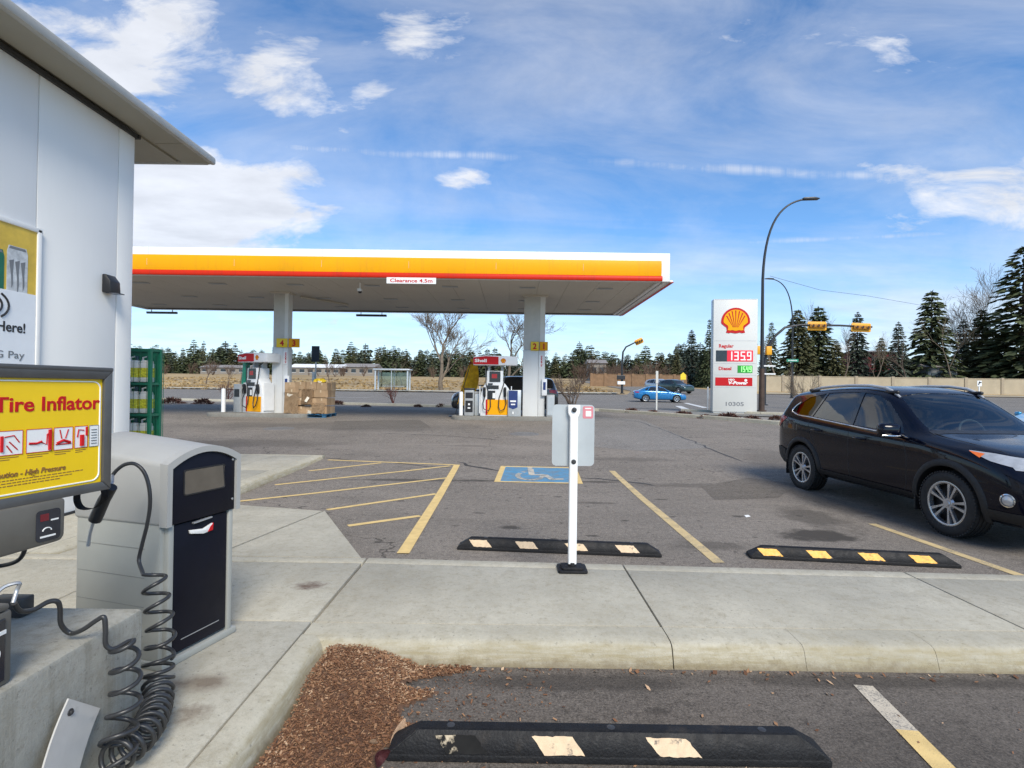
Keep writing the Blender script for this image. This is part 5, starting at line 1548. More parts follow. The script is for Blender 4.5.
# ------------------------------------------------------------------ price sign
def price_sign():
    pl_ = G(711, 413); pr = G(753.5, 416)
    Y0 = 27.6
    c = P(733.2, 413.5, Y0); z0 = gz(Y0)
    W = 42.3 / 540 * Y0; H = 112.3 / 540 * Y0
    t = thing('price_sign', 'tall white fuel price sign with red and yellow scallop emblem', 'price sign', (c.x, Y0, z0), -.12)
    bm = B(); box(bm, (0, 0, H / 2 + .08), (W, .5, H), .03); box(bm, (0, 0, .06), (W - .12, .4, .12)); obj('cabinet', bm, M['pylon_white'], t, 40)
    F = basis((0, -.2505, .08), (1, 0, 0), (0, 0, 1))
    bm = B()
    for f_ in (.345, .605 - .02, .645 + .005, .755 - .02): pass
    ys = [H * (1 - f_) for f_ in (.36, .575, .66, .765)]
    for y in (H * .993, H * .628, H * .428, H * .325, H * .215):
        prism(bm, [(-W / 2 + .06, y), (W / 2 - .06, y), (W / 2 - .06, y + .02), (-W / 2 + .06, y + .02)], 0, .004, F)
    obj('seam', bm, M['seam'], t)
    emblem(t, F @ Matrix.Translation((0, H * .80, .001)), W * .325, .02)
    def panel(name, mat, x0, x1, y0, y1, d=.014):
        bm = B(); prism(bm, [(x0, y0), (x1, y0), (x1, y1), (x0, y1)], .001, d, F, .003); return obj(name, bm, mat, t)
    hw = W / 2
    y0, y1 = H * .447, H * .545
    panel('price_display', M['screen'], -hw + .14, -.40, y0, y1)
    rd = panel('price_display', M['led_red'], -.40, hw - .22, y0, y1)
    gd = panel('price_display', M['led_green'], .12, hw - .24, H * .347, H * .412)
    SEG = {'0': 'abcdef', '1': 'bc', '3': 'abgcd', '4': 'fgbc', '5': 'afgcd', '9': 'abcdfg'}
    def digits(s, x0, x1, y0, y1, mat, parent):
        bm = B(); nd = sum(1 for ch in s if ch != '.'); w = (x1 - x0) / nd; x = x0; h = y1 - y0; tk = h * .13
        for ch in s:
            if ch == '.':
                prism(bm, [(x - .05, y0), (x - .01, y0), (x - .01, y0 + tk), (x - .05, y0 + tk)], .015, .02, F); continue
            a, b_ = x + w * .14, x + w * .84
            R_ = {'a': (a, b_, y1 - tk, y1), 'g': (a, b_, y0 + h / 2 - tk / 2, y0 + h / 2 + tk / 2), 'd': (a, b_, y0, y0 + tk), 'f': (a, a + tk, y0 + h / 2, y1), 'b': (b_ - tk, b_, y0 + h / 2, y1), 'e': (a, a + tk, y0, y0 + h / 2), 'c': (b_ - tk, b_, y0, y0 + h / 2)}
            for k in SEG[ch]:
                xa, xb, ya, yb = R_[k]; prism(bm, [(xa, ya), (xb, ya), (xb, yb), (xa, yb)], .015, .0175 + .0004 * ord(k) % .002, F)
            x += w
        return obj('digits', bm, mat, parent)
    digits('135.9', -.40, hw - .25, y0 + .06, y1 - .06, M['led_pink'], rd)
    digits('154.9', .20, hw - .26, H * .355, H * .404, M['led_lime'], gd)
    text('Regular', .24, F @ Matrix.Translation((-hw + .28, H * .570, .002)), M['sign_red'], t, width=.72, bold=.008)
    text('Diesel', .24, F @ Matrix.Translation((-hw + .28, H * .370, .002)), M['sign_red'], t, width=.62, bold=.008)
    rp = panel('grade_panel', M['sign_red'], -hw + .12, hw - .24, H * .232, H * .305)
    yy = H * .232
    text('V-Power', .22, F @ Matrix.Translation((-.32, yy + .08, .0145)), M['sign_white'], rp, width=.95, bold=.01, shear=.2)
    text('N2O', .12, F @ Matrix.Translation((-.32, yy + .27, .0145)), M['sign_white'], rp, width=.30, bold=.006)
    bm = B(); lathe(bm, [(0, .004), (.07, .003), (.07, 0)], 16, F @ Matrix.Translation((.52, yy + .28, .0145))); obj('nitro_dot', bm, M['sign_white'], rp)
    text('10305', .28, F @ Matrix.Translation((0, H * .055, .002)), M['ink_grey'], t, width=.88, align='CENTER', bold=.006)
M['led_red'] = pm('led_red_panel', (.55, .01, .03), .5, emit=.35)
M['led_pink'] = pm('led_red_digit', (1, .50, .50), .5, emit=.62)
M['led_green'] = pm('led_green_panel', (.01, .22, .02), .5, emit=.25)
M['led_lime'] = pm('led_green_digit', (.30, 1, .26), .5, emit=.6)
price_sign()
# ================================================================== STREET FURNITURE
def bez(p0, p1, p2, p3, n=14):
    out = []
    for i in range(n + 1):
        s = i / n; a = 1 - s
        out.append(Vector(p0) * a ** 3 + Vector(p1) * 3 * a * a * s + Vector(p2) * 3 * a * s * s + Vector(p3) * s ** 3)
    return out
def lamp(base, H, reach, dirx, lab, r=.11, mat='pole_black', low='pole_brown'):
    t = thing('street_lamp', lab, 'street lamp', base)
    dx, dy = dirx
    pts = [Vector((0, 0, 0)), Vector((0, 0, H * .3)), Vector((0, 0, H * .58))] + bez((0, 0, H * .62), (dx * .03 * reach, dy * .03 * reach, H * .90), (dx * reach * .35, dy * reach * .35, H * .985), (dx * reach * .8, dy * reach * .8, H))
    rs = [r * (1 - .6 * min(1, p.z / H)) for p in pts]
    bm = B(); tube(bm, pts, rs, 10); obj('pole', bm, M[mat], t, 60)
    bm = B(); tube(bm, [(0, 0, 0), (0, 0, H * .20)], [r * 1.35, r * 1.12], 10); lathe(bm, [(r * 2.2, 0), (r * 2.2, .05), (r * 1.2, .08)], 12); obj('pole_base', bm, M[low], t, 60)
    bm = B(); d = Vector((dx, dy, 0)); c = Vector((dx * reach * .88, dy * reach * .88, H + .01))
    prism(bm, [(-.45, -.05), (.45, -.05), (.50, .0), (.2, .08), (-.45, .07)], -.14, .14, basis(c, (dx, dy, .04), (0, 0, 1)), .02); obj('lamp_head', bm, M[mat], t, 40)
    return t
Yl = 31.0
b = P(761.5, 408, Yl); b.z = gz(Yl)
top = P(800, 199, Yl)
lamp(b, top.z - b.z, P(817, 199, Yl).x - b.x, (1, 0), 'tall black curved street lamp right behind the price sign', .125)
Ym = 58.0
b = P(792, 398, Ym); b.z = gz(Ym)
t2 = lamp(b, P(776, 279, Ym).z - b.z, b.x - P(766, 279, Ym).x, (-1, 0), 'second curved street lamp leaning left behind the signal arm', .12, 'pole_black', 'pole_black')

def signal_head(bm_list, c, horiz=True, n=3):
    pass
def signal(loc, lab, poleh, arm, heads, r=.12, ped=False):
    t = thing('traffic_signal', lab, 'traffic signal', loc)
    z0 = loc[2]
    bm = B(); tube(bm, [(0, 0, 0)] + arm, [r * 1.25] + [r * (1 - .45 * i / len(arm)) for i in range(len(arm))], 10); lathe(bm, [(r * 2.6, 0), (r * 2.6, .06), (r * 1.3, .1)], 12); obj('mast', bm, M['pole_black'], t, 60)
    for c, w, h, tilt in heads:
        bm = B(); prism(bm, rrect(w, h, .12, 4), -.02, .02, basis(c, (math.cos(tilt), 0, math.sin(tilt)), (0, 0, 1)), .01); hd = obj('backboard', bm, M['signal_yellow'], t, 40)
        lens_along = w > h
        bm = B(); box(bm, Vector(c) + Vector((0, -.12, 0)), (w * .86 if lens_along else h * .3, .2, h * .42 if lens_along else h * .9), .03, (0, -tilt, 0)); hs = obj('housing', bm, M['signal_dark'], t, 40)
        for k in (-1, 0, 1):
            cc = Vector(c) + (Vector((k * w * .28 * math.cos(tilt), -.24, k * w * .28 * math.sin(tilt))) if lens_along else Vector((0, -.24, k * h * .28)))
            bm = B(); lathe(bm, [(0, .03), (.10, .02), (.11, 0)], 14, Matrix.Translation(cc) @ Matrix.Rotation(PI / 2, 4, 'X'))
            obj('lens', bm, M['lens_dark'], hs)
            bm = B(); tube(bm, [cc + Vector((.13 * math.cos(R(a)), -.08, .13 * math.sin(R(a)))) for a in range(0, 181, 20)], .02, 4); obj('visor', bm, M['signal_yellow'], hs)
    return t
# big mast behind the price sign with the arm to the right
Yt = 44.0
b = P(764, 405, Yt); b.z = gz(Yt)
def rel(px, py, Y, o): return P(px, py, Y) - o
arm = [rel(765, 360, Yt, b), rel(768, 347, Yt, b), rel(775, 336, Yt, b), rel(785, 327.5, Yt, b), rel(800, 325, Yt, b), rel(840, 325.5, Yt, b), rel(872, 327, Yt, b)]
for a in arm: a.y = 0
t = signal(b, 'black traffic signal mast with two yellow heads on its long arm', 0, arm, [(rel(817, 326, Yt, b) * 1, 1.55, .72, 0), (rel(861, 327.5, Yt, b), 1.6, .72, -.03)])
for px, py, w in ((757.5, 350.5, .55), (766.5, 351, .45)):
    c = rel(px, py, Yt, b); bm = B(); box(bm, (c.x, -.35, c.z), (w, .3, .7), .05); obj('near_head', bm, M['signal_yellow'], t, 40)
bm = B()
for py in (366, 374):
    c = rel(769, py, Yt, b); box(bm, (c.x - .2, -.15, c.z), (1.3, .05, .10))
obj('name_blade', bm, M['sign_white'], t)
c = rel(792.5, 360.5, 57.6, P(792, 398, 57.6))
q = P(792.5, 360.5, 57.4)
t = thing('street_name_sign', 'small green street name sign on the far lamp pole', 'street sign', q)
bm = B(); box(bm, (0, 0, 0), (1.25, .04, .30), .01); box(bm, (0, .12, 0), (.2, .22, .1)); sg = obj('blade', bm, M['street_green'], t)
bm = B()
for k in range(7): box(bm, (-.42 + k * .14, -.022, 0), (.08, .006, .12))
obj('lettering', bm, M['sign_white'], sg)
# left signal
Ys = 60.5
b = P(622, 397, Ys); b.z = gz(Ys) + .1
arm = [rel(622, 365, Ys, b), rel(623, 352, Ys, b), rel(626, 347, Ys, b), rel(632, 344, Ys, b), rel(638, 341, Ys, b)]
for a in arm: a.y = 0
t = signal(b, 'small dark traffic signal with a yellow head tilted at its arm end', 0, arm, [(rel(639, 341.5, Ys, b), .95, .62, .45)], .11)
c = rel(622.5, 383, Ys, b); bm = B(); box(bm, (c.x - .2, -.25, c.z), (.85, .25, .35), .03); obj('walk_sign', bm, M['sign_white'], t)
c = rel(620.5, 377.5, Ys, b); bm = B(); box(bm, (c.x, -.25, c.z), (.9, .25, .5), .04); obj('walk_head', bm, M['black_plastic'], t)
# warning sign, posts
Yw = 72.0
q = P(683, 377, Yw); b = Vector((q.x, Yw, gz(Yw)))
t = thing('warning_sign', 'yellow warning sign beside the dark wood behind the parked cars', 'road sign', b)
bm = B(); tube(bm, [(0, 0, 0), (0, 0, q.z - b.z)], .05, 6); obj('pole', bm, M['steel'], t)
bm = B(); prism(bm, [(-.36, -.36), (.36, -.36), (.36, .3), (0, .62), (-.36, .3)], 0, .04, basis((0, -.06, q.z - b.z), (1, 0, 0), (0, 0, 1))); obj('board', bm, M['warn_yellow'], t)
def marker(px, pyb, pyt, Y, w, lab, mat='post_white'):
    b = P(px, pyb, Y); b.z = gz(Y); z1 = P(px, pyt, Y).z
    t = thing('marker_post', lab, 'marker post', b)
    bm = B(); box(bm, (0, 0, (z1 - b.z) / 2), (w, .05, z1 - b.z), .01); obj('post', bm, M[mat], t)
    bm = B(); box(bm, (0, -.03, z1 - b.z - .35), (w * 1.7, .02, .7), .01); obj('plate', bm, M[mat], t)
marker(656.5, 411, 371, 30.5, .085, 'pale narrow marker post on the verge in front of the blue sedan', 'pylon_white')
marker(707.5, 409, 387, 31.5, .06, 'thin grey marker post left of the price sign', 'steel')
# fence with a small black and white sign
b = P(979, 402, 60); b.z = gz(60)
t = thing('notice_sign', 'small white notice with black symbol on a post by the fence', 'sign', b)
z1 = P(979, 383.5, 60).z - b.z
bm = B(); box(bm, (0, 0, z1 / 2), (.10, .06, z1)); obj('post', bm, M['sign_white'], t)
bm = B(); box(bm, (0, -.05, z1), (.5, .03, .62), .01); bd = obj('board', bm, M['sign_white'], t)
bm = B(); box(bm, (-.06, -.07, z1 + .03), (.11, .01, .4), 0, (0, .3, 0)); box(bm, (.09, -.07, z1 + .10), (.22, .01, .12), 0, (0, -.3, 0)); obj('symbol', bm, M['ink'], bd)

# bus shelter across the road
Yb = 56.0
b = P(382, 391, Yb); b.z = gz(Yb + 4)
t = thing('bus_shelter', 'small glazed bus shelter with flat pale roof across the road', 'bus shelter', (b.x, 61.0, gz(61) + .1))
W, H = 3.6, 2.35
bm = B(); box(bm, (0, 0, H), (W + .5, 1.8, .16), .03); obj('roof', bm, M['alu'], t, 40)
for x in (-W / 2, 0, W / 2):
    for y in (-.7, .7):
        bm = B(); box(bm, (x, y, H / 2), (.16 if x else .06, .12, H - .16)); obj('post', bm, M['alu'], t)
bm = B(); box(bm, (0, .7, 1.2), (W, .02, 1.7)); obj('glazing', bm, M['glass_clear'], t)
bm = B(); box(bm, (0, .35, .48), (W * .7, .4, .06)); obj('bench', bm, M['disp_grey'], t)

# concrete sound fence on the far side of the road
def fence(x0, x1, y0, y1, h, lab, n, mat, name='boundary_fence', cat='fence'):
    t = thing(name, lab, cat, (x0, y0, gz(y0)))
    for i in range(n):
        a, b_ = i / n, (i + 1) / n
        pa = Vector((x0 + (x1 - x0) * a, y0 + (y1 - y0) * a)); pb = Vector((x0 + (x1 - x0) * b_, y0 + (y1 - y0) * b_))
        d = (pb - pa); ang = math.atan2(d.y, d.x); c = (pa + pb) / 2
        bm = B(); box(bm, (c.x - x0, c.y - y0, h / 2 - .2), (d.length - .42, .14, h + .4), 0, (0, 0, ang)); box(bm, (c.x - x0, c.y - y0, h + .04), (d.length - .42, .24, .08), 0, (0, 0, ang)); obj('panel', bm, M[mat], t)
        bm = B(); box(bm, (pa.x - x0, pa.y - y0, h / 2 - .1), (.42, .36, h + .55), .02, (0, 0, ang)); obj('pier', bm, M[mat + '_pier'] if mat + '_pier' in M else M[mat], t)
M['fence_pier'] = pm('fence_pier', (.34, .28, .20), .85, var=.12, world=True)
fence(33, 110, 76, 76, 2.1, 'long beige concrete fence with piers across the road on the right', 15, 'fence')
fence(13.5, 30, 92, 92, 2.0, 'brown wooden fence at the end of the side road', 7, 'wood_fence')
# ================================================================== VEHICLES
def interp(keys, s):
    """monotone-ish cubic through key points"""
    if s <= keys[0][0]: return keys[0][1]
    if s >= keys[-1][0]: return keys[-1][1]
    for i in range(len(keys) - 1):
        if s <= keys[i + 1][0]:
            x0, y0 = keys[i]; x1, y1 = keys[i + 1]; h = x1 - x0; d = (y1 - y0) / h
            dm = (y0 - keys[i - 1][1]) / (x0 - keys[i - 1][0]) if i > 0 else d
            dp = (keys[i + 2][1] - y1) / (keys[i + 2][0] - x1) if i + 2 < len(keys) else d
            m0 = 0 if d * dm <= 0 else 2 * d * dm / (d + dm)
            m1 = 0 if d * dp <= 0 else 2 * d * dp / (d + dp)
            t = (s - x0) / h
            return (2 * t ** 3 - 3 * t * t + 1) * y0 + (t ** 3 - 2 * t * t + t) * h * m0 + (-2 * t ** 3 + 3 * t * t) * y1 + (t ** 3 - t * t) * h * m1
SUV = dict(L=4.57, front=.93, rear=3.62, wr=.365, tw=.235, track=.80, sill=.30,
    top=[(0, .78), (.05, .86), (.16, .94), (.45, 1.03), (.9, 1.095), (1.22, 1.135), (1.36, 1.18), (1.95, 1.575), (2.2, 1.665), (2.6, 1.705), (3.1, 1.70), (3.6, 1.67), (4.05, 1.635), (4.27, 1.605), (4.35, 1.54), (4.46, 1.22), (4.51, 1.12), (4.57, 1.01)],
    belt=[(0, .65), (.2, .81), (.6, .95), (1.25, 1.05), (2.5, 1.105), (3.5, 1.17), (4.3, 1.21), (4.57, .93)],
    wb=[(0, .64), (.05, .76), (.15, .845), (.38, .893), (.93, .91), (1.5, .895), (2.5, .90), (3.62, .91), (4.2, .87), (4.45, .79), (4.57, .70)],
    wt=[(0, .50), (.2, .72), (.9, .79), (1.22, .79), (1.45, .755), (1.95, .69), (2.6, .685), (3.6, .67), (4.25, .64), (4.57, .64)],
    bot=[(0, .36), (.12, .26), (.6, .24), (1.4, .27), (3.2, .27), (4.1, .30), (4.57, .42)])
SEDAN = dict(L=4.6, front=.90, rear=3.58, wr=.325, tw=.21, track=.77, sill=.26,
    top=[(0, .60), (.05, .68), (.2, .75), (.6, .84), (1.1, .92), (1.3, .96), (1.42, 1.0), (2.1, 1.36), (2.4, 1.43), (2.8, 1.45), (3.2, 1.41), (3.6, 1.29), (4.05, 1.09), (4.2, 1.05), (4.45, 1.02), (4.6, .92)],
    belt=[(0, .52), (.2, .66), (.6, .78), (1.25, .88), (2.5, .94), (3.5, .98), (4.3, .97), (4.6, .80)],
    wb=[(0, .58), (.06, .70), (.2, .79), (.5, .86), (.93, .89), (1.5, .88), (2.5, .885), (3.6, .89), (4.2, .85), (4.5, .77), (4.6, .70)],
    wt=[(0, .50), (.2, .70), (.9, .75), (1.25, .74), (1.45, .71), (2.1, .59), (2.8, .57), (3.3, .57), (4.0, .64), (4.3, .66), (4.6, .60)],
    bot=[(0, .30), (.12, .21), (.6, .19), (1.4, .20), (3.2, .20), (4.1, .24), (4.6, .36)])
def car_body(S, paint):
    L = S['L']
    ss = [0, .03, .08, .16, .3, .45, .62, .8, .93, 1.08, 1.22, 1.30, 1.40, 1.55, 1.75, 1.95, 2.1, 2.3, 2.55, 2.8, 3.05, 3.3, 3.5, 3.62, 3.8, 4.0, 4.12, 4.22, 4.30, 4.38, 4.46, 4.53, L]
    ss = [s for s in ss if s <= L]
    bm = B()
    rows = []
    for s in ss:
        tp = interp(S['top'], s); bt = interp(S['bot'], s); wb = interp(S['wb'], s); wt = interp(S['wt'], s)
        zb = min(interp(S['belt'], s), tp - .09)
        cab = max(0, min(1, (tp - zb - .09) / .25))
        ze = tp - .045 - .02 * cab
        zm = bt + (zb - bt) * .55
        pts = [(0, bt), (wb * .72, bt), (wb * .955, bt + .035), (wb * 1.005, bt + .14), (wb * 1.015, zm), (wb * 1.012, zb - .10), (wb * .985, zb - .015), (wb * .965 + (wt - wb) * .12, zb + (ze - zb) * .16), (wt + (wb - wt) * .10 * cab, ze - (ze - zb) * .16 * cab - .006), (wt * .94, ze + .022), (wt * .6, tp - .006), (0, tp)]
        rows.append([(x, s, z) for x, z in pts])
    V = [[bm.verts.new(p) for p in r] for r in rows]
    Wv = [[V[i][j] if r[j][0] == 0 else bm.verts.new((-r[j][0], r[j][1], r[j][2])) for j in range(len(r))] for i, r in enumerate(rows)]
    n = len(rows[0])
    for i in range(len(rows) - 1):
        for j in range(n - 1):
            bm.faces.new((V[i][j], V[i + 1][j], V[i + 1][j + 1], V[i][j + 1]))
            bm.faces.new((Wv[i][j + 1], Wv[i + 1][j + 1], Wv[i + 1][j], Wv[i][j]))
    for i in (0, -1):
        for j in range(n - 1):
            if j == 0 or j == n - 2:
                a = [V[i][j], V[i][j + 1], Wv[i][j + 1]] if j == 0 else [V[i][j], V[i][j + 1], Wv[i][j]]
            else: a = [V[i][j], V[i][j + 1], Wv[i][j + 1], Wv[i][j]]
            bm.faces.new(a)
    bmesh.ops.recalc_face_normals(bm, faces=bm.faces)
    o = obj('body', bm, [paint, M['cladding'], M['black_plastic']])
    m = o.modifiers.new('s', 'SUBSURF'); m.levels = 2; m.render_levels = 2
    me = apply(o)
    return o
def apply(o):
    bpy.context.view_layer.update()
    me = bpy.data.meshes.new_from_object(o.evaluated_get(bpy.context.evaluated_depsgraph_get()))
    o.modifiers.clear(); old = o.data; o.data = me; bpy.data.meshes.remove(old)
    return me
def boolean(o, bm, solver='EXACT'):
    c = obj('cutter', bm, M['black_plastic'])
    m = o.modifiers.new('b', 'BOOLEAN'); m.object = c; m.operation = 'DIFFERENCE'; m.solver = solver
    apply(o)
    me = c.data; bpy.data.objects.remove(c); bpy.data.meshes.remove(me)
def bvh_of(me):
    bm = B(); bm.from_mesh(me); t = BVHTree.FromBMesh(bm); bm.free(); return t
def resample(poly, step):
    out = []
    for a, b_ in zip(poly, poly[1:] + poly[:1]):
        a = Vector(a); b_ = Vector(b_); k = max(1, int((b_ - a).length / step))
        for i in range(k): out.append(a.lerp(b_, i / k))
    return out
def skin_panel(bvh, poly, axis, side, off, mat, name, parent, step=.06, thick=0, hit_from=2.0, grid=True):
    """polygon in a car view, laid onto the car body: axis 'x' uses (s, z), 'y' uses (x, z), 'z' uses (x, s)"""
    bm = B()
    pts = resample(poly, step)
    f = bm.faces.new([bm.verts.new((p[0], p[1], 0)) for p in pts])
    if grid:
        xs = [p[0] for p in pts]; ys = [p[1] for p in pts]
        for k in range(1, int((max(xs) - min(xs)) / step) + 1):
            bmesh.ops.bisect_plane(bm, geom=bm.verts[:] + bm.edges[:] + bm.faces[:], plane_co=(min(xs) + k * step, 0, 0), plane_no=(1, 0, 0))
        for k in range(1, int((max(ys) - min(ys)) / step) + 1):
            bmesh.ops.bisect_plane(bm, geom=bm.verts[:] + bm.edges[:] + bm.faces[:], plane_co=(0, min(ys) + k * step, 0), plane_no=(0, 1, 0))
    dead = []
    for v in bm.verts:
        u, w = v.co.x, v.co.y
        if axis == 'x': o_, d = Vector((side * hit_from, u, w)), Vector((-side, 0, 0))
        elif axis == 'y': o_, d = Vector((u, -hit_from if side < 0 else 8, w)), Vector((0, 1 if side < 0 else -1, 0))
        else: o_, d = Vector((u, w, 4)), Vector((0, 0, -1))
        loc, nor, _, _ = bvh.ray_cast(o_, d)
        if loc is None: dead.append(v); continue
        if nor.dot(d) > 0: nor = -nor
        v.co = loc + nor * off
    if dead: bmesh.ops.delete(bm, geom=dead, context='VERTS')
    if not bm.faces: bm.free(); return None
    bmesh.ops.recalc_face_normals(bm, faces=bm.faces)
    bm.normal_update()
    # make the normals look outwards
    c = Vector((0, 2.2, .8)); s_ = sum((f.normal.dot(f.calc_center_median() - c) for f in bm.faces))
    if s_ < 0: bmesh.ops.reverse_faces(bm, faces=bm.faces)
    if thick:
        bmesh.ops.solidify(bm, geom=bm.faces[:], thickness=thick)
    return obj(name, bm, mat, parent, 50)
def skin_line(bvh, pts, side, r, mat, name, parent, off=.0, flat=True, step=.05):
    """thin line laid along the body side; pts are (s, z)"""
    out = []
    for a, b_ in zip(pts, pts[1:]):
        a = Vector(a); b_ = Vector(b_); k = max(1, int((b_ - a).length / step))
        for i in range(k): out.append(a.lerp(b_, i / k))
    out.append(Vector(pts[-1]))
    P3 = []
    for p in out:
        loc, nor, _, _ = bvh.ray_cast(Vector((side * 2, p[0], p[1])), Vector((-side, 0, 0)))
        if loc is not None:
            if nor.x * side < 0: nor = -nor
            P3.append(loc + nor * off)
    bm = B(); tube(bm, P3, r, 6); return obj(name, bm, mat, parent, 60)
def wheel(parent, loc, side, S, spokes=10, detail=True):
    w = obj('wheel', wheel_tyre(S, detail), M['tyre'], parent, 40)
    w.location = loc
    if side < 0: w.rotation_euler = (0, 0, PI)
    rim = obj('rim', wheel_rim(S, spokes), M['alloy'], w, 40)
    bm = B(); lathe(bm, [(S['wr'] * .66, S['tw'] * .28), (S['wr'] * .66, S['tw'] * .08), (0, S['tw'] * .05)], 32, Matrix.Rotation(PI / 2, 4, 'Y')); obj('rim_barrel', bm, M['alloy_dark'], w, 40)
    return w
def wheel_tyre(S, detail):
    R_, T = S['wr'], S['tw'] / 2
    bm = B()
    prof = [(R_ * .68, -T * .9), (R_ * .74, -T * .99), (R_ * .88, -T * 1.0), (R_ * .96, -T * .9), (R_, -T * .70)]
    if detail:
        for k in range(4):
            x = -T * .6 + k * T * .4
            prof += [(R_, x - T * .12), (R_ - .010, x - T * .10), (R_ - .010, x - T * .04), (R_, x - T * .02)]
    prof += [(R_, T * .70), (R_ * .96, T * .9), (R_ * .88, T * 1.0), (R_ * .74, T * .99), (R_ * .68, T * .9), (R_ * .66, T * .3)]
    lathe(bm, prof, 56, Matrix.Rotation(PI / 2, 4, 'Y'))
    if detail:
        n = 60
        for k in range(n):
            a = 2 * PI * k / n
            for x in (-T * .84, T * .84):
                box(bm, (x, math.cos(a) * R_ * .978, math.sin(a) * R_ * .978), (T * .24, .018, .022), 0, (a, 0, 0))
    return bm
def wheel_rim(S, spokes):
    R_, T = S['wr'], S['tw'] / 2
    r = R_ * .665
    bm = B()
    Mx = Matrix.Rotation(PI / 2, 4, 'Y')
    lathe(bm, [(r, T * .5), (r + .006, T * .93), (r - .006, T * .95), (r - .018, T * .90), (r - .022, T * .5)], 56, Mx)
    lathe(bm, [(0, T * .86), (.028, T * .86), (.032, T * .80), (.055, T * .80), (.07, T * .6)], 28, Mx)
    for k in range(spokes):
        a = 2 * PI * (k + .5) / spokes + (.11 if k % 2 else -.11)
        ca, sa = math.cos(a), math.sin(a)
        t = bmesh.new()
        rings = []
        for rr, w, x in ((.04, .016, T * .78), (r * .5, .013, T * .82), (r * .85, .021, T * .86), (r - .008, .027, T * .86)):
            ring = []
            for dw, dx in ((-w, -.03), (-w * .75, 0), (w * .75, 0), (w, -.03)):
                y, z = rr, dw
                ring.append(t.verts.new((x + dx, y * ca - z * sa, y * sa + z * ca)))
            rings.append(ring)
        for a_, b_ in zip(rings, rings[1:]):
            for j in range(3): t.faces.new((a_[j], a_[j + 1], b_[j + 1], b_[j]))
        bmesh.ops.recalc_face_normals(t, faces=t.faces)
        merge(bm, t)
    return bm
def arch_cut(S, s):
    bm = B()
    for sd in (-1, 1):
        lathe(bm, [(0, .60), (S['wr'] * 1.13, .60), (S['wr'] * 1.13, 1.2), (0, 1.2)], 48, Matrix.Translation((0, s, S['wr'] + .015)) @ Matrix.Rotation(PI / 2 * sd, 4, 'Y'))
    return bm
def finish_materials(o, ref, idx=2, tol=.012):
    """inner faces left by the cuts are not painted"""
    for p in o.data.polygons:
        loc, nor, _, d = ref.find_nearest(p.center)
        p.material_index = idx if d > tol else 0
    o.data.polygons.foreach_set('use_smooth', [True] * len(o.data.polygons))
    o.data.set_sharp_from_angle(angle=R(32))

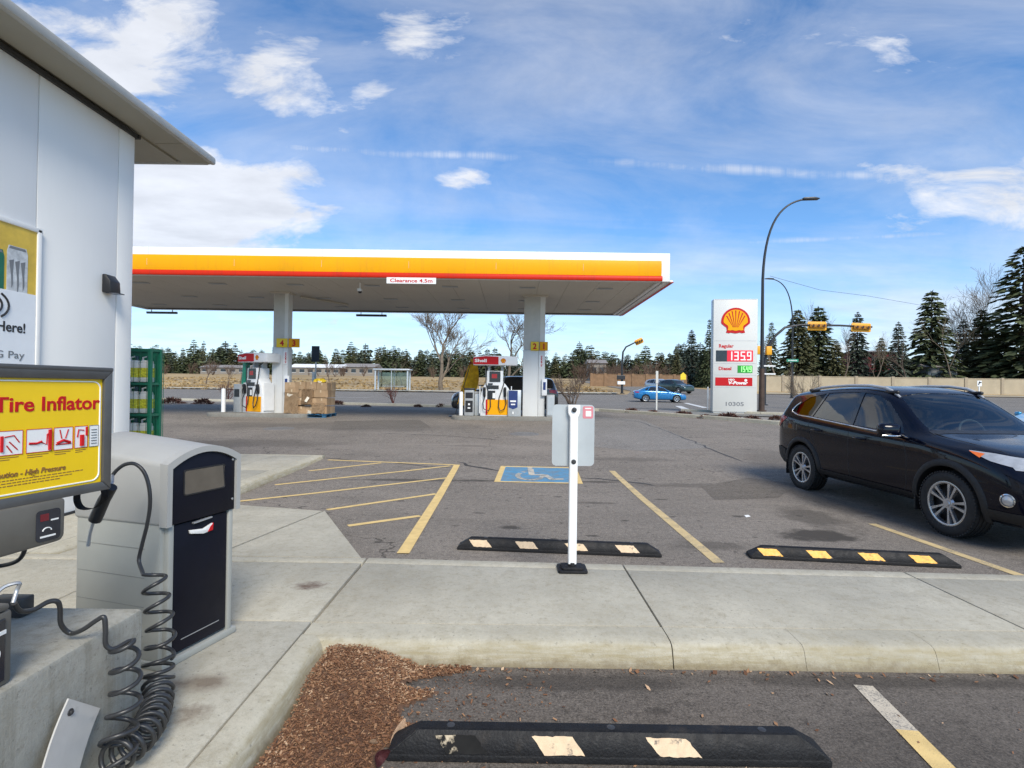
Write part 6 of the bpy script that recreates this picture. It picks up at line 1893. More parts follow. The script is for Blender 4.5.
def suv():
    S = SUV
    t = thing('parked_car', 'shiny black four door suv parked facing the camera on the right', 'car', (0, 0, 0))
    body = car_body(S, M['paint_navy']); body.parent = t
    ref = bvh_of(body.data)
    for s in (S['front'], S['rear']): boolean(body, arch_cut(S, s))
    SIDE_F = [(1.60, 1.065), (1.72, 1.20), (2.02, 1.445), (2.24, 1.535), (2.50, 1.565), (2.485, 1.105)]
    SIDE_R = [(2.575, 1.11), (2.585, 1.567), (2.9, 1.57), (3.28, 1.545), (3.40, 1.175)]
    SIDE_Q = [(3.45, 1.18), (3.335, 1.54), (3.72, 1.475), (3.98, 1.31), (4.0, 1.245), (3.75, 1.195)]
    WS = [(-.70, 1.135), (-.655, 1.30), (-.57, 1.525), (-.3, 1.565), (.3, 1.565), (.57, 1.525), (.655, 1.30), (.70, 1.135), (.4, 1.115), (0, 1.105), (-.4, 1.115)]
    DZ = .034
    SIDE_F, SIDE_R, SIDE_Q, WS = [[(a, b + DZ) for a, b in q] for q in (SIDE_F, SIDE_R, SIDE_Q, WS)]
    # hollow cabin
    bm = B()
    rows = []
    for s in (1.44, 1.6, 1.8, 2.0, 2.3, 2.7, 3.1, 3.5, 3.9, 4.12):
        tp = interp(S['top'], s) - .05; wt = interp(S['wt'], s) - .045; wb = interp(S['wb'], s) - .06; zb = min(interp(S['belt'], s), tp - .06)
        rows.append([bm.verts.new((x, s, z)) for x, z in ((-wb, .55), (wb, .55), (wb, zb), (wt, tp - .04), (wt * .7, tp), (-wt * .7, tp), (-wt, tp - .04), (-wb, zb))])
    for a, b_ in zip(rows, rows[1:]):
        for k in range(8): bm.faces.new((a[k], a[(k + 1) % 8], b_[(k + 1) % 8], b_[k]))
    bm.faces.new(rows[0]); bm.faces.new(rows[-1][::-1])
    bmesh.ops.recalc_face_normals(bm, faces=bm.faces)
    boolean(body, bm)
    for poly in (SIDE_F, SIDE_R, SIDE_Q):
        bm = B(); prism(bm, poly, -1.5, 1.5, basis((0, 0, 0), (0, 1, 0), (0, 0, 1))); boolean(body, bm)
    bm = B(); prism(bm, WS, -2.3, -1.0, basis((0, 0, 0), (1, 0, 0), (0, 0, 1))); boolean(body, bm)
    finish_materials(body, ref)
    for sd in (-1, 1):
        skin_panel(ref, SIDE_F, 'x', sd, -.006, M['glass_clear2'], 'window', t)
        skin_panel(ref, SIDE_R, 'x', sd, -.006, M['glass_tint'], 'window', t)
        skin_panel(ref, SIDE_Q, 'x', sd, -.006, M['glass_quarter'], 'window', t)
    skin_panel(ref, WS, 'y', -1, -.004, M['glass_clear2'], 'windscreen', t, .08)
    rear = [(-.52, 1.26), (-.48, 1.47), (.48, 1.47), (.52, 1.26)]
    skin_panel(ref, rear, 'y', 1, .004, M['glass_dark'], 'rear_window', t)
    # black frames round the glass
    for sd in (-1, 1):
        skin_panel(ref, [(2.487, 1.135), (2.50, 1.60), (2.583, 1.602), (2.573, 1.142)], 'x', sd, .002, M['glass_dark'], 'door_pillar', t)
        skin_panel(ref, [(3.402, 1.205), (3.285, 1.578), (3.332, 1.573), (3.447, 1.212)], 'x', sd, .002, M['glass_dark'], 'door_pillar', t)
        skin_line(ref, [(1.50, 1.054), (2.5, 1.122), (3.42, 1.192), (3.78, 1.212), (4.0, 1.259), (4.03, 1.294), (3.98, 1.364), (3.9, 1.424)], sd, .011, M['chrome'], 'window_trim', t, .002)
        # door shut lines
        skin_line(ref, [(1.55, 1.01), (1.49, .80), (1.50, .50), (1.56, .36)], sd, .004, M['dark_gap'], 'door_seam', t, -.001)
        skin_line(ref, [(2.53, 1.085), (2.52, .7), (2.50, .36)], sd, .004, M['dark_gap'], 'door_seam', t, -.001)
        skin_line(ref, [(3.43, 1.15), (3.42, .98), (3.22, .72), (3.14, .52), (3.10, .36)], sd, .004, M['dark_gap'], 'door_seam', t, -.001)
        for s, z in ((2.30, .965), (3.22, 1.005)):
            loc, nor, _, _ = ref.ray_cast(Vector((sd * 2, s, z)), Vector((-sd, 0, 0)))
            bm = B(); tube(bm, [loc + Vector((0, -.11, 0)), loc + Vector((sd * .035, -.08, 0)), loc + Vector((sd * .038, .07, .003)), loc + Vector((0, .11, 0))], [.012, .017, .017, .012], 8)
            obj('door_handle', bm, M['paint_navy'], t, 60)
        # lower cladding along the sill and round the arches
        skin_panel(ref, [(1.36, .29), (1.36, .40), (3.18, .42), (3.18, .29)], 'x', sd, .012, M['cladding'], 'sill_cladding', t)
        for s in (S['front'], S['rear']):
            r0, r1 = S['wr'] * 1.125, S['wr'] * 1.125 + .075
            z0 = S['wr'] + .015
            P0 = []
            arc = []
            for a in range(-14, 195, 8):
                ring = []
                for rr, o_ in ((r0, -.06), (r0, .014), (r0 + .02, .022), (r1 - .012, .016), (r1, .0)):
                    y, z = s - rr * math.cos(R(a)), z0 + rr * math.sin(R(a))
                    yb, zb_ = s - (r1 + .0) * math.cos(R(a)), z0 + (r1 + .0) * math.sin(R(a))
                    loc, nor, _, _ = ref.ray_cast(Vector((sd * 2, min(max(yb, .12), 4.45), max(zb_, .30))), Vector((-sd, 0, 0)))
                    x = (loc.x if loc is not None else sd * .88)
                    ring.append((x + sd * o_, y, z))
                arc.append(ring)
            bm = B(); V = [[bm.verts.new(p) for p in r] for r in arc]
            for a_, b_ in zip(V, V[1:]):
                for k in range(4): bm.faces.new((a_[k], a_[k + 1], b_[k + 1], b_[k]))
            bmesh.ops.recalc_face_normals(bm, faces=bm.faces)
            obj('arch_cladding', bm, M['cladding'], t, 60)
        # roof rail
        pts = []
        for s in (1.98, 2.10, 2.22, 2.5, 2.9, 3.3, 3.6, 3.78, 3.88):
            loc, nor, _, _ = ref.ray_cast(Vector((sd * .585, s, 4)), Vector((0, 0, -1)))
            h = .045 if 2.15 < s < 3.75 else (.03 if 2.0 < s < 3.85 else .0)
            pts.append(loc + Vector((0, 0, h)))
        bm = B(); tube(bm, pts, [.014, .020, .022, .021, .021, .021, .022, .020, .014], 8); obj('roof_rail', bm, M['rail_silver'], t, 60)
        for s in (2.12, 3.78):
            loc, _, _, _ = ref.ray_cast(Vector((sd * .585, s, 4)), Vector((0, 0, -1)))
            bm = B(); box(bm, loc + Vector((0, 0, .015)), (.05, .24, .05), .02); obj('rail_foot', bm, M['black_plastic'], t, 50)
        # mirror
        bm = B(); c = Vector((sd * 1.05, 1.60, 1.135))
        box(bm, c, (.25, .14, .17), .05, (0, 0, sd * .15)); tube(bm, [Vector((sd * .86, 1.60, 1.06)), c + Vector((-sd * .06, 0, -.04))], [.035, .03], 8)
        mr = obj('wing_mirror', bm, M['paint_navy'], t, 60)
        bm = B(); tube(bm, [c + Vector((sd * .12, -.050, -.066)), c + Vector((0, -.076, -.07)), c + Vector((-sd * .11, -.055, -.068))], .010, 6); obj('mirror_trim', bm, M['chrome'], mr, 60)
        bm = B(); box(bm, c + Vector((0, .062, .0)), (.15, .008, .10), .003, (0, 0, sd * .15)); obj('mirror_glass', bm, M['chrome'], mr)
        # lights
        hl = skin_panel(ref, [(.16, .84), (.10, .905), (.26, .95), (.50, .978), (.72, .988), (.46, .905)], 'x', sd, .006, M['lens_clear'], 'headlight', t, .05)
        skin_panel(ref, [(.56, .925), (.56, .965), (.71, .981)], 'x', sd, .010, M['lamp_amber'], 'side_marker', hl, .05)
        skin_panel(ref, [(sd * .82, .84), (sd * .80, .91), (sd * .62, .905), (sd * .40, .86), (sd * .45, .83)], 'y', -1, .006, M['lens_clear'], 'headlight', t, .05)
        for xx, ss in ((.72, .26), (.58, .12)):
            loc, nor, _, _ = ref.ray_cast(Vector((sd * xx, -2, .86)), Vector((0, 1, 0)))
            if loc is not None:
                bm = B(); lathe(bm, [(0, .014), (.035, .01), (.047, 0)], 18, basis(loc, nor.cross(Vector((0, 0, 1))), Vector((0, 0, 1)))); obj('lamp_bulb', bm, M['chrome'], hl, 60)
        skin_panel(ref, [(4.20, 1.08), (4.06, 1.16), (4.30, 1.20), (4.50, 1.10), (4.50, .99), (4.34, .99)], 'x', sd, .006, M['lamp_red'], 'tail_light', t, .05)
        loc, nor, _, _ = ref.ray_cast(Vector((sd * 2, .125, .54)), Vector((-sd, .12, 0)).normalized())
        bz = Matrix.Translation(loc) @ (basis((0, 0, 0), nor.cross(Vector((0, 0, 1))), Vector((0, 0, 1))))
        if (bz @ Vector((0, 0, 1)) - loc).dot(nor) < 0: bz = bz @ Matrix.Diagonal((1, 1, -1, 1))
        bm = B(); lathe(bm, [(0, .020), (.042, .016), (.055, .005), (.055, -.03)], 24, bz); fl = obj('fog_lamp', bm, M['lens_clear'], t, 60)
        bm = B(); lathe(bm, [(.056, -.02), (.056, .014), (.068, .010), (.070, -.02)], 24, bz); obj('fog_ring', bm, M['chrome'], fl, 60)
    # grille and lower bumper
    skin_panel(ref, [(-.40, .70), (-.44, .78), (.44, .78), (.40, .70)], 'y', -1, .005, M['black_plastic'], 'grille', t, .06)
    skin_panel(ref, [(-.58, .42), (-.52, .62), (.52, .62), (.58, .42)], 'y', -1, .005, M['black_plastic'], 'lower_grille', t, .06)
    skin_panel(ref, [(-.79, .27), (-.79, .41), (.79, .41), (.79, .27)], 'y', -1, .010, M['cladding'], 'bumper_skirt', t, .06)
    for sd in (-1, 1): skin_panel(ref, [(.05, .26), (.05, .42), (.46, .42), (.46, .26)], 'x', sd, .010, M['cladding'], 'bumper_skirt', t, .06)
    for sd in (-1, 1): skin_panel(ref, [(4.08, .33), (4.08, .62), (4.3, .66), (4.54, .62), (4.54, .42)], 'x', sd, .012, M['cladding'], 'rear_skirt', t, .06)
    bm = B(); box(bm, (0, .0 - .004, .57), (.32, .012, .16), .004); obj('number_plate', bm, M['sign_white'], t)
    # bonnet line
    for sd in (-1, 1):
        P3 = []
        for s in (.3, .5, .8, 1.1, 1.3):
            x = sd * (interp(S['wt'], s) * .93)
            loc, nor, _, _ = ref.ray_cast(Vector((x, s, 4)), Vector((0, 0, -1))); P3.append(loc)
        bm = B(); tube(bm, P3, .004, 5); obj('bonnet_seam', bm, M['dark_gap'], t)
    skin_panel(ref, [(-.76, 1.25), (-.3, 1.19), (.3, 1.19), (.76, 1.25), (.74, 1.36), (.4, 1.315), (0, 1.30), (-.4, 1.315), (-.74, 1.36)], 'z', 1, .004, M['black_plastic'], 'wiper_cowl', t, .08)
    # wheels with dark wells
    for s in (S['front'], S['rear']):
        for sd in (-1, 1): wheel(t, (sd * (S['track'] + .0), s, S['wr']), sd, S)
    bm = B(); box(bm, (0, 2.3, .33), (1.2, 3.4, .16)); obj('underbody', bm, M['black_plastic'], t)
    for sd in (-1, 1):
        for s in (S['front'], S['rear']):
            bm = B(); box(bm, (sd * .80, s + .44, .32), (.2, .012, .24), .004); obj('mud_flap', bm, M['black_plastic'], t)
    # cabin
    for x in (-.38, .38):
        bm = B(); box(bm, (x, 2.35, .74), (.50, .52, .20), .06); box(bm, (x, 2.66, 1.05), (.48, .16, .62), .06, (-.22, 0, 0)); box(bm, (x, 2.77, 1.43), (.27, .10, .17), .045, (-.15, 0, 0)); obj('seat', bm, M['seat_grey'], t, 50)
    bm = B(); box(bm, (0, 3.30, .78), (1.25, .5, .18), .06); box(bm, (0, 3.58, 1.05), (1.22, .14, .52), .05, (-.2, 0, 0)); box(bm, (-.4, 3.66, 1.37), (.26, .09, .14), .04); box(bm, (.4, 3.66, 1.37), (.26, .09, .14), .04); obj('seat', bm, M['seat_grey'], t, 50)
    bm = B(); box(bm, (0, 1.62, .98), (1.40, .42, .20), .07); obj('dashboard', bm, M['black_plastic'], t, 50)
    bm = B()
    tube(bm, [(.38 + .18 * math.cos(R(a)), 1.93 + .06 * math.sin(R(a)), 1.08 + .17 * math.sin(R(a))) for a in range(0, 361, 20)], .014, 6); tube(bm, [(.38, 1.93, 1.08), (.38, 1.72, 1.0)], .03, 6); tube(bm, [(.21, 1.93, 1.08), (.55, 1.93, 1.08)], .016, 6); obj('steering_wheel', bm, M['seat_grey'], t, 60)
    bm = B(); box(bm, (0, 2.02, 1.50), (.22, .03, .07), .012); obj('cabin_mirror', bm, M['black_plastic'], t, 50)
    # place: near front wheel and rear wheel where the photograph shows them
    t.rotation_euler = (0, 0, R(2.2))
    return t
M['glass_clear2'] = glass('green_tinted_glass', (.46, .55, .56))
def place_car(t, S, fw, rw, side=-1):
    """put the car so that the outer foot of its near wheels stands at fw (front) and rw (rear)"""
    d = Vector((rw[0] - fw[0], rw[1] - fw[1])); d.normalize()
    ang = math.atan2(d.y, d.x) - PI / 2
    mid = Vector(((rw[0] + fw[0]) / 2, (rw[1] + fw[1]) / 2))
    loc_s = (S['front'] + S['rear']) / 2; loc_x = side * (S['track'] + S['tw'] / 2)
    c, s = math.cos(ang), math.sin(ang)
    t.rotation_euler = (0, 0, ang)
    t.location = (mid.x - (loc_x * c - loc_s * s), mid.y - (loc_x * s + loc_s * c), gz(mid.y))
car = suv()
f_, r_ = G(948, 537), G(804, 490)
place_car(car, SUV, f_, r_)
car.scale = (1, 1.03, 1)

def simple_car(S, name, lab, paint, windows, cat='car', cladding=False, lights=True):
    t = thing(name, lab, cat)
    body = car_body(S, paint); body.parent = t
    ref = bvh_of(body.data)
    for s in (S['front'], S['rear']): boolean(body, arch_cut(S, s))
    finish_materials(body, ref)
    for sd in (-1, 1):
        for w in windows: skin_panel(ref, w, 'x', sd, .004, M['glass_dark'], 'window', t, .1)
        skin_panel(ref, [(.16, S['headz'] - .06), (.14, S['headz'] + .03), (.62, S['headz'] + .10), (.42, S['headz'] - .02)], 'x', sd, .006, M['lens_clear'], 'headlight', t, .1)
        skin_panel(ref, [(4.15, S['tailz']), (4.15, S['tailz'] + .13), (4.5, S['tailz'] + .10), (4.5, S['tailz'] - .04)], 'x', sd, .006, M['lamp_red'], 'tail_light', t, .1)
        bm = B(); box(bm, (sd * (interp(S['wb'], 1.6) + .10), 1.62, interp(S['belt'], 1.6) + .06), (.16, .10, .12), .035); obj('wing_mirror', bm, paint, t, 50)
        skin_line(ref, [(1.45, interp(S['belt'], 1.45) - .02), (1.42, .55), (1.5, .35)], sd, .006, M['dark_gap'], 'door_seam', t)
        skin_line(ref, [(2.53, interp(S['belt'], 2.5) - .01), (2.52, .35)], sd, .006, M['dark_gap'], 'door_seam', t)
        for s in (2.3, 3.2):
            loc, nor, _, _ = ref.ray_cast(Vector((sd * 2, s, interp(S['belt'], s) - .10)), Vector((-sd, 0, 0)))
            if loc is not None:
                bm = B(); box(bm, loc + Vector((sd * .01, 0, 0)), (.04, .18, .03), .01); obj('door_handle', bm, paint, t, 50)
    ws = S['ws']; skin_panel(ref, ws, 'y', -1, .004, M['glass_dark'], 'windscreen', t, .12)
    skin_panel(ref, S['rs'], 'y', 1, .004, M['glass_dark'], 'rear_window', t, .12)
    skin_panel(ref, [(-.4, S['headz'] - .10), (-.42, S['headz'] - .02), (.42, S['headz'] - .02), (.4, S['headz'] - .10)], 'y', -1, .005, M['black_plastic'], 'grille', t, .1)
    skin_panel(ref, [(-.6, .24), (-.55, .42), (.55, .42), (.6, .24)], 'y', -1, .005, M['black_plastic'], 'lower_grille', t, .1)
    for s in (S['front'], S['rear']):
        for sd in (-1, 1): wheel(t, (sd * S['track'], s, S['wr']), sd, S, 10, False)
    bm = B(); box(bm, (0, 2.3, .30), (1.2, 3.2, .14)); obj('underbody', bm, M['black_plastic'], t)
    return t
SEDAN['headz'] = .66; SEDAN['tailz'] = .84
SEDAN['ws'] = [(-.64, 1.02), (-.52, 1.33), (.52, 1.33), (.64, 1.02)]; SEDAN['rs'] = [(-.56, 1.12), (-.46, 1.34), (.46, 1.34), (.56, 1.12)]
SW = [[(1.62, .95), (1.95, 1.22), (2.3, 1.355), (2.5, 1.375), (2.49, .98)], [(2.57, .985), (2.58, 1.378), (2.9, 1.375), (3.15, 1.34), (3.38, 1.02)], [(3.45, 1.03), (3.25, 1.31), (3.45, 1.24), (3.68, 1.10)]]
SUV['headz'] = .86; SUV['tailz'] = 1.0
SUV['ws'] = [(-.68, 1.14), (-.56, 1.52), (.56, 1.52), (.68, 1.14)]; SUV['rs'] = [(-.52, 1.22), (-.48, 1.43), (.48, 1.43), (.52, 1.22)]
VW = [[(a, b + .034) for a, b in q] for q in [[(1.60, 1.065), (1.72, 1.20), (2.02, 1.445), (2.24, 1.535), (2.50, 1.565), (2.485, 1.105)], [(2.575, 1.11), (2.585, 1.567), (2.9, 1.57), (3.28, 1.545), (3.40, 1.175)], [(3.45, 1.18), (3.335, 1.54), (3.72, 1.475), (3.98, 1.31), (4.0, 1.245), (3.75, 1.195)]]]
# blue sedan on the road, heading right: its right side faces us
c1 = simple_car(SEDAN, 'parked_car', 'bright blue sedan on the road beside the price sign', M['paint_blue'], SW)
f_, r_ = P(679, 403.3, 47.5), P(643.5, 403, 47.8)
place_car(c1, SEDAN, f_, r_)
# the two cars waiting behind it
c2 = simple_car(SUV, 'parked_car', 'dark teal suv waiting in the side road behind the blue sedan', M['paint_teal'], VW)
f_ = P(699, 395, 62); r_ = P(692, 394.4, 66)
c2.rotation_euler = (0, 0, R(28)); q = P(690, 392, 63); c2.location = (q.x, 63.0, gz(65))
c3 = simple_car(SUV, 'parked_car', 'silver suv in the side road left of the dark teal suv', M['paint_silver'], VW)
q = P(674, 392, 65); c3.location = (q.x, 65.5, gz(67)); c3.rotation_euler = (0, 0, R(24))
# car fuelling on the far side of the right island, tail to the right
c4 = simple_car(SUV, 'parked_car', 'charcoal suv fuelling behind the right pump island', M['paint_charcoal'], VW)
q = P(559, 405, 22.7); c4.rotation_euler = (0, 0, PI / 2); c4.location = (q.x - 4.57 + .0, 23.6, gz(23.6))
c4.rotation_euler = (0, 0, -PI / 2)
# light blue car at the right edge, on the road
c5 = simple_car(SEDAN, 'parked_car', 'light blue car whose bonnet shows behind the black suv at the right edge', M['paint_sky'], SW)
c5.rotation_euler = (0, 0, -PI / 2); c5.location = (12.05, 13.6, gz(13))
# ================================================================== TREES AND SHRUBS
def conifer_meshes(h, r, seed, levels, per, sub, droop=.25, base=.06, leafw=.5, ragged=.3):
    rm = random.Random(seed)
    bm = B()
    for i in range(levels):
        t = (i + rm.uniform(-.3, .3)) / levels
        t = min(max(t, 0), 1)
        z = h * (base + (1 - base) * t)
        Lmax = r * (1 - t) ** .82 + .05 * r
        if rm.random() < .10 and i > 2: Lmax *= .6
        n = max(3, int(per * (1 - .45 * t)))
        a0 = rm.uniform(0, 6.28)
        for k in range(n):
            a = a0 + 2 * PI * k / n + rm.uniform(-.3, .3)
            L = Lmax * rm.uniform(1 - ragged, 1.12)
            dirv = Vector((math.cos(a), math.sin(a), 0)); perp = Vector((-dirv.y, dirv.x, 0))
            up_ = .35 * t
            m = max(2, int(sub * (L / r) + 1))
            for j in range(m):
                s = (j + .8) / m
                p = dirv * (L * s) + Vector((0, 0, z + L * (up_ * s - droop * s * s)))
                w = (L / m) * leafw * rm.uniform(.8, 1.5) + .04 * r
                ln = (L / m) * rm.uniform(1.0, 1.7) + .05 * r
                for q in range(2):
                    tw = rm.uniform(-1.0, 1.0)
                    side = (perp * math.cos(tw) + Vector((0, 0, 1)) * math.sin(tw)) * w
                    fw_ = (dirv + perp * rm.uniform(-.7, .7) + Vector((0, 0, rm.uniform(-.75, -.05)))).normalized() * ln
                    v = [p - side * .5, p + side * .5, p + fw_ * .65 + side * .38, p + fw_ + side * rm.uniform(-.1, .1), p + fw_ * .6 - side * .38]
                    vs = [bm.verts.new(x) for x in v]
                    bm.faces.new(vs)
    # leader
    for k in range(6):
        a = k * 1.05; p = Vector((0, 0, h * (.94 + .008 * k))); d = Vector((math.cos(a), math.sin(a), .9)) * r * .10
        s_ = Vector((-math.sin(a), math.cos(a), 0)) * r * .03
        bm.faces.new([bm.verts.new(x) for x in (p - s_, p + s_, p + d)])
    crown = bpy.data.meshes.new('crown'); bm.to_mesh(crown); bm.free()
    bm = B(); tube(bm, [(0, 0, -.3), (0, 0, h * .35), (0, 0, h * .98)], [r * .085 + .04, r * .055 + .03, .02], 7)
    trunk = bpy.data.meshes.new('trunk'); bm.to_mesh(trunk); bm.free()
    return crown, trunk
def make_tree(name, lab, cat, crown, trunk, mc, mt, loc, sc, rz, group=None):
    t = thing(name, lab, cat, loc, rz, group)
    t.scale = (sc, sc, sc) if not isinstance(sc, tuple) else sc
    for nm, me, m in (('crown', crown, mc), ('trunk', trunk, mt)):
        if not me.materials: me.materials.append(m)
        o = bpy.data.objects.new(nm, me); C.objects.link(o); o.parent = t
    return t
rt_ = random.Random(11)
# far skyline of small conifers beyond the field
far = [conifer_meshes(10, rr, 100 + i, lv + 5, 10, 4, .22, .02, .95) for i, (rr, lv) in enumerate(((2.1, 14), (2.6, 13), (1.7, 15), (3.0, 12)))]
FM = [M['spruce'], M['spruce'], M['spruce_olive'], M['spruce_blue']]
protos = []
k = 0
px = 120.0
skyline = [(150, 350), (165, 352), (180, 350), (205, 349), (222, 346), (240, 352), (260, 352), (300, 354), (330, 352), (350, 351), (380, 349), (410, 352), (440, 354), (470, 352), (480, 351), (520, 356), (560, 352), (575, 350), (600, 354), (620, 356), (650, 355), (690, 352)]
while px < 700:
    for row in (0, 1):
        x_ = px + rt_.uniform(-4, 4)
        ytop = min(skyline, key=lambda q: abs(q[0] - x_))[1] + rt_.choice((-7, -3, -1, 0, 1, 3, 5, 7, 9)) + row * 1
        Y = rt_.uniform(230, 262) if row == 0 else rt_.uniform(268, 300)
        b = P(x_, 372, Y); b.z = gz(Y) - .2
        h = P(x_, ytop - 3, Y).z - b.z
        h = max(4.5, h)
        i = rt_.randrange(4)
        lab = ['dense dark conifer in the distant tree line beyond the field', 'broad dark conifer in the distant tree line beyond the field', 'narrow olive conifer in the distant tree line beyond the field', 'wide bluish conifer in the distant tree line beyond the field'][i]
        args = (b, rt_.uniform(0, 6), (h / 10 * rt_.uniform(.9, 1.45),) * 2 + (h / 10,))
        pr = next((q for q in protos if q[0] == i), None)
        if pr is None:
            t = make_tree('conifer_tree', lab, 'tree', far[i][0], far[i][1], FM[i], M['bark'], args[0], args[2], args[1], 'distant conifers beyond the field'); protos.append((i, t))
        else: dup(pr[1], args[0], args[1], args[2], lab, 'distant conifers beyond the field')
    px += rt_.uniform(3.4, 6.4)
# big conifers: (px, top y, base y, depth, radius factor, variant, label)
big = [conifer_meshes(12, rr, 200 + i, lv, pr_, sb, dr, bs, .55) for i, (rr, lv, pr_, sb, dr, bs) in enumerate(((2.9, 40, 15, 9, .30, .02), (2.4, 42, 13, 8, .35, .02), (3.3, 38, 15, 9, .28, .02), (2.1, 38, 11, 7, .45, .03)))]
BM = [M['spruce'], M['spruce_blue'], M['spruce_olive'], M['spruce']]
bigp = {}
def bigtree(px, yt, Y, var, wid, lab, group=None):
    b = P(px, 392, Y); b.z = gz(Y) - .1
    h = P(px, yt, Y).z - b.z
    sc = (h / 12 * wid, h / 12 * wid, h / 12)
    if var in bigp: return dup(bigp[var], b, rt_.uniform(0, 6), sc, lab, group)
    bigp[var] = make_tree('conifer_tree', lab, 'tree', big[var][0], big[var][1], BM[var], M['bark'], b, sc, rt_.uniform(0, 6), group)
for a in ((691, 329, 96, 1, 1.0, 'narrow tall conifer left of the price sign'),
          (703, 347, 92, 0, 1.0, 'broad conifer just left of the price sign'),
          (676, 352, 110, 2, .9, 'low broad conifer left of the narrow conifer by the price sign'),
          (709, 318, 90, 3, .75, 'thin ragged conifer showing beside the left edge of the price sign'),
          (771, 321, 98, 3, .9, 'slim conifer between the lamp post and the second lamp'),
          (763, 352, 88, 0, .9, 'low conifer behind the lamp post by the price sign'),
          (797, 309, 90, 2, 1.0, 'large conifer behind the left yellow signal head'),
          (818, 306, 94, 0, 1.15, 'large dark conifer with bare birch twigs above it'),
          (836, 340, 90, 2, .95, 'shorter conifer right of the left yellow signal head'),
          (857, 311, 92, 1, .95, 'conifer behind the right yellow signal head'),
          (881, 337, 90, 0, .85, 'conifer behind the red house'),
          (898, 321, 86, 1, .95, 'conifer at the right end of the red house'),
          (931, 290, 86, 0, 1.15, 'tall symmetrical conifer left of the grey house'),
          (963, 318, 92, 1, 1.0, 'conifer right of the grey house'),
          (982, 309, 88, 2, 1.0, 'olive conifer below the bare spreading tree'),
          (1004, 330, 84, 0, 1.1, 'dark low conifer at the foot of the tallest conifer'),
          (1024, 243, 82, 3, 1.75, 'tallest dark conifer at the right edge'),
          (1050, 300, 80, 0, 1.1, 'dark conifer right of the tallest conifer')):
    bigtree(*a)

def bare_mesh(h, seed, depth=5, spread=.55, trunk=.28, r0=.16, len0=.30, multi=1, twig=.011, kids=(2, 3), up_b=.25, min_r=.006):
    rm = random.Random(seed)
    bt, bc = B(), B()
    def grow(p, d, L, r, lv, target):
        n = 3
        pts = [p]; q = p.copy(); dd = d.copy()
        for i in range(n):
            dd = (dd + Vector((rm.gauss(0, .13), rm.gauss(0, .13), rm.gauss(0, .08) + .03))).normalized()
            q = q + dd * (L / n); pts.append(q.copy())
        re = max(min_r * h / 8, r * .68)
        tube(target, pts, [r + (re - r) * i / n for i in range(n + 1)], 6 if lv < 2 else 3, caps=False)
        if lv >= depth: return
        kn = rm.choice(kids) + (1 if lv > 1 else 0)
        for k in range(kn):
            a = rm.uniform(0, 6.28); u, v = frame_of(dd)
            sp = spread * rm.uniform(.6, 1.3)
            if k == 0: sp *= .4
            nd = (dd + (u * math.cos(a) + v * math.sin(a)) * sp + Vector((0, 0, up_b * .3))).normalized()
            st = pts[-1] if k < 2 else pts[rm.choice((1, 2))]
            grow(st, nd, L * rm.uniform(.62, .88), re * (.95 if k == 0 else .72), lv + 1, bc if lv >= 0 else target)
    for m in range(multi):
        a = 2 * PI * m / multi + rm.uniform(-.5, .5)
        d = Vector((0, 0, 1)) if multi == 1 else Vector((math.cos(a) * spread * .7, math.sin(a) * spread * .7, 1)).normalized()
        L = h * trunk * rm.uniform(.85, 1.1)
        if multi == 1:
            grow(Vector((0, 0, -.1)), d, L, r0, 0, bt)
        else:
            grow(Vector((0, 0, -.1)), d, L, r0, 1, bt if m == 0 else bc)
    a = bpy.data.meshes.new('trunk'); bt.to_mesh(a); bt.free()
    c = bpy.data.meshes.new('branches'); bc.to_mesh(c); bc.free()
    # scale to the wanted height
    zmax = max(v.co.z for v in c.vertices)
    k = h / zmax
    for me in (a, c): me.transform(Matrix.Diagonal((k, k, k, 1)))
    return a, c
def bare(name, lab, cat, loc, h, seed, mat, rz=0, group=None, **kw):
    a, c = bare_mesh(h, seed, **kw)
    t = thing(name, lab, cat, loc, rz, group)
    for nm, me, m in (('trunk', a, mat), ('branches', c, mat)):
        me.materials.append(m); me.polygons.foreach_set('use_smooth', [True] * len(me.polygons))
        o = bpy.data.objects.new(nm, me); C.objects.link(o); o.parent = t
    return t
def gp(px, py, Y): b = P(px, py, Y); b.z = gz(Y); return b
b = gp(441, 391, 64)
bare('bare_tree', 'bare pale tree with forked trunk seen below the middle of the canopy', 'tree', b, P(441, 300, 64).z - b.z, 21, M['pale_bark'], 0, depth=6, trunk=.30, r0=.30, spread=.66, kids=(2, 3), min_r=.011)
b = gp(506, 388, 70)
bare('bare_tree', 'bare spreading tree behind the dispenser with the red header', 'tree', b, P(506, 300, 70).z - b.z, 34, M['pale_bark'], 1, depth=6, trunk=.34, r0=.30, spread=.66, kids=(2, 3), min_r=.011)
b = gp(990, 392, 92)
bare('bare_tree', 'tall bare spreading tree between conifers near the right edge', 'tree', b, P(990, 270, 92).z - b.z, 55, M['pale_bark'], 0, depth=6, trunk=.40, r0=.34, spread=.66, kids=(2, 3), min_r=.011)
b = gp(826, 392, 98)
bare('bare_tree', 'bare birch rising above the conifers behind the signal heads', 'tree', b, P(822, 299, 98).z - b.z, 57, M['twig'], 0, depth=6, trunk=.42, r0=.2, spread=.38, kids=(2, 3))
b = gp(226, 402, 39); b.z = gz(39)
bare('bare_tree', 'thin dark bare sapling on the verge left of the left pump', 'tree', b, P(226, 362, 39).z - b.z, 61, M['twig'], 0, depth=4, trunk=.4, r0=.055, spread=.35)
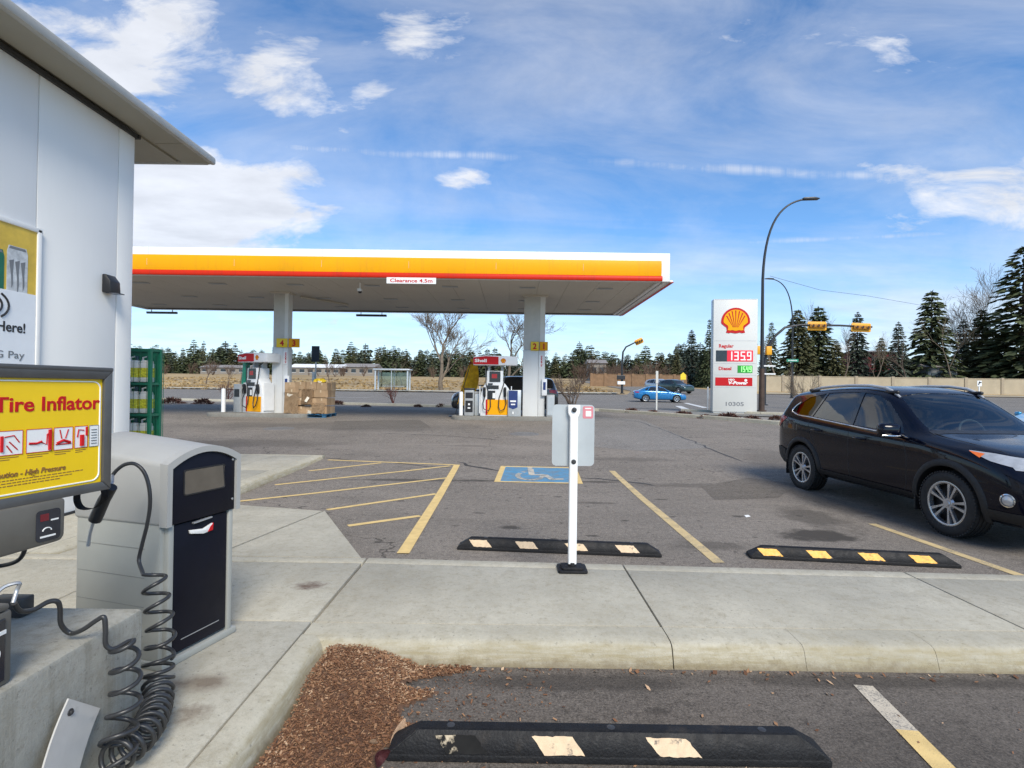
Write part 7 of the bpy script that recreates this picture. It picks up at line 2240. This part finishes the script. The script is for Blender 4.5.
for px, yt, lab, sd in ((206, 356, 'small bare tree on the field behind the green rack', 63), (330, 356, 'small bare tree on the field behind the dark pole sign', 64), (240, 362, 'low bare tree on the field left of the left pump', 65), (402, 360, 'small bare tree on the field behind the bus shelter', 66)):
    b = gp(px, 388, 75); bare('bare_tree', lab, 'tree', b, P(px, yt, 75).z - b.z, sd, M['twig'], sd, depth=4, trunk=.35, r0=.07, spread=.45)
for i, (px, yt, Y, lab) in enumerate(((776, 335, 80, 'bare brown tree between the lamp post and the left yellow signal head'), (842, 322, 84, 'bare brown tree between the two yellow signal heads'), (874, 330, 82, 'bare brown tree left of the red house'), (912, 330, 80, 'bare brown tree right of the red house'), (951, 315, 82, 'bare brown tree above the grey house'), (972, 300, 88, 'pale bare tree left of the tall bare spreading tree'), (1010, 290, 90, 'bare brown tree behind the tallest conifer'), (722, 340, 80, 'bare brown tree showing left of the price sign'))):
    b = gp(px, 392, Y); bare('bare_tree', lab, 'tree', b, P(px, yt, Y).z - b.z, 400 + i, M['twig'] if i % 2 else M['pale_bark'], i, depth=5, trunk=.32, r0=.12, spread=.5)
# twiggy shrubs
b = gp(572, 404, 34)
bare('bare_shrub', 'leafless rounded shrub on the kerb behind the white sign post', 'shrub', b, P(572, 371, 34).z - b.z, 71, M['twig'], 0, depth=5, trunk=.28, r0=.05, spread=.8, multi=5)
b = gp(801, 409, 36)
bare('bare_shrub', 'large leafless shrub beyond the rear of the black suv', 'shrub', b, P(801, 366, 36).z - b.z, 72, M['pale_bark'], 0, depth=5, trunk=.3, r0=.045, spread=.6, multi=7)
b = gp(393, 405, 37)
bare('bare_shrub', 'reddish leafless shrub on the verge under the bus shelter', 'shrub', b, 1.35, 73, M['red_twig'], 0, depth=4, trunk=.3, r0=.022, spread=.7, multi=7)
b = gp(228, 403, 39)
bare('bare_shrub', 'reddish leafless shrub at the foot of the thin sapling', 'shrub', b, 1.35, 74, M['red_twig'], 0, depth=4, trunk=.3, r0=.022, spread=.7, multi=7)
def low_shrub(seed):
    rm = random.Random(seed); bm = B()
    for k in range(420):
        a = rm.uniform(0, 6.28); e = rm.uniform(.05, 1.45); rr = rm.uniform(.55, 1)
        p = Vector((math.cos(a) * math.cos(e) * rr, math.sin(a) * math.cos(e) * rr * .75, math.sin(e) * .62 * rr))
        d = (p * .3 + Vector((rm.gauss(0, .10), rm.gauss(0, .10), rm.gauss(.05, .08))))
        s_ = Vector((rm.gauss(0, .045), rm.gauss(0, .045), rm.gauss(0, .04)))
        bm.faces.new([bm.verts.new(x) for x in (p - s_, p + s_, p + d + s_ * .3)])
    return bm
sh0 = None
for px, py, w, lab in ((171, 403.5, 1.05, 'low rusty shrub on the verge right of the green rack'), (203, 404, .95, 'low rusty shrub on the verge left of the thin sapling'), (338, 404.5, .75, 'low dark shrub on the verge right of the cardboard pallet'), (366, 407, .45, 'very small low shrub on the verge left of the bus shelter'), (418, 407, .5, 'very small low shrub on the verge right of the reddish shrub'), (441, 407, .6, 'small low shrub on the verge below the pale bare tree'),
                  (632, 413, .75, 'low dark shrub on the kerb below the rear of the blue sedan'), (653, 414, .6, 'low dark shrub beside the pale marker post'), (683, 416.5, .75, 'low rusty red shrub left of the price sign'), (706, 418.5, .55, 'small grey shrub at the left foot of the price sign'), (729, 419.5, .85, 'wide rusty shrub in front of the price sign'), (753, 420.5, .62, 'rusty shrub at the right foot of the price sign'), (776, 419.5, .55, 'low dark shrub at the painted end of the kerb')):
    b = G(px, py)
    b.z = gz(b.y) - .02
    if sh0 is None:
        bm = low_shrub(9); sh0 = obj('low_shrub', bm, M['rust_leaf']); o = sh0
    else:
        o = sh0.copy(); C.objects.link(o)
    o.location = b; w *= .62; o.scale = (w, w, w * .8); o.rotation_euler = (0, 0, rt_.uniform(0, 6)); tag(o, lab, 'shrub', 'low shrubs on the verge')
# brown leafless woodland behind the crossing, mid distance
bw = [bare_mesh(6, 300 + i, depth=4, trunk=.3, r0=.10, spread=.6, multi=4, kids=(2, 3)) for i in range(2)]
gproto = {}
for i in range(46):
    px = rt_.uniform(575, 725); Y = rt_.uniform(100, 165)
    b = gp(px, 385, Y); k = i % 2; s = rt_.uniform(.55, 1.0)
    lab = ['leafless brown tree in the thicket beyond the crossing', 'leafless spreading tree in the thicket beyond the crossing'][k]
    if k not in gproto:
        t = thing('bare_tree', lab, 'tree', b, 0, 'brown thicket beyond the crossing')
        for nm, me in (('trunk', bw[k][0]), ('branches', bw[k][1])):
            me.materials.append(M['dead_brush']); o = bpy.data.objects.new(nm, me); C.objects.link(o); o.parent = t
        gproto[k] = t
    else: dup(gproto[k], b, rt_.uniform(0, 6), s, lab, 'brown thicket beyond the crossing')

# brown brush in front of the far houses
for i in range(30):
    px = rt_.uniform(160, 470); Y = rt_.uniform(165, 198); b = gp(px, 380, Y); k = i % 2
    lab = ['low brown leafless tree at the far edge of the dry field', 'low spreading leafless tree at the far edge of the dry field'][k]
    dup(gproto[k], b, rt_.uniform(0, 6), rt_.uniform(.45, .8), lab, 'brown trees at the far edge of the field')
# ================================================================== HOUSES
def house(px0, px1, py_top, py_eave, Y, lab, wall, roof, depth=9, nwin=3, gable=False, base_py=None, storeys=1):
    a, b = P(px0, 385, Y), P(px1, 385, Y)
    w = b.x - a.x; z0 = gz(Y); ze = P((px0 + px1) / 2, py_eave, Y).z - z0; zt = P((px0 + px1) / 2, py_top, Y).z - z0
    t = thing('house', lab, 'house', ((a.x + b.x) / 2, Y, z0))
    bm = B(); box2(bm, (-w / 2, 0, -1), (w / 2, depth, ze)); obj('wall', bm, wall, t)
    bm = B()
    o_ = .5
    if gable: prism(bm, [(-w / 2 - o_, ze - .05), (w / 2 + o_, ze - .05), (0, zt)], -depth - o_, o_, basis((0, 0, 0), (1, 0, 0), (0, 0, 1)))
    else:
        prism(bm, [(-o_, ze - .05), (depth + o_, ze - .05), (depth / 2, zt)], -w / 2 - o_, w / 2 + o_, basis((0, 0, 0), (0, 1, 0), (0, 0, 1)))
    rf = obj('roof', bm, roof, t)
    for k in range(nwin):
        for s in range(storeys):
            wx = -w / 2 + w * (k + .5) / nwin; h = ze / storeys; ww = min(2.2, w / nwin * .55)
            bm = B(); box(bm, (wx, -.02, h * (s + .55)), (ww, .12, h * .42)); wd = obj('window', bm, M['window_dark'], t)
            bm = B(); box(bm, (wx, -.05, h * (s + .55) - h * .23), (ww + .2, .16, .12)); obj('sill', bm, M['canopy_white'], wd)
    return t
house(200, 246, 364.5, 367.5, 205, 'long low pale house across the field behind the left dispenser', M['far_house'], M['far_roof'], 10, 5)
house(289, 340, 363.5, 367.5, 205, 'long low pale building across the field behind the cardboard pallet', M['far_house'], M['canopy_white'], 12, 6)
house(341, 374, 363, 367, 210, 'pale building across the field left of the bus shelter', M['far_house'], M['far_roof'], 12, 4)
house(590, 606, 359, 363, 150, 'pale house on the slope behind the small left signal', M['far_house'], M['far_roof'], 8, 2)
house(868, 897, 349, 352, 96, 'dark red two storey house behind the concrete fence', M['red_siding'], M['far_roof'], 8, 2, False, None, 2)
house(928, 957, 359, 367, 84, 'grey roofed house partly hidden behind conifers and the concrete fence', M['grey_siding'], M['far_roof'], 8, 2)
# overhead cable
a, b = P(868, 296, 70), P(960, 312, 80)
bm = B(); tube(bm, [P(770, 276, 62), P(820, 290, 66), a, b, P(1060, 318, 95)], .02, 5)
tag(obj('overhead_cable', bm, M['dark_steel'], None, 60), 'thin dark overhead cable crossing the sky above the conifers', 'cable')
# ================================================================== LIGHT AND SKY
SUN_EL, SUN_AZ = R(42), R(160)      # azimuth measured clockwise from +y
w = bpy.data.worlds.new('World'); scene.world = w; w.use_nodes = True
nt = w.node_tree; nt.nodes.clear()
out = nt.nodes.new('ShaderNodeOutputWorld'); bg = nt.nodes.new('ShaderNodeBackground'); bg.inputs[1].default_value = SKY_STRENGTH = .125
nt.links.new(bg.outputs[0], out.inputs[0])
sky = nt.nodes.new('ShaderNodeTexSky'); sky.sky_type = 'NISHITA'; sky.sun_disc = False
sky.sun_elevation = SUN_EL; sky.sun_rotation = SUN_AZ; sky.air_density = 1.0; sky.dust_density = .6; sky.ozone_density = 2.2; sky.altitude = 1000
tc = nt.nodes.new('ShaderNodeTexCoord'); d = tc.outputs['Generated']
sep = nt.nodes.new('ShaderNodeSeparateXYZ'); nt.links.new(d, sep.inputs[0])
x, y, z = sep.outputs
zc = mth(nt, 'MAXIMUM', z, .001)
den = mth(nt, 'ADD', zc, .10)
cu = nt.nodes.new('ShaderNodeCombineXYZ')
u = mth(nt, 'DIVIDE', x, den); v = mth(nt, 'DIVIDE', y, den)
nt.links.new(u, cu.inputs[0]); nt.links.new(v, cu.inputs[1])
uv = cu.outputs[0]
az = mth(nt, 'DIVIDE', x, mth(nt, 'MAXIMUM', y, .05))          # -1 left .. 1 right of the view
el = mth(nt, 'DIVIDE', zc, mth(nt, 'MAXIMUM', y, .05))
# high thin veil, stretched, and clusters of broken cloud
ce = nt.nodes.new('ShaderNodeCombineXYZ'); nt.links.new(az, ce.inputs[0]); nt.links.new(el, ce.inputs[1]); ae = ce.outputs[0]
veil = noise(nt, scalev(nt, uv, (.55, 1.25, 1)), .75, 7, .58, .5)
rot = nt.nodes.new('ShaderNodeMapping'); rot.inputs['Rotation'].default_value = (0, 0, R(-24)); rot.inputs['Scale'].default_value = (3.4, 8.0, 1); nt.links.new(ae, rot.inputs[0])
puffs = noise(nt, rot.outputs[0], 1.35, 9, .62, .35)
def cluster(cx_, cy_, rx, ry, k):
    n = nt.nodes.new('ShaderNodeVectorMath'); n.operation = 'SUBTRACT'; n.inputs[1].default_value = (cx_, cy_, 0); nt.links.new(ae, n.inputs[0])
    m_ = nt.nodes.new('ShaderNodeVectorMath'); m_.operation = 'MULTIPLY'; m_.inputs[1].default_value = (1 / rx, 1 / ry, 0); nt.links.new(n.outputs[0], m_.inputs[0])
    l = nt.nodes.new('ShaderNodeVectorMath'); l.operation = 'LENGTH'; nt.links.new(m_.outputs[0], l.inputs[0])
    return ramp(nt, l.outputs['Value'], 1.0, .15, 0, k)
cov = None
for a_ in ((-.60, .335, .38, .17, .60), (-.80, .63, .44, .26, .38), (-.45, .58, .21, .17, .33), (-.20, .65, .20, .12, .31), (-.26, .55, .11, .05, .33), (-.10, .385, .085, .038, .38), (-.31, .475, .07, .03, .24),
           (.86, .37, .32, .13, .36), (.70, .62, .35, .16, .16), (.30, .70, .3, .15, .14), (.02, .43, .06, .03, .12), (.45, .10, .9, .14, .20), (-.35, .12, .5, .10, .28), (-1.1, .5, .5, .5, .3), (1.5, .4, .5, .5, .25)):
    c_ = cluster(*a_); cov = c_ if cov is None else mth(nt, 'MAXIMUM', cov, c_)
low = ramp(nt, el, .30, .05, 0, 1)
right = mth(nt, 'MULTIPLY', ramp(nt, az, .45, 1.0), ramp(nt, el, .75, .2))
cp = mth(nt, 'SUBTRACT', mth(nt, 'ADD', puffs, cov), .70)
cp = ramp(nt, cp, -.02, .17, 0, .88)
cv = mth(nt, 'ADD', veil, mth(nt, 'ADD', mth(nt, 'MULTIPLY', low, .22), mth(nt, 'MULTIPLY', right, .16)))
wisp = noise(nt, scalev(nt, rot.outputs[0], (.55, .5, 1)), 1.1, 9, .62, .6)
cv = mth(nt, 'ADD', mth(nt, 'MULTIPLY', cv, .58), mth(nt, 'MULTIPLY', wisp, .52))
cv = ramp(nt, cv, .47, .76, 0, .58)
# contrails: thin ragged bands at nearly constant height
def trail(h, slope, wd, seed, a0, a1, k):
    c = mth(nt, 'SUBTRACT', el, mth(nt, 'ADD', h, mth(nt, 'MULTIPLY', az, slope)))
    wob = nt.nodes.new('ShaderNodeTexNoise'); wob.inputs['Scale'].default_value = 3; wob.inputs['Detail'].default_value = 6
    cx = nt.nodes.new('ShaderNodeCombineXYZ'); nt.links.new(az, cx.inputs[0]); cx.inputs[1].default_value = seed; nt.links.new(wob.inputs['Vector'].links[0].from_socket if False else cx.outputs[0], wob.inputs['Vector'])
    c = mth(nt, 'ABSOLUTE', mth(nt, 'ADD', c, ramp(nt, wob.outputs['Fac'], .2, .8, -wd * .8, wd * .8)))
    f = ramp(nt, c, wd, wd * .15, 0, k)
    tex = noise(nt, scalev(nt, cx.outputs[0], (1, 1, 1)), 26, 8, .75)
    f = mth(nt, 'MULTIPLY', f, ramp(nt, puffs, .34, .56, .15, 1))
    f = mth(nt, 'MULTIPLY', f, ramp(nt, tex, .32, .58, .25, 1))
    f = mth(nt, 'MULTIPLY', f, mth(nt, 'MULTIPLY', ramp(nt, az, a0, a0 + .12), ramp(nt, az, a1, a1 - .2)))
    return f
tr = mth(nt, 'MAXIMUM', trail(.432, -.022, .012, 3.1, -.55, .14, .55), trail(.424, -.032, .014, 7.7, .08, .86, .52))
tr = mth(nt, 'MAXIMUM', tr, trail(.245, .065, .008, 12.3, .36, 1.2, .42))
cl = mth(nt, 'MAXIMUM', mth(nt, 'MAXIMUM', cp, cv), tr)
cl = mth(nt, 'MAXIMUM', cl, mth(nt, 'MULTIPLY', ramp(nt, el, .26, .02), .66))
shade = ramp(nt, noise(nt, scalev(nt, uv, (1.2, 1.8, 1)), 2.0, 5, .6), .3, .7, .80, 1.05)
ccol = nt.nodes.new('ShaderNodeMix'); ccol.data_type = 'RGBA'; ccol.blend_type = 'MULTIPLY'; ccol.inputs[0].default_value = 1
ccol.inputs[6].default_value = CLOUD = (5.1, 5.2, 5.45, 1)
nt.links.new(shade, ccol.inputs[7])
tint = nt.nodes.new('ShaderNodeMix'); tint.data_type = 'RGBA'; tint.blend_type = 'MULTIPLY'; tint.inputs[0].default_value = 1
nt.links.new(sky.outputs[0], tint.inputs[6]); tint.inputs[7].default_value = (.64, .90, 1.08, 1)
mx = nt.nodes.new('ShaderNodeMix'); mx.data_type = 'RGBA'
nt.links.new(cl, mx.inputs[0]); nt.links.new(tint.outputs[2], mx.inputs[6]); nt.links.new(ccol.outputs[2], mx.inputs[7])
nt.links.new(mx.outputs[2], bg.inputs[0])

sl = bpy.data.lights.new('sun', 'SUN'); sl.energy = 2.75; sl.angle = R(24); sl.color = (1, .93, .81)
so = bpy.data.objects.new('sun', sl); C.objects.link(so)
dirv = Vector((math.sin(SUN_AZ) * math.cos(SUN_EL), math.cos(SUN_AZ) * math.cos(SUN_EL), math.sin(SUN_EL)))
so.rotation_euler = dirv.to_track_quat('Z', 'Y').to_euler()
so.location = dirv * 60
vs = scene.view_settings
scene.display_settings.display_device = 'sRGB'
vs.view_transform = 'Standard'; vs.look = 'None'; vs.gamma = 1; vs.use_curve_mapping = False
vs.exposure = .61
scene.cycles.use_denoising = True
scene.cycles.denoiser = 'OPENIMAGEDENOISE'
scene.cycles.denoising_input_passes = 'RGB_ALBEDO_NORMAL'
scene.cycles.denoising_prefilter = 'NONE'
scene.cycles.max_bounces = 8
scene.cycles.transparent_max_bounces = 16
